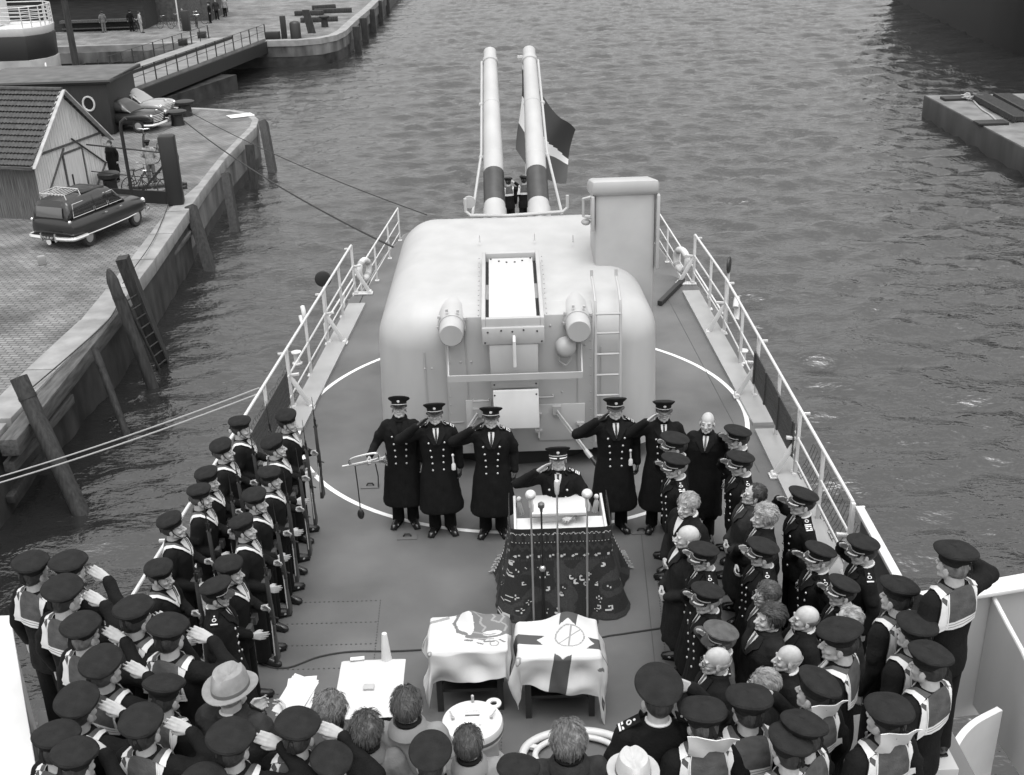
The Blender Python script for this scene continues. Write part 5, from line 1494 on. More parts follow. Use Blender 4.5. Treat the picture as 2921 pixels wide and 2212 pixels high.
# foreground centre: bareheaded men seen from behind
FC = 'bareheaded men seen from behind at the bottom'
Cn = lambda x, y, lb, rz=0, **k: put(x, y, rz, lb, base=PZ - .1, group=FC, **k)
Cn(703, 1538, 'bareheaded man with tousled fair hair at the left of the bottom row', rz=-12, h=1.72, coat='over', ex='workcoat', hair='tousled', tone='fair', cloth=M_TWEED, seed=0)
Cn(782, 1572, 'bareheaded man with tousled dark hair before the white table', rz=-5, h=1.72, coat='over', ex='workcoat', hair='tousled', tone='brown', cloth=M_TWEED, seed=1)
Cn(882, 1520, 'bareheaded man in light grey coat with large turned collar', rz=-8, h=1.80, coat='over', ex='workcoat', hair='neat', tone='brown', cloth=M_LIGHTCOAT, seed=2)
Cn(1016, 1592, 'bareheaded man with slick brown hair before the vent', rz=2, h=1.72, coat='over', ex='workcoat', hair='neat', tone='brown', cloth=M_LIGHTCOAT, seed=3)
Cn(1240, 1600, 'bareheaded man with wavy fair hair before the oval frame', rz=0, h=1.72, coat='over', ex='workcoat', hair='tousled', tone='fair', cloth=M_GREYCOAT, seed=1)
Cn(922, 1655, 'officer in peaked cap at the bottom edge left of the vent', h=1.70, coat='tunic', ex='officer', hat='peaked', seed=0)
Cn(1127, 1692, 'sailor whose dark cap just rises above the bottom edge', h=1.70, coat='tunic', ex='sailor', hat='sailor', seed=1)
Cn(708, 1672, 'sailor in dark cap low at the bottom edge below the fair-haired man', rz=-10, h=1.70, coat='tunic', ex='sailor', hat='sailor', seed=2, hv=1)

# foreground left: saluting sailors
FLG = 'saluting sailors on the left of the platform'
G = lambda x, y, lb, rz=-24, aR='salute', hat='sailor', **k: put(x, y, rz, lb, base=PZ, group=FLG, ex='sailor', aR=aR, hat=hat, **k)
G(66, 1240, 'saluting sailor farthest left at the platform edge', h=1.76, seed=0, hv=0)
G(157, 1236, 'saluting sailor at the platform edge second from the left', h=1.77, seed=1, hv=0, rz=-30, tone='fair')
G(132, 1297, 'saluting sailor with wide braided collar below the two at the left edge', h=1.76, seed=2, hv=1)
G(176, 1372, 'saluting sailor with fair hair and square braided collar at the left', h=1.76, seed=0, hv=0, tone='fair')
G(292, 1332, 'saluting sailor directly behind the outer rank of armed sailors', h=1.76, seed=1, hv=0, rz=-30)
G(366, 1382, 'tall saluting sailor with badge on his sleeve behind the guard officer', h=1.80, seed=2, hv=0, rz=-22)
G(224, 1450, 'saluting sailor in very dark cap in the middle of the left crowd', h=1.74, seed=0, hv=1, tone='brown')
G(340, 1512, 'sailor in plain dark cap left of the felt hat', h=1.76, seed=1, hv=2, aR='down')
G(170, 1535, 'saluting sailor with chevron collar near the left bulwark', h=1.74, seed=2, hv=1)
G(316, 1585, 'saluting sailor with light collar at the bottom left', h=1.76, seed=0, hv=0, rz=-15)
G(130, 1612, 'saluting sailor in soft dark cap at the lower left corner', h=1.74, seed=1, hv=2)
G(166, 1660, 'sailor in lowest dark cap at the left bottom edge', h=1.73, seed=2, hv=0, aR='down')
G(507, 1625, 'saluting sailor below the man in the felt hat', h=1.76, seed=0, hv=0, rz=-12)
G(632, 1590, 'saluting sailor beside the papers at the bottom left of centre', h=1.74, seed=1, hv=0, rz=-14)
G(440, 1700, 'sailor whose cap peeps over the bottom edge under the felt hat man', h=1.70, seed=2, hv=0, aR='down')
H = put(498, 1502, -20, 'man in grey felt hat and dark overcoat holding white papers', base=PZ, h=1.80, coat='over', ex='civil', aR='read', aL='read', hat='fedora', tone='grey', cloth=M_GREYCOAT, seed=0, bulk=1.1)
mb = MB()
for k, (a, b_) in enumerate(((0, 0), (.5, .015), (-.35, -.012))):
    R_ = Matrix.Rotation(a * .5, 3, 'Z'); mb.sheet([[R_ @ Vector((u * .21 + b_, v * .28, .004 * k + .02 * sin(2 * u + v))) for u in (-.5, -.2, .2, .5)] for v in (-.5, 0, .5)], .002)
o = mb.build('papers', M_WHITE); m = H.matrix_basis @ Matrix.Translation((.16, .44, 1.30)) @ Matrix.Rotation(radians(28), 4, 'X'); o.matrix_world = m; o.location = m.to_translation(); o.rotation_euler = m.to_euler()
tag(o, 'white sheets of paper held by the man in the grey felt hat', 'papers')

# two sailors by the ensign on the low after deck
for px_, py_, lb in ((1098, 392, 'left one of the two sailors by the flagstaff on the after deck'), (1133, 390, 'right one of the two sailors by the flagstaff on the after deck')):
    put(px_, py_, 10 if px_ < 1110 else -8, lb, base=-2.6, h=1.78, ex='sailor', aR='salute' if px_ < 1110 else 'down', hat='sailor', seed=1, group='sailors by the flagstaff')
# ensign
root = empty('flagstaff', (.66, 36.15, -2.6), 0, 'pale flagstaff at the stern seen between the gun barrels', 'flagstaff')
mb = MB(); mb.tube([(.06, 0, 0), (.02, 0, 5.2)], [.055, .04], 10); mb.box((.02, 0, 5.23), (.36, .08, .07)); mb.build('staff', M_WHITEP, root)
mb = MB(); g = []; NU, NV = 40, 48
H0, H1, F0, F1 = Vector((.63, 36.0, 2.3)), Vector((.42, 36.0, -.2)), Vector((2.32, 36.7, .15)), Vector((1.93, 36.4, -1.40))
for j in range(NV + 1):
    v = j / NV; row = []
    for i in range(NU + 1):
        u = i / NU; p = H0.lerp(H1, v).lerp(F0.lerp(F1, v), u)
        p += Vector((.05 * sin(5 * v + 3 * u), .22 * sin(7 * u + 2.2 * v) * u ** .5, -.42 * sin(pi * u) * (.4 + .6 * v) + .10 * sin(9 * u + 3 * v) * u)); row.append(p)
    g.append(row)
mb.sheet(g, .006); k = 0
for j in range(NV):
    for i in range(NU):
        u = (i + .5) / NU; v = (j + .5) / NV; m_ = 0 if v < .333 + .20 * u else (1 if v < .667 - .05 * u else 2); mb.m[k] = m_; mb.m[k + 1] = m_; k += 2
tag(mb.build('ensign', [mat('ensign_dark', .035, .8), mat('ensign_white', .7, .8), mat('ensign_grey', .085, .8)]), 'three-band ensign at half mast behind the right gun barrel', 'flag')
# ------------------------------------------------------------------ quays
QZ = -3.5
def setts(name, v, sc=1.0):
    m = bpy.data.materials.new(name); m.use_nodes = True; n = m.node_tree.nodes; l = m.node_tree.links; b = n['Principled BSDF']; b.inputs['Roughness'].default_value = .7
    tc = n.new('ShaderNodeTexCoord'); mp = n.new('ShaderNodeMapping'); mp.inputs['Rotation'].default_value = (0, 0, .1); l.new(tc.outputs['Object'], mp.inputs[0])
    br = n.new('ShaderNodeTexBrick'); br.inputs['Scale'].default_value = 1.0; br.inputs['Brick Width'].default_value = .26 * sc; br.inputs['Row Height'].default_value = .15 * sc; br.inputs['Mortar Size'].default_value = .018 * sc
    br.inputs['Color1'].default_value = (v * .8,) * 3 + (1,); br.inputs['Color2'].default_value = (v * 1.2,) * 3 + (1,); br.inputs['Mortar'].default_value = (v * .38,) * 3 + (1,)
    l.new(mp.outputs[0], br.inputs['Vector'])
    ns = n.new('ShaderNodeTexNoise'); ns.inputs['Scale'].default_value = .7; ns.inputs['Detail'].default_value = 8; l.new(tc.outputs['Object'], ns.inputs['Vector'])
    mr = n.new('ShaderNodeMapRange'); mr.inputs['From Min'].default_value = .3; mr.inputs['From Max'].default_value = .7; mr.inputs['To Min'].default_value = .42; mr.inputs['To Max'].default_value = 1.35; l.new(ns.outputs['Fac'], mr.inputs[0])
    mx = n.new('ShaderNodeMix'); mx.data_type = 'RGBA'; mx.blend_type = 'MULTIPLY'; mx.inputs[0].default_value = 1; l.new(br.outputs[0], mx.inputs[6]); l.new(mr.outputs[0], mx.inputs[7]); l.new(mx.outputs[2], b.inputs['Base Color'])
    bp = n.new('ShaderNodeBump'); bp.inputs['Strength'].default_value = .6; bp.inputs['Distance'].default_value = .02; l.new(br.outputs['Fac'], bp.inputs['Height']); bp.invert = True; l.new(bp.outputs[0], b.inputs['Normal'])
    return m
M_SETT = setts('stone_setts', .165); M_SETT2 = setts('far_stone_setts', .17, 1.4)
M_KERB = mat('kerb_granite', .23, .7, var=.22, scale=1.8, detail=8, bump=.2, bscale=30)
M_WALL = mat('quay_masonry', .105, .8, var=.85, scale=.8, detail=10, stretch=(1, 1, .35), bump=.5, bscale=3)
M_WALLD = mat('wet_masonry', .022, .5, var=.8, scale=1.2, detail=10, bump=.5, bscale=4)
M_PILE = mat('old_timber', .024, .75, var=.6, scale=5, stretch=(3, 3, .4), bump=.6, bscale=14)
M_BEAM = mat('grey_timber', .065, .8, var=.5, scale=4, stretch=(3, .4, 3), bump=.5, bscale=12)
M_IRON = mat('black_iron', .015, .5)
edge = [(-11.75, 5), (-11.8, 24.12), (-11.72, 27), (-11.5, 30.6), (-11.7, 36.2), (-12.05, 42.1), (-12.3, 46.0), (-12.5, 50.6), (-12.5, 54.4), (-12.45, 57.6), (-12.7, 59.6), (-13.4, 61.3), (-14.6, 62.5), (-16, 63.2), (-18, 63.9), (-24, 64.6), (-60, 64.8)]
back = [(-60, 5)]
def off(poly, d):
    out = []
    for i, p in enumerate(poly):
        a = Vector(poly[max(i - 1, 0)]); b_ = Vector(poly[min(i + 1, len(poly) - 1)]); t = (b_ - a).normalized(); out.append((p[0] - t.y * d, p[1] + t.x * d))
    return out
mb = MB(); inn = [(p[0], p[1]) for p in off(edge, .82)]; inn = [q if p[1] < 42.2 else o_ for p, q, o_ in zip(edge, inn, off(edge, .34))]; mb.prism(inn + back, QZ - .5, QZ); tag(mb.build('quay_pavement', M_SETT), kind='structure')
mb = MB()
for i in range(len(edge) - 1):
    n_ = max(1, int((Vector(edge[i + 1]) - Vector(edge[i])).length / 2.3)) if i < 14 else 6
    for k in range(n_):
        a, b_ = Vector(edge[i]).lerp(Vector(edge[i + 1]), k / n_), Vector(edge[i]).lerp(Vector(edge[i + 1]), (k + 1) / n_ - .012)
        c, d = Vector(inn[i]).lerp(Vector(inn[i + 1]), k / n_), Vector(inn[i]).lerp(Vector(inn[i + 1]), (k + 1) / n_ - .012)
        z = QZ + .015 + .008 * ((i * 7 + k * 3) % 3)
        mb.hexa([(a.x, a.y, QZ - .45), (b_.x, b_.y, QZ - .45), (d.x, d.y, QZ - .45), (c.x, c.y, QZ - .45), (a.x, a.y, z), (b_.x, b_.y, z), (d.x, d.y, z), (c.x, c.y, z)])
tag(mb.build('quay_kerb', M_KERB, None, .02), kind='structure')
e2 = off(edge, .06)
near = [p for p in e2 if p[1] < 42.5]; farp = [p for p in e2 if p[1] > 42.0]
mb = MB(); mb.prism([(-11.85, 5)] + near[1:] + [(-59, 42.1), (-59, 5)], -7.4, QZ - .462); tag(mb.build('timber_wall', mat('dark_timbering', .028, .7, var=.9, scale=1.6, detail=10, stretch=(1, 1, .5), bump=.6, bscale=5)), 'dark weed-grown timbered quay face at the left edge, near part', 'quay wall')
mb = MB(); mb.prism([near[-1]] + farp[1:] + [(-60, 42.2)], -5.0, QZ - .46); w_ = mb.build('quay_wall', M_WALL); tag(w_, 'stained masonry quay wall under the near quay edge', 'quay wall')
mb = MB(); mb.prism([q for q in off(edge, .09) if q[1] > 42.0] + [(-60.1, 42.3)], -7.5, -5.002); mb.build('wet_foot', M_WALLD, w_)

def pile(top, foot, zt, r, label, square=False, cap=False):
    a = at(*top, zt); b_ = at(*foot, -5.5); d = (b_ - a).normalized(); b_ = b_ + d * 2.0
    mb = MB()
    if square: mb.bar(a, b_, r * 2, r * 2, (0, 1, 0))
    else:
        n_ = 9; pts = [a.lerp(b_, k / (n_ - 1)) for k in range(n_)]
        rs = [r * (1 + .08 * noise.noise(Vector((k * 1.3, a.x, a.y)))) for k in range(n_)]
        if cap: pts = [a - d * .35, a - d * .2] + pts; rs = [r * .25, r * .7] + rs
        mb.tube(pts, rs, 12)
    root = mb.build('fender_pile', M_PILE); tag(root, label, 'pile', 'timber fender piles along the quay')
    if not square:
        mb = MB(); c = a + d * .45; mb.tube([c, c + d * .09], r * 1.07, 12); mb.build('iron_band', M_IRON, root)
pile((40, 815), (172, 1100), -2.5, .20, 'thick fender pile at the left picture edge, nearest the camera')
pile((204, 752), (272, 935), -3.3, .10, 'thin fender pile below the nearest timber waling')
pile((243, 606), (330, 836), -2.3, .165, 'fender pile with a rounded head left of the ladder', cap=True)
pile((264, 556), (352, 780), -2.0, .165, 'tall fender pile right of the ladder', square=True)
pile((412, 446), (453, 580), -3.45, .18, 'dark fender pile under the gate post', square=True)
pile((488, 376), (508, 497), -3.45, .17, 'fender pile third from the far quay corner', square=True)
pile((539, 312), (549, 408), -3.45, .18, 'fender pile second from the far quay corner', square=True)
pile((569, 264), (589, 372), -3.45, .19, 'fender pile at the far quay corner', square=True)
# ladder between the two tall piles, timber walings on the wall
root = empty('quay_ladder', (0, 0, 0), 0, 'wooden ladder between two fender piles on the quay wall', 'ladder'); mb = MB()
a0, a1 = at(268, 640, -3.0), at(345, 800, -5.5); b0, b1 = at(292, 625, -3.0), at(364, 785, -5.5)
for k in range(8):
    t = (k + .5) / 8; mb = MB(); mb.tube([a0.lerp(a1, t), b0.lerp(b1, t)], .022, 6); mb.build('rung', M_PILE, root)
mb = MB(); mb.tube([a0, a1], .04, 6); mb.tube([b0, b1], .04, 6); mb.build('stiles', M_PILE, root)
def beam(p, q, z0, z1, w_, label, m=None):
    a, b_ = at(*p, z0), at(*q, z1); mb = MB(); mb.bar(a, b_, w_, w_); tag(mb.build('timber_beam', m or M_BEAM, None, .02), label, 'beam', 'timber walings on the quay wall')
beam((20, 968), (262, 668), -3.75, -3.75, .42, 'broad worn timber waling along the near quay edge')
beam((262, 692), (212, 770), -4.4, -4.6, .2, 'short round timber strut under the near waling')
beam((296, 648), (428, 480), -4.3, -4.3, .16, 'long pale pole hung along the quay wall beyond the ladder')
beam((20, 1010), (150, 860), -4.3, -4.3, .26, 'lower timber waling at the left picture edge')
beam((22, 1080), (230, 760), -5.1, -5.0, .2, 'lowest dark timber waling near the water', M_PILE)

# gate post, low fence with bicycles, bollards
root = empty('gate_post', (-12.75, 43.1, QZ), radians(8), 'tall dark boxed post on the quay edge beside the bicycles', 'post')
mb = MB(); mb.box((0, 0, 1.35), (.62, .55, 2.7)); mb.build('post_body', M_IRON, root, .1)
mb = MB(); mb.bar((-.3, 0, 1.5), (-1.75, .1, .05), .09, .09); mb.build('strut', M_IRON, root)
root = empty('rail_fence', (0, 0, 0), 0, 'low dark iron fence running from the shed to the tall quay post', 'fence')
A_, B_ = Vector((-16.2, 44.2, QZ)), Vector((-13.0, 43.2, QZ))
mb = MB(); mb.tube([A_ + Vector((0, 0, 2.2)), B_ + Vector((0, 0, 2.0))], .03, 6); mb.tube([A_ + Vector((0, 0, 1.15)), B_ + Vector((0, 0, .95))], .02, 6); mb.bar(A_ + Vector((0, 0, .25)), B_ + Vector((0, 0, .25)), .08, .5); mb.build('fence_rails', M_IRON, root)
mb = MB(); c = Vector((-14.6, 43.7, QZ)); mb.tube([c, c + Vector((.0, 0, 2.9)), c + Vector((.05, 0, 3.1)), c + Vector((.25, 0, 3.25))], .07, 8); mb.build('bent_post', M_IRON, root)
def bollard(p, z, r, h, label):
    mb = MB(); mb.lathe([(r, 0), (r * .9, h * .5), (r * .92, h * .7), (r * 1.45, h * .8), (r * 1.5, h * .95), (r * 1.2, h), (.01, h * 1.02)], (0, 0, 0), 20); o = mb.build('bollard', M_IRON); o.location = (p[0], p[1], z); tag(o, label, 'bollard', 'iron mooring bollards')
bollard(at(385, 270, QZ), QZ, .34, .75, 'near one of the two iron bollards beside the parked cars')
bollard(at(402, 250, QZ), QZ, .36, .8, 'far one of the two iron bollards beside the parked cars')
bollard(at(243, 425, QZ), QZ, .29, 1.0, 'thick iron bollard at the right corner of the wooden shed')
mb = MB(); mb.box((0, 0, .015), (1.3, .9, .02)); o = mb.build('loose_sheet', M_WHITE); xform(o, at(520, 250, QZ + .03), (0, 0, .5)); tag(o, 'white sheet lying on the far corner of the near quay', 'sheet')
mb = MB(); mb.box((0, 0, .16), (.26, .2, .32)); o = mb.build('stone_block', M_KERB, None, .05); xform(o, at(92, 572, QZ), (0, 0, .5)); tag(o, 'small dark stone block on the setts behind the station wagon', 'stone')
for k, (x, y, a, L_) in enumerate(((345, 405, .2, 2.2), (300, 425, -.4, 1.6), (372, 415, .9, 1.4))):
    mb = MB(); mb.box((0, 0, .06), (L_, .16, .12)); mb.box((.1, .2, .05), (L_ * .8, .14, .1)); o = mb.build('plank', M_PILE, None, .01); xform(o, at(x, y, QZ), (0, 0, a)); tag(o, ('long', 'short', 'slanting')[k] + ' pair of dark planks lying behind the iron fence', 'planks', 'planks lying on the near quay')
# mooring ropes
def rope(pts, r, label, m=None, grp='mooring ropes'):
    mb = MB(); mb.tube(spline(pts, 60), r, 6); tag(mb.build('mooring_rope', m or M_DROPE), label, 'rope', grp)
def sagrope(a, b_, sag, r, label, m=None, n_=24):
    a, b_ = Vector(a), Vector(b_); rope([a.lerp(b_, k / n_) - Vector((0, 0, sag * 4 * (k / n_) * (1 - k / n_))) for k in range(n_ + 1)], r, label, m)
e0 = at(560, 838, .35)
sagrope((e0.x, e0.y, .35), (-11.9, 20.0, -3.25), .10, .015, 'upper pale rope of the pair from the left rail to the quay', M_ROPE)
sagrope((e0.x, e0.y - .10, .29), (-11.9, 19.8, -3.3), .10, .016, 'lower pale rope of the pair from the left rail to the quay', M_ROPE)
b1 = at(395, 255, QZ + .5); sagrope((b1.x, b1.y, QZ + .4), (-3.3, 31.5, -1.9), .35, .03, 'dark mooring rope from the near bollard to the after deck rail')
b2 = at(410, 240, QZ + .5); sagrope((b2.x, b2.y, QZ + .45), (-2.6, 36.2, -2.3), .25, .018, 'thin dark mooring rope from the far bollard to the stern')
k_ = Vector((-12.3, 24.5, QZ + .12)); rope([at(60, 845, QZ + .1), at(165, 755, QZ + .12), at(235, 690, QZ + .1), at(262, 640, QZ + .15)], .018, 'thin dark rope lying along the kerb of the near quay')
rope([at(265, 612, QZ + .25), at(330, 520, QZ + .1), at(365, 440, QZ + .1), at(385, 400, QZ + .6)], .014, 'thin dark rope from the ladder pile to the gate post')

# ------------------------------------------------------------------ wooden shed with tiled roof
M_BOARD = mat('pale_boards', .50, .8, var=.35, scale=3, stretch=(14, 14, .35), bump=.4, bscale=6)
M_BOARDD = mat('weathered_boards', .10, .85, var=.7, scale=3, stretch=(14, 14, .4), bump=.4, bscale=6)
M_TILE = mat('dark_roof_tile', .045, .75, var=.35, scale=6, bump=.2, bscale=12)
def shed():
    A, B = Vector((-17.25, 41.45)), Vector((-16.05, 45.6)); W = (B - A).length; ang = atan2((B - A).y, (B - A).x)
    root = empty('wooden_shed', (A.x, A.y, QZ), ang, 'wooden shed with pale board gable and dark tiled roof beside the station wagon', 'shed')
    # local x along the gable (A->B), local y into the shed (away to the left)
    he, ap, dep = 2.35, 4.35, 6.5
    mb = MB(); mb.hexa([(0, .02, 0), (0.02, .02, 0), (.02, dep, 0), (0, dep, 0), (0, .02, he), (.02, .02, he), (.02, dep, he), (0, dep, he)]); mb.box2((W - .05, .02, 0), (W, dep, he)); mb.build('side_wall', M_BOARDD, root)
    mb = MB(); nb = 30
    for k in range(nb):
        x0, x1 = W * k / nb + .006, W * (k + 1) / nb - .006; f = lambda x: he + (ap - he) * (1 - abs(x - W / 2) / (W / 2)) - .06
        if he > 0: mb.hexa([(x0, 0, 0), (x1, 0, 0), (x1, .03, 0), (x0, .03, 0), (x0, 0, f(x0)), (x1, 0, f(x1)), (x1, .03, f(x1)), (x0, .03, f(x0))])
    mb.build('gable', M_BOARD, root)
    mb = MB(); mb.box2((W * .40, -.035, .05), (W * .66, -.002, 2.05)); d = mb.build('door', mat('door_boards', .48, .75, var=.15, scale=4, stretch=(10, 10, .4)), root)
    mb = MB(); mb.box2((W * .46, -.06, .8), (W * .475, -.036, 1.25)); mb.build('door_handle', M_IRON, d)
    mb = MB(); mb.bar((W * .39, -.03, 0), (W * .39, -.03, 2.1), .05, .07, (1, 0, 0)); mb.bar((W * .67, -.03, 0), (W * .67, -.03, 2.1), .05, .07, (1, 0, 0)); mb.bar((W * .39, -.03, 2.1), (W * .67, -.03, 2.1), .05, .07)
    mb.bar((.1, -.03, .5), (W * .42, -.03, 2.3), .03, .09, (0, 1, 0)); mb.bar((W * .55, -.03, 2.55), (W - .1, -.03, 1.2), .03, .09, (0, 1, 0)); mb.bar((.05, -.03, 2.38), (W - .05, -.03, 2.38), .04, .08); mb.bar((W * .7, -.03, .1), (W - .05, -.03, 1.2), .03, .09, (0, 1, 0))
    mb.bar((.0, -.05, .9), (-.5, -.7, .1), .06, .06); mb.build('trim', M_BEAM, root)
    # tiled roof: rows of pantiles on both slopes
    for s in (0, 1):
        mb = MB(); rows = 13; cols = 46; ov = .32
        for r in range(rows):
            g = []
            for e in (0, 1):
                t = (r + e * 1.12) / rows; row = []
                for c in range(cols * 4 + 1):
                    y = -.18 + (dep + .4) * c / (cols * 4)
                    x = (W / 2 + (W / 2 + ov) * t) if s else (W / 2 - (W / 2 + ov) * t)
                    z = ap + .05 - (ap - he) * (W / 2 + ov) / (W / 2) * t + .075 * e * 1.0 - .02 + .028 * (abs(((c / 4) % 1) - .5) * 2) ** 1
                    row.append((x, y, z))
                g.append(row)
            mb.sheet(g, .02)
        mb.build('roof', M_TILE, root)
    mb = MB(); mb.tube([(W / 2, -.2, ap + .08), (W / 2, dep + .2, ap + .08)], .09, 8); mb.build('ridge', M_TILE, root)
    mb = MB()
    for s in (-1, 1): mb.bar((W / 2, -.22, ap + .06), (W / 2 + s * (W / 2 + .36), -.22, he - .33), .05, .22, (0, -1, 0))
    mb.build('barge_board', mat('pale_trim', .36, .7, var=.2, scale=4), root)
    mb = MB(); mb.box2((-.42, -.2, he - .36), (-.30, dep, he - .26)); mb.build('gutter', M_BEAM, root)
shed()

# ------------------------------------------------------------------ dark cabin with porthole
def cabin():
    root = empty('dark_cabin', (-19.4, 57.0, QZ), 0, 'black wooden cabin with flat overhanging roof and a round porthole', 'cabin')
    mb = MB(); mb.box2((-6.5, 0, 0), (0, 4.5, 2.5)); mb.build('walls', mat('tarred_boards', .02, .55, var=.3, scale=4, stretch=(8, 8, .4)), root, .03)
    mb = MB(); mb.box2((-6.8, -.25, 2.502), (.25, 4.9, 2.72)); mb.build('roof', mat('roof_felt', .085, .8, var=.25, scale=1.5, bump=.2, bscale=20), root, .05)
    mb = MB(); mb.tube([(-6.8, -.27, 2.62), (.27, -.27, 2.62), (.27, 4.92, 2.62), (-6.8, 4.92, 2.62)], .09, 6); mb.build('roof_edge', M_IRON, root)
    mb = MB(); mb.box2((-4.6, -1.6, 0), (-2.3, -.02, 1.75)); mb.box2((-4.75, -1.7, 1.755), (-2.15, -.02, 1.86)); mb.build('annex', M_IRON, root, .03)
    mb = MB(); mb.tube([(-1.0 + .28 * cos(t), -.03, 1.55 + .34 * sin(t)) for t in [2 * pi * k / 24 for k in range(24)]], .05, 8, True); p = mb.build('porthole', M_WHITEP, root)
    mb = MB(); mb.lathe([(.27, -.01), (.27, .01)], (-1.0, -.02, 1.55), 24, Matrix.Rotation(pi / 2, 3, 'X')); mb.build('glass', mat('dark_glass', .01, .08), p)
cabin()
mb = MB(); mb.tube([(0, 0, 0), (.0, 0, 6.0)], [.22, .15], 10); mb.lathe([(.17, 0), (.2, .12), (.02, .2)], (0, 0, 6.0), 10); o = mb.build('mast_post', M_PILE); xform(o, (-22.6, 62.3, QZ)); tag(o, 'tall dark timber post behind the cabin roof', 'post')

# ------------------------------------------------------------------ motor cars
M_CARD = mat('dark_car_paint', .014, .28, coat=.35); M_CARG = mat('grey_car_paint', .20, .25, coat=.6); M_CARL = mat('pale_car_paint', .26, .3, coat=.5); M_CHR = mat('car_chrome', .72, .15, .9); M_GLASS = mat('car_glass', .02, .05, spec=.8); M_TYRE = mat('tyre', .02, .8); M_HUB = mat('hub', .25, .4)
def body_shell(secs, e=2.6, n=22):
    """secs: (y, half width, z low, z high, top inset) -> closed loft along y"""
    vs = []; fs = []
    for y, w_, z0, z1, ti in secs:
        for k in range(n):
            t = 2 * pi * k / n; c, s = cos(t), sin(t)
            x = abs(c) ** (2 / e) * (1 if c >= 0 else -1); z = abs(s) ** (2 / e) * (1 if s >= 0 else -1)
            ww = w_ * (1 - ti * max(0, z)); vs.append((x * ww, y, (z0 + z1) / 2 + z * (z1 - z0) / 2))
    for i in range(len(secs) - 1):
        for k in range(n): fs.append((i * n + k, i * n + (k + 1) % n, (i + 1) * n + (k + 1) % n, (i + 1) * n + k))
    fs.append(list(range(n))[::-1]); fs.append([(len(secs) - 1) * n + k for k in range(n)])
    return vs, fs
def greenhouse(root, secs, paint, glass, zlo, zhi, pillars, e=4.0):
    """cabin shell split into painted roof/pillars and glass"""
    ys = [q[0] for q in secs]; fine = []; y = ys[0]
    while y < ys[-1]:
        i = max(k for k in range(len(ys) - 1) if ys[k] <= y); f = (y - ys[i]) / (ys[i + 1] - ys[i]); f = f * f * (3 - 2 * f) if 0 else f
        fine.append([a + (b_ - a) * f for a, b_ in zip(secs[i], secs[i + 1])]); y += .045
    fine.append(list(secs[-1])); v, f = body_shell(fine, e, 44)
    A, G = MB(), MB(); fa, fg = [], []
    for q in f:
        c = sum((Vector(v[i]) for i in q), Vector()) / len(q)
        top = max(fine, key=lambda s_: -abs(s_[0] - c.y))[3]
        g = zlo < c.z < min(zhi, top - .05) and not any(a < c.y < b_ for a, b_ in pillars) and not (abs(c.y - pillars[-1][0]) < 3 and abs(c.y) < 9 and (c.y < fine[0][0] + .35 or c.y > fine[-1][0] - .62) and .50 < abs(c.x) < .62)
        (fg if g else fa).append(q)
    A.add(v, fa, True); G.add([Vector(p) * 1.0 for p in v], fg, True)
    r = A.build('roof', paint, root); G.build('windows', glass, r); return r
def wheels(root, ys, w_):
    for y in ys:
        for s in (-1, 1):
            mb = MB(); mb.lathe([(.20, -.085), (.30, -.09), (.335, -.05), (.335, .05), (.30, .09), (.20, .085)], (s * (w_ - .12), y, .335), 24, Matrix.Rotation(pi / 2, 3, 'Y')); wh = mb.build('wheel', M_TYRE, root)
            mb = MB(); mb.lathe([(.205, 0), (.19, .03), (.10, .05), (.02, .055)], (s * (w_ - .12 + .06), y, .335), 18, Matrix.Rotation(s * pi / 2, 3, 'Y')); mb.build('hub_cap', M_HUB, wh)
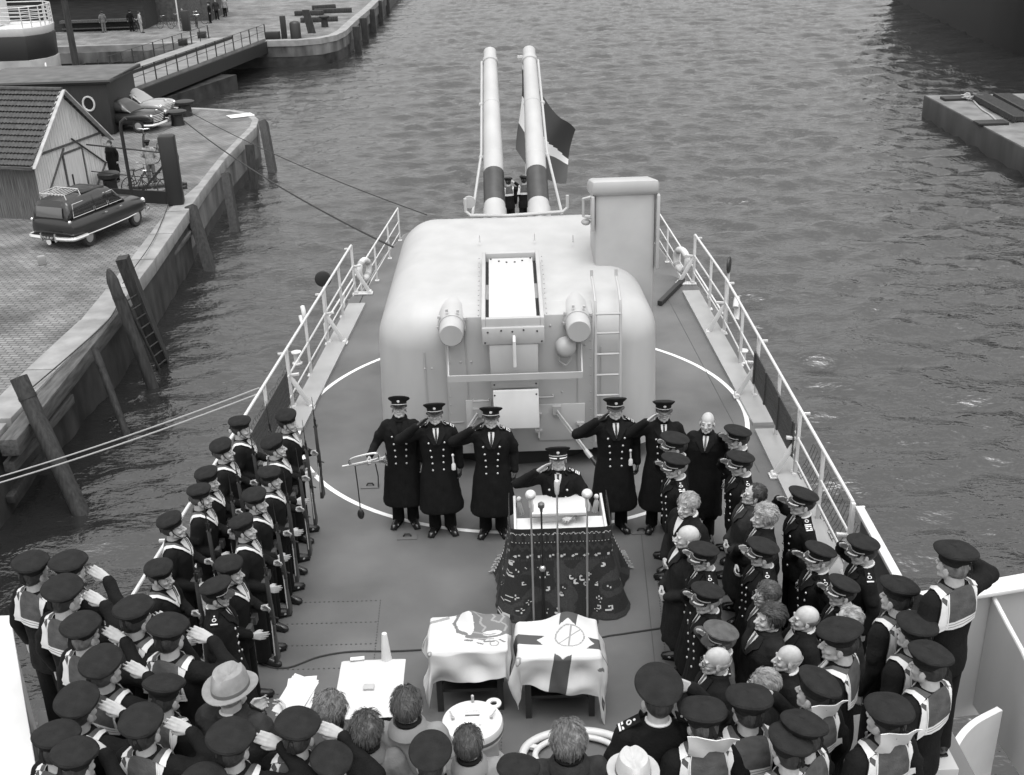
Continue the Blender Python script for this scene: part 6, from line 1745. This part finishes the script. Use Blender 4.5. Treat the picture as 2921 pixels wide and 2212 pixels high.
def wagon():
    c = Vector((-14.72, 39.35, QZ)); root = empty('station_wagon', c, radians(-22), 'dark estate car with roof rack and chrome bumper parked on the setts', 'car'); root.scale = (1.0, .92, 1.06)
    mb = MB(); v, f = body_shell([(-2.14, .80, .45, .98, .05), (-2.08, .88, .36, 1.05, .06), (-1.6, .94, .30, 1.06, .07), (-.6, .95, .28, 1.05, .07), (.6, .94, .28, 1.03, .07), (1.3, .92, .30, 1.0, .10), (1.9, .88, .34, .96, .16), (2.18, .80, .42, .86, .2), (2.26, .70, .5, .78, .2)], 4.2, 30); mb.add(v, f, True); mb.build('body', M_CARD, root)
    rf = greenhouse(root, [(-2.10, .72, .95, 1.12, .04), (-2.02, .75, .95, 1.40, .09), (-1.88, .76, .95, 1.60, .11), (-1.0, .78, .95, 1.68, .11), (-.1, .78, .95, 1.68, .12), (.45, .77, .95, 1.62, .14), (.75, .75, .95, 1.36, .12), (1.08, .74, .95, 1.02, .05)], M_CARD, M_GLASS, 1.08, 1.53, [(-1.93, -1.80), (-.72, -.63), (.06, .14)])
    mb = MB(); mb.hexa([(-.56, -2.125, 1.10), (.56, -2.125, 1.10), (.53, -2.035, 1.42), (-.53, -2.035, 1.42), (-.56, -2.165, 1.10), (.56, -2.165, 1.10), (.53, -2.07, 1.43), (-.53, -2.07, 1.43)]); mb.build('rear_window', mat('rear_glass_sky_grey', .10, .12), root, .01)  # slab greyer than the other windows: reflected sky put into its colour
    mb = MB(); mb.hexa([(-.58, -.95, 1.66), (.58, -.95, 1.66), (.55, .35, 1.61), (-.55, .35, 1.61), (-.56, -.95, 1.692), (.56, -.95, 1.692), (.52, .3, 1.655), (-.52, .3, 1.655)]); mb.build('roof_panel', mat('roof_fabric', .02, .9), rf, .01)
    for s in (-1, 1):
        for (y0, y1, t0, t1) in ((-1.85, -.72, -1.72, -.72), (-.64, .05, -.64, .05), (.13, .86, .13, .48)):
            x0, x1 = s * .785, s * .705
            if 1: 
                mb = MB(); mb.tube([(x0 + s * .006, y0, 1.07), (x1 + s * .006, t0, 1.47), (x1 + s * .006, t1, 1.48), (x0 + s * .006, y1, 1.07)], .016, 6, True); mb.build('window_trim', M_CHR, root)
        mb = MB(); mb.tube([(s * .955, -1.75, .45), (s * .965, -.5, .44), (s * .955, .8, .45), (s * .93, 1.35, .47)], .024, 6); mb.build('side_trim', M_CHR, root)
        mb = MB(); mb.ell((s * .80, -2.10, .98), (.055, .07, .06)); mb.build('tail_lamp', M_CHR, root)
        for y in (-.3, .55):
            mb = MB(); mb.box((s * .955, y, .93), (.03, .16, .035)); mb.build('door_handle', M_CHR, root, .008)
        mb = MB(); mb.ell((s * .70, 2.16, .74), (.10, .08, .10)); mb.build('headlamp', M_CHR, root)
    mb = MB(); mb.tube(spline([(-1.0, -1.55, .46), (-.98, -2.0, .46), (-.86, -2.26, .46), (0, -2.33, .46), (.86, -2.26, .46), (.98, -2.0, .46), (1.0, -1.55, .46)], 40), .068, 8); mb.box((-.30, -2.38, .50), (.05, .06, .26)); mb.box((.30, -2.38, .50), (.05, .06, .26)); mb.build('rear_bumper', M_CHR, root)
    mb = MB(); mb.tube(spline([(-.95, 1.95, .42), (-.7, 2.36, .42), (0, 2.42, .42), (.7, 2.36, .42), (.95, 1.95, .42)], 24), .06, 8); mb.build('front_bumper', M_CHR, root)
    mb = MB(); mb.box((0, -2.41, .50), (.50, .02, .13)); pl = mb.build('number_plate', M_DARK, root)
    t = link_mesh('plate_text', text_mesh('DN-81-87', .105, M_WHITE, .001), pl); t.matrix_local = Matrix.Translation((0, -2.423, .50)) @ Matrix.Rotation(pi / 2, 4, 'X')
    mb = MB(); mb.lathe([(.10, 0), (.10, .012)], (.0, -2.40, .36), 18, Matrix.Rotation(pi / 2, 3, 'X')); mb.build('round_badge', M_WHITEP, root)
    mb = MB(); mb.tube([(-.5, -1.82, 1.79), (.5, -1.82, 1.79), (.5, -.98, 1.81), (-.5, -.98, 1.81)], .018, 6, True)
    for k in range(7): mb.tube([(-.42 + .14 * k, -1.82, 1.75), (-.42 + .14 * k, -.98, 1.77)], .014, 6)
    for x in (-.5, .5):
        for y in (-1.78, -1.02): mb.tube([(x, y, 1.79), (x * 1.12, y, 1.62)], .016, 6)
    mb.build('roof_rack', M_CHR, root)
    wheels(root, (-1.32, 1.42), .92)
wagon()
def sedan(c, rz, paint, label, roof):
    root = empty('sedan_car', c, radians(rz), label, 'car', 'sedans parked by the cabin')
    mb = MB(); v, f = body_shell([(-2.2, .70, .5, .85, .2), (-1.9, .86, .36, .98, .15), (-1.0, .90, .30, 1.02, .1), (.3, .90, .30, 1.0, .1), (1.0, .88, .32, .98, .14), (1.7, .80, .36, 1.0, .35), (2.05, .72, .40, .94, .35), (2.15, .62, .46, .84, .3)], 3.2, 26); mb.add(v, f, True); mb.build('body', paint, root)
    greenhouse(root, [(-1.6, .6, .9, 1.1, .1), (-1.2, .68, .9, 1.46, .18), (-.5, .70, .9, 1.58, .2), (.2, .70, .9, 1.56, .18), (.55, .68, .9, 1.38, .12), (1.0, .64, .9, 1.0, .05)], roof, mat('pale_glass', .05, .06, spec=.9), 1.02, 1.46, [(-1.3, -.95), (-.30, -.22), (.48, .54)], 3.4)
    for s in (-1, 1):
        mb = MB(); mb.tube(spline([(s * .80, .5, .72), (s * .84, 1.2, .80), (s * .76, 1.95, .78), (s * .70, 2.12, .62)], 16), [.14] * 6 + [.16] * 6 + [.15] * 6 if False else .16, 10); mb.build('wing', paint, root)
        mb = MB(); mb.ell((s * .66, 2.15, .80), (.10, .09, .10)); mb.build('headlamp', M_CHR, root)
    mb = MB()
    for k in range(5): mb.tube([(-.50, 2.14 - .0 * k, .50 + .075 * k), (0, 2.24, .50 + .075 * k), (.50, 2.14, .50 + .075 * k)], .020, 6)
    mb.build('grille', M_CHR, root)
    mb = MB(); mb.tube(spline([(-.92, 1.85, .40), (-.75, 2.28, .40), (0, 2.38, .40), (.75, 2.28, .40), (.92, 1.85, .40)], 24), .075, 8); mb.build('front_bumper', M_CHR, root)
    mb = MB(); mb.ell((0, 2.05, 1.0), (.03, .10, .04)); mb.build('bonnet_mascot', M_CHR, root)
    wheels(root, (-1.3, 1.45), .88)
sedan(Vector((-19.35, 58.3, QZ)), -106, M_CARD, 'dark sedan with broad chrome grille beside the iron bollards', M_CARD)
sedan(Vector((-19.6, 61.0, QZ)), -106, M_CARL, 'pale sedan parked beyond the dark sedan', M_CARL)

# ------------------------------------------------------------------ bicycles
def bicycle(c, rz, label, lean=.12, grp='bicycles on the near quay'):
    root = empty('bicycle', c, radians(rz), label, 'bicycle', grp); root.rotation_euler = (0, lean, radians(rz))
    for y in (-.55, .55):
        mb = MB(); mb.tube([(0, y + .34 * cos(t), .35 + .34 * sin(t)) for t in [2 * pi * k / 22 for k in range(22)]], .020, 5, True)
        for k in range(7):
            t = pi * k / 7; mb.tube([(0, y + .33 * cos(t), .35 + .33 * sin(t)), (0, y - .33 * cos(t), .35 - .33 * sin(t))], .004, 3)
        mb.build('wheel', M_TYRE, root)
    mb = MB(); bb, st, hd, r_, f_ = (0, -.08, .30), (0, -.22, .85), (0, .36, .88), (0, -.55, .35), (0, .55, .35)
    for a, b_ in ((bb, st), (bb, (0, .38, .72)), (st, hd), (bb, r_), ((0, -.19, .78), r_), (hd, (0, .38, .72)), ((0, .38, .72), f_)): mb.tube([a, b_], .02, 6)
    mb.build('frame', M_IRON, root)
    mb = MB(); mb.tube([(-.28, .22, 1.06), (-.24, .34, 1.06), (0, .36, 1.02), (.24, .34, 1.06), (.28, .22, 1.06)], .016, 6); mb.tube([(0, .36, .9), (0, .36, 1.03)], .016, 6); mb.build('handlebar', M_CHR, root)
    mb = MB(); mb.ell((0, -.26, .93), (.09, .14, .04)); mb.build('saddle', M_IRON, root)
    return root
p = at(300, 412, QZ); b_ = bicycle(p, -30, 'dark bicycle leaning at the iron fence left of the overalled man')
p = at(355, 355, QZ); bicycle(p, 60, 'bicycle with dark carrier bag held by the overalled man')
p = at(312, 330, QZ); bicycle(p, 20, 'bicycle standing before the dark sedan')
p = at(330, 425, QZ); bicycle(p, 95, 'bicycle lying low behind the iron fence', .3)
M_OVER = cloth_mat('pale_overall', .30); M_OVER2 = cloth_mat('dull_overall', .12)
mp_ = at(330, 394, QZ); person((mp_.x, mp_.y, QZ), 15, 'man in pale work clothes and cap bending over a bicycle on the quay', 'tunic', 'closed', aR='front', aL='front', hat='sailor', h=1.76, cloth=M_OVER, trousers=M_OVER2, seed=1, pitch=-10)
mp_ = at(252, 392, QZ); person((mp_.x, mp_.y, QZ), 160, 'person in long dark coat beside the gable of the wooden shed', 'over', 'closed', hair='neat', tone='dark', h=1.72, seed=2)

# ------------------------------------------------------------------ drawbridge, far quay
def bridge():
    root = empty('footbridge', (0, 0, 0), 0, 'long low bridge with a thin railing crossing the dock entrance', 'bridge')
    A, B, C_, D_ = Vector((-22.15, 69.8, -3.3)), Vector((-18.1, 91.0, -3.3)), Vector((-26.6, 70.3, -3.3)), Vector((-22.6, 91.6, -3.3))
    mb = MB(); z = Vector((0, 0, .22)); mb.hexa([A - z, B - z, D_ - z, C_ - z, A, B, D_, C_]); mb.build('bridge_deck', mat('bridge_deck', .15, .8, var=.3, scale=.9, detail=8), root)
    mb = MB(); mb.bar(A - Vector((0, 0, .65)), B - Vector((0, 0, .65)), .3, .85); mb.bar(C_ - Vector((-.4, 0, .65)), D_ - Vector((-.4, 0, .65)), .3, .85); mb.build('girder', M_IRON, root)
    mb = MB(); o_ = Vector((-1.0, 0, 0)); mb.bar(C_.lerp(A, .40) + Vector((0, 0, .1)), D_.lerp(B, .40) + Vector((0, 0, .1)), .16, .2); mb.build('kerb_beam', M_IRON, root)
    mb = MB(); mb.bar(C_.lerp(A, .20) + Vector((0, 0, .06)), D_.lerp(B, .20) + Vector((0, 0, .06)), 1.4, .10); mb.build('walkway', mat('bridge_walk', .20, .8, var=.2, scale=1.4), root)
    for nm, P, Q in (('near_railing', A, B), ('far_railing', C_, D_)):
        n_ = 15; mb = MB(); mb.tube([P + Vector((0, 0, 1.03)), Q + Vector((0, 0, 1.03))], .018, 5); r = mb.build(nm, M_IRON, root)
        mb = MB(); mb.tube([P + Vector((0, 0, .55)), Q + Vector((0, 0, .55))], .018, 5); mb.build('lower_rail', M_IRON, r)
        for k in range(n_):
            p = P.lerp(Q, k / (n_ - 1)); mb = MB(); mb.tube([p, p + Vector((0, 0, 1.05))], .045 if k % 2 == 0 else .03, 6); mb.build('rail_post', M_IRON, r)
bridge()
mb = MB(); mb.hexa([(-22.5, 69.5, -6.5), (-18.6, 81.8, -6.5), (-20.2, 82.3, -6.5), (-25.5, 70.5, -6.5), (-22.5, 69.5, -4.55), (-18.6, 81.8, -4.55), (-20.2, 82.3, -4.55), (-25.5, 70.5, -4.55)]); tag(mb.build('bridge_pier', M_WALLD), 'low dark masonry pier in the water beneath the bridge', 'pier')
fq = [(-22.6, 90.9), (-18.1, 90.8), (-15.7, 90.6), (-13.9, 91.4), (-12.9, 93.0), (-12.5, 95.6), (-12.35, 104), (-12.1, 112), (-11.9, 128), (-11.7, 180)]
mb = MB(); mb.prism(off(fq, .75) + [(-80, 180), (-80, 91.7)], QZ - .4, QZ); tag(mb.build('far_quay_ground', M_SETT2), kind='structure')
mb = MB(); f2 = off(fq, .74)
for i in range(len(fq) - 1):
    a, b_, c, d = fq[i], fq[i + 1], f2[i + 1], f2[i]; mb.hexa([(a[0], a[1], QZ - .4), (b_[0], b_[1], QZ - .4), (c[0], c[1], QZ - .4), (d[0], d[1], QZ - .4), (a[0], a[1], QZ + .03), (b_[0], b_[1], QZ + .03), (c[0], c[1], QZ + .03), (d[0], d[1], QZ + .03)])
tag(mb.build('far_quay_kerb', M_KERB), kind='structure')
mb = MB(); mb.prism(off(fq, .05) + [(-79, 180), (-79, 90.95)], -4.7, QZ - .41); fw = mb.build('far_quay_wall', M_WALL); tag(fw, 'stained masonry wall of the far quay beyond the bridge', 'quay wall')
mb = MB(); mb.prism(off(fq, .09) + [(-79.1, 180), (-79.1, 90.99)], -7.5, -4.702); mb.build('wet_foot', M_WALLD, fw)
for k, (px_, py_) in enumerate(((752, 60), (771, 42), (789, 24), (806, 12), (822, 2))):
    a = at(px_, py_, QZ); x = -12.25 + .0 * k; y = (98.5, 104.5, 111.5, 119, 127)[k]; mb = MB(); mb.bar((x + .25, y, QZ), (x + .35, y, -7), .55, .5, (0, 1, 0)); tag(mb.build('fender_pile', M_PILE), ('nearest', 'second', 'third', 'fourth', 'farthest')[k] + ' fender pile of the row on the far quay', 'pile', 'fender piles of the far quay')
# stone wall strip left of the bridge (quay face toward the camera)
mb = MB(); mb.box2((-46, 91.2, -6.5), (-22.8, 91.9, QZ - .02)); mb.box2((-46, 91.1, QZ - .45), (-22.8, 91.9, QZ + .05)); lw = mb.build('stone_wall', mat('pale_masonry', .19, .8, var=.35, scale=.9, detail=8, bump=.3, bscale=4)); tag(lw, 'pale stone quay face left of the bridge with dark planks hung on it', 'quay wall')
mb = MB()
for x0, x1 in ((-34.3, -31.0), (-29.2, -27.6), (-26.0, -24.4)): mb.box2((x0, 91.0, -6.4), (x1, 91.18, -4.2))
mb.build('dark_panel', mat('dark_brick', .05, .8, var=.8, scale=2.5, detail=8, bump=.4, bscale=6), lw)
# things on the far quay
def at_far(x, y): return at(x, y, QZ)
bollard(at_far(702, 58), QZ, .3, .9, 'slim iron bollard with broad head near the far quay corner')
for (x, y, lb) in ((619, 83, 'double-headed iron bollard with a square post on the far quay'),):
    p = at_far(x, y); root = empty('mooring_bitts', p, 0, lb, 'bollard'); mb = MB(); mb.box2((-1.6, -.3, 0), (-.5, .3, .55)); mb.box2((-.35, -.2, 0), (.05, .2, 1.7)); mb.build('post', M_IRON, root, .03); mb = MB(); mb.lathe([(.42, 0), (.42, 1.1), (.3, 1.25), (.02, 1.3)], (.75, 0, 0), 16); mb.build('drum', M_IRON, root)
p = at_far(672, 72); mb = MB(); mb.hexa([(-.25, 0, 0), (.35, 0, 0), (.35, .3, 0), (-.25, .3, 0), (-.55, 0, 1.8), (.0, 0, 1.8), (.0, .3, 1.8), (-.55, .3, 1.8)]); o = mb.build('leaning_post', M_PILE); o.location = p; tag(o, 'thick leaning timber post on the far quay', 'post')
for k, (x, y, a, L_) in enumerate(((690, 47, .1, 3.2), (668, 33, -.1, 2.6), (720, 28, .05, 3.4), (700, 20, .3, 2.2))):
    mb = MB(); mb.box((0, 0, .2), (L_, .5, .4)); o = mb.build('timber_balk', M_PILE, None, .03); xform(o, at_far(x, y), (0, 0, a)); tag(o, ('longest', 'left', 'rearmost dark', 'small slanting')[k] + ' timber balk lying on the far quay', 'timber', 'timber balks on the far quay')
for k, (x, y, rz) in enumerate(((358, 62, 70), (385, 58, 50), (430, 52, 80), (447, 44, 60), (300, 70, 40), (425, 60, 20))):
    p = at_far(x, y); bicycle((p.x, p.y, QZ), rz, ('bicycle leaning by the hut on the far quay', 'bicycle beside two people on the far quay', 'bicycle at the right of the far group', 'farthest bicycle of the far quay', 'bicycle behind the standing man on the far quay', 'bicycle near the far bridge end')[k], .1, 'bicycles on the far quay')
for k, (x, y, rz, cl, tr, ht, lb) in enumerate(((226, 70, 30, M_OVER2, M_OVER2, None, 'man in grey work clothes at the far left quay'), (307, 71, -60, M_OVER, M_OVER, None, 'man in pale work clothes standing beside bicycles on the far quay'), (286, 68, 10, M_BLACK, M_BLACK, 'sailor', 'man in dark clothes next to the pale dressed man'), (400, 62, 150, M_BLACK2, M_BLACK, None, 'dark dressed person left of the far hut edge'), (455, 50, 120, M_BLACK, M_BLACK, 'sailor', 'dark dressed person among the far bicycles'), (470, 42, 200, M_GREYCOAT, M_BLACK, None, 'person in grey coat at the right of the far group'), (487, 36, 170, M_OVER, M_BLACK, None, 'person in pale jacket farthest along the far quay'))):
    p = at_far(x, y); person((p.x, p.y, QZ), rz, lb, 'tunic', 'closed', aR='down', hat=ht, hair='neat' if not ht else 'cap', cloth=cl, trousers=tr, seed=k % 3, h=1.75, group='people on the far quay')
root = empty('timber_hut', (-33.5, 101.5, QZ), 0, 'low dark timber hut with a long bench on the far quay', 'hut')
mb = MB(); mb.box2((-9, 0, 0), (3.2, 4, 2.8)); mb.build('walls', mat('hut_boards', .025, .8, var=.5, scale=2, stretch=(.4, 6, 6)), root)
mb = MB(); mb.box2((-9.3, -.5, 2.81), (3.5, 4.2, 3.0)); mb.build('roof', mat('hut_roof', .06, .8), root)
mb = MB(); mb.box2((-3.8, -.75, .75), (2.4, -.05, .95)); mb.box2((-3.8, -.5, .2), (2.4, -.05, .3)); mb.build('bench', M_BEAM, root)
root = empty('brick_store', (-27.8, 106.5, QZ), 0, 'dark brick store house at the top edge behind the far bicycles', 'building')
mb = MB(); mb.box2((-5, 0, 0), (2, 7, 4.5)); mb.build('walls', mat('store_brick', .06, .8, var=.4, scale=3), root)
mb = MB(); mb.box2((-5.3, -.3, 4.51), (2.3, 7.3, 4.8)); mb.build('roof', M_IRON, root)
mb = MB(); mb.box2((0, -.06, 0), (1.2, -.004, 2.3)); mb.build('door', M_BEAM, root)
mb = MB(); mb.tube([(0, 0, 0), (0, 0, 3.2)], .06, 6); o = mb.build('pale_pole', M_WHITEP); xform(o, at_far(389, 66)); tag(o, 'thin pale pole in front of the brick store', 'pole')
for k, (x, y) in enumerate(((404, 66), (437, 82), (396, 98))):
    p = at_far(x, y); mb = MB(); mb.box2((-.3, -.3, 0), (.3, .3, (1.6, .5, .5)[k])); o = mb.build('mooring_post', M_IRON, None, .04); o.location = (p.x, p.y, QZ); tag(o, ('tall square black post by the far bridge end', 'low black block at the far end of the bridge railing', 'low black block beside the bridge walkway')[k], 'post')

# ------------------------------------------------------------------ white vessel at the upper left
root = empty('white_vessel', (-33.9, 84.2, -5.5), 0, 'white ship stern with rails and a dark band at the upper left', 'ship')
pl = lambda s: [(-6 , -2.5 * s), (1.0, -2.3 * s), (1.9, -1.2 * s), (2.1, .0), (1.9, 1.2 * s), (1.0, 2.3 * s), (-6, 2.5 * s)]
def shell(z0, z1, s0, s1, m, nm):
    a, b_ = pl(s0), pl(s1); n_ = len(a); mb = MB()
    mb.add([(p[0] * .96, p[1], z0) for p in a] + [(p[0], p[1], z1) for p in b_], [list(range(n_))[::-1], list(range(n_, 2 * n_))] + [(i, (i + 1) % n_, n_ + (i + 1) % n_, n_ + i) for i in range(n_)]); return mb.build(nm, m, root, .03)
shell(-1, 2.35, .85, .98, mat('hull_pale', .30, .5, var=.2, scale=1), 'lower_hull'); shell(2.352, 3.95, .98, 1.0, M_DARK, 'dark_band'); shell(3.952, 4.5, 1.0, 1.04, M_WHITEP, 'upper_hull')
mb = MB(); P_ = [Vector((p[0] * .97, p[1] * .97, 4.5)) for p in pl(1)]
for h in (.3, .55, .8, 1.05, 1.35): mb.tube([p + Vector((0, 0, h)) for p in P_], .04 if h > 1.2 else .025, 5)
for i in range(len(P_) - 1):
    for t in (0, .5): q = P_[i].lerp(P_[i + 1], t); mb.tube([q, q + Vector((0, 0, 1.35))], .045, 5)
mb.build('stern_rail', M_WHITEP, root)
mb = MB(); mb.box2((-5, -1.3, 4.5), (-1.2, 1.3, 7.0)); mb.build('deckhouse', M_WHITEP, root, .1)
# work boat with clutter alongside
root = empty('work_boat', (-30.6, 77.2, -5.5), radians(-70), 'small work boat with clutter lying below the white ship', 'boat')
mb = MB(); mb.hexa([(-2.6, -1.1, -.3), (2.4, -1.1, -.3), (2.4, 1.1, -.3), (-2.6, 1.1, -.3), (-3.0, -1.3, .7), (3.0, -1.2, .7), (3.0, 1.2, .7), (-3.0, 1.3, .7)]); mb.build('hull', M_IRON, root, .2)
mb = MB(); mb.box2((-.6, -.5, .7), (.8, .6, 2.1)); mb.box2((1.3, -.6, .7), (2.2, .4, 1.3)); mb.build('cabin', M_SHIP2, root, .06)
mb = MB(); mb.tube([(1.0, .6, .7), (1.0, .6, 2.6), (1.2, .6, 2.9), (1.6, .6, 2.9), (1.8, .6, 2.6), (1.8, .6, .7)], .06, 6); mb.build('davit', M_WHITEP, root)

# ------------------------------------------------------------------ barge on the right, dark hull upper right
root = empty('pontoon_barge', (0, 0, 0), 0, 'flat rusty pontoon with timber gratings at the right edge', 'barge')
mb = MB(); mb.hexa([(23.7, 64.6, -6.5), (23.6, 40, -6.5), (34, 40, -6.5), (34, 63.8, -6.5), (23.7, 64.6, -4.32), (23.6, 40, -4.32), (34, 40, -4.32), (34, 63.8, -4.32)]); mb.build('hull', mat('pontoon_side', .035, .6, var=.5, scale=1, stretch=(1, 1, .3)), root, .06)
mb = MB(); mb.hexa([(23.75, 64.5, -4.318), (23.65, 40, -4.318), (34, 40, -4.318), (34, 63.7, -4.318), (23.75, 64.5, -4.30), (23.65, 40, -4.30), (34, 40, -4.30), (34, 63.7, -4.30)]); mb.build('pontoon_deck', mat('pontoon_deck', .14, .8, var=.4, scale=.9, detail=9, bump=.3, bscale=8), root)
for k, (px_, py_, lb) in enumerate(((2065, 215, 'far dark hatch plate on the pontoon beside a rope heap'), (2140, 268, 'near dark hatch plate on the pontoon'))):
    p = at(px_, py_, -4.3); mb = MB(); mb.box((0, 0, .07), (1.5, .8, .14)); o = mb.build('hatch_plate', M_IRON, None, .02); o.location = p; tag(o, lb, 'hatch', 'hatch plates on the pontoon')
mb = MB(); rnd = random.Random(2); p = at(2100, 214, -4.25); mb.tube([p + Vector((rnd.uniform(-.6, .6), rnd.uniform(-.5, .5), rnd.uniform(0, .25))) for _ in range(40)], .04, 5); mb.tube(spline([p, at(2120, 235, -4.25), at(2140, 248, -4.25), at(2160, 268, -4.25)], 20), .04, 5); tag(mb.build('rope_heap', M_ROPE), 'tangled pale rope heap on the pontoon', 'rope')
for k in range(2):
    a, b_ = at(2105 + 50 * k, 210, -4.2), at(2200 + 50 * k, 262, -4.2); root = empty('timber_grating', a, 0, ('left', 'right')[k] + ' row of short timbers stacked on the pontoon', 'timber', 'timber gratings on the pontoon'); d = b_ - a; mb = MB()
    for i in range(30):
        c = d * (i / 30); mb.box(c + Vector((.25, 0, .1)), (.9, .16, .2))
    mb.build('timbers', M_PILE, root); mb = MB(); mb.bar(Vector((-.22, 0, .12)), d + Vector((-.22, 0, .12)), .12, .26); mb.build('side_beam', M_PILE, root)
root = empty('dark_ship', (0, 0, -5.5), 0, 'towering dark ship hull at the upper right corner', 'ship')
mb = MB(); bow = [(37.6, 92), (37.2, 86), (39, 81), (46, 79), (80, 84), (95, 135), (60, 150), (40.5, 124)]
n_ = len(bow); mb.add([(p[0] + .6, p[1], -1.5) for p in bow] + [(p[0], p[1], 15) for p in bow], [list(range(n_))[::-1], list(range(n_, 2 * n_))] + [(i, (i + 1) % n_, n_ + (i + 1) % n_, n_ + i) for i in range(n_)]); mb.build('hull', mat('black_hull', .012, .55), root, .4)
mb = MB(); mb.box2((52, 92, 15.01), (74, 120, 22)); mb.build('superstructure', mat('dull_house', .06, .7), root)
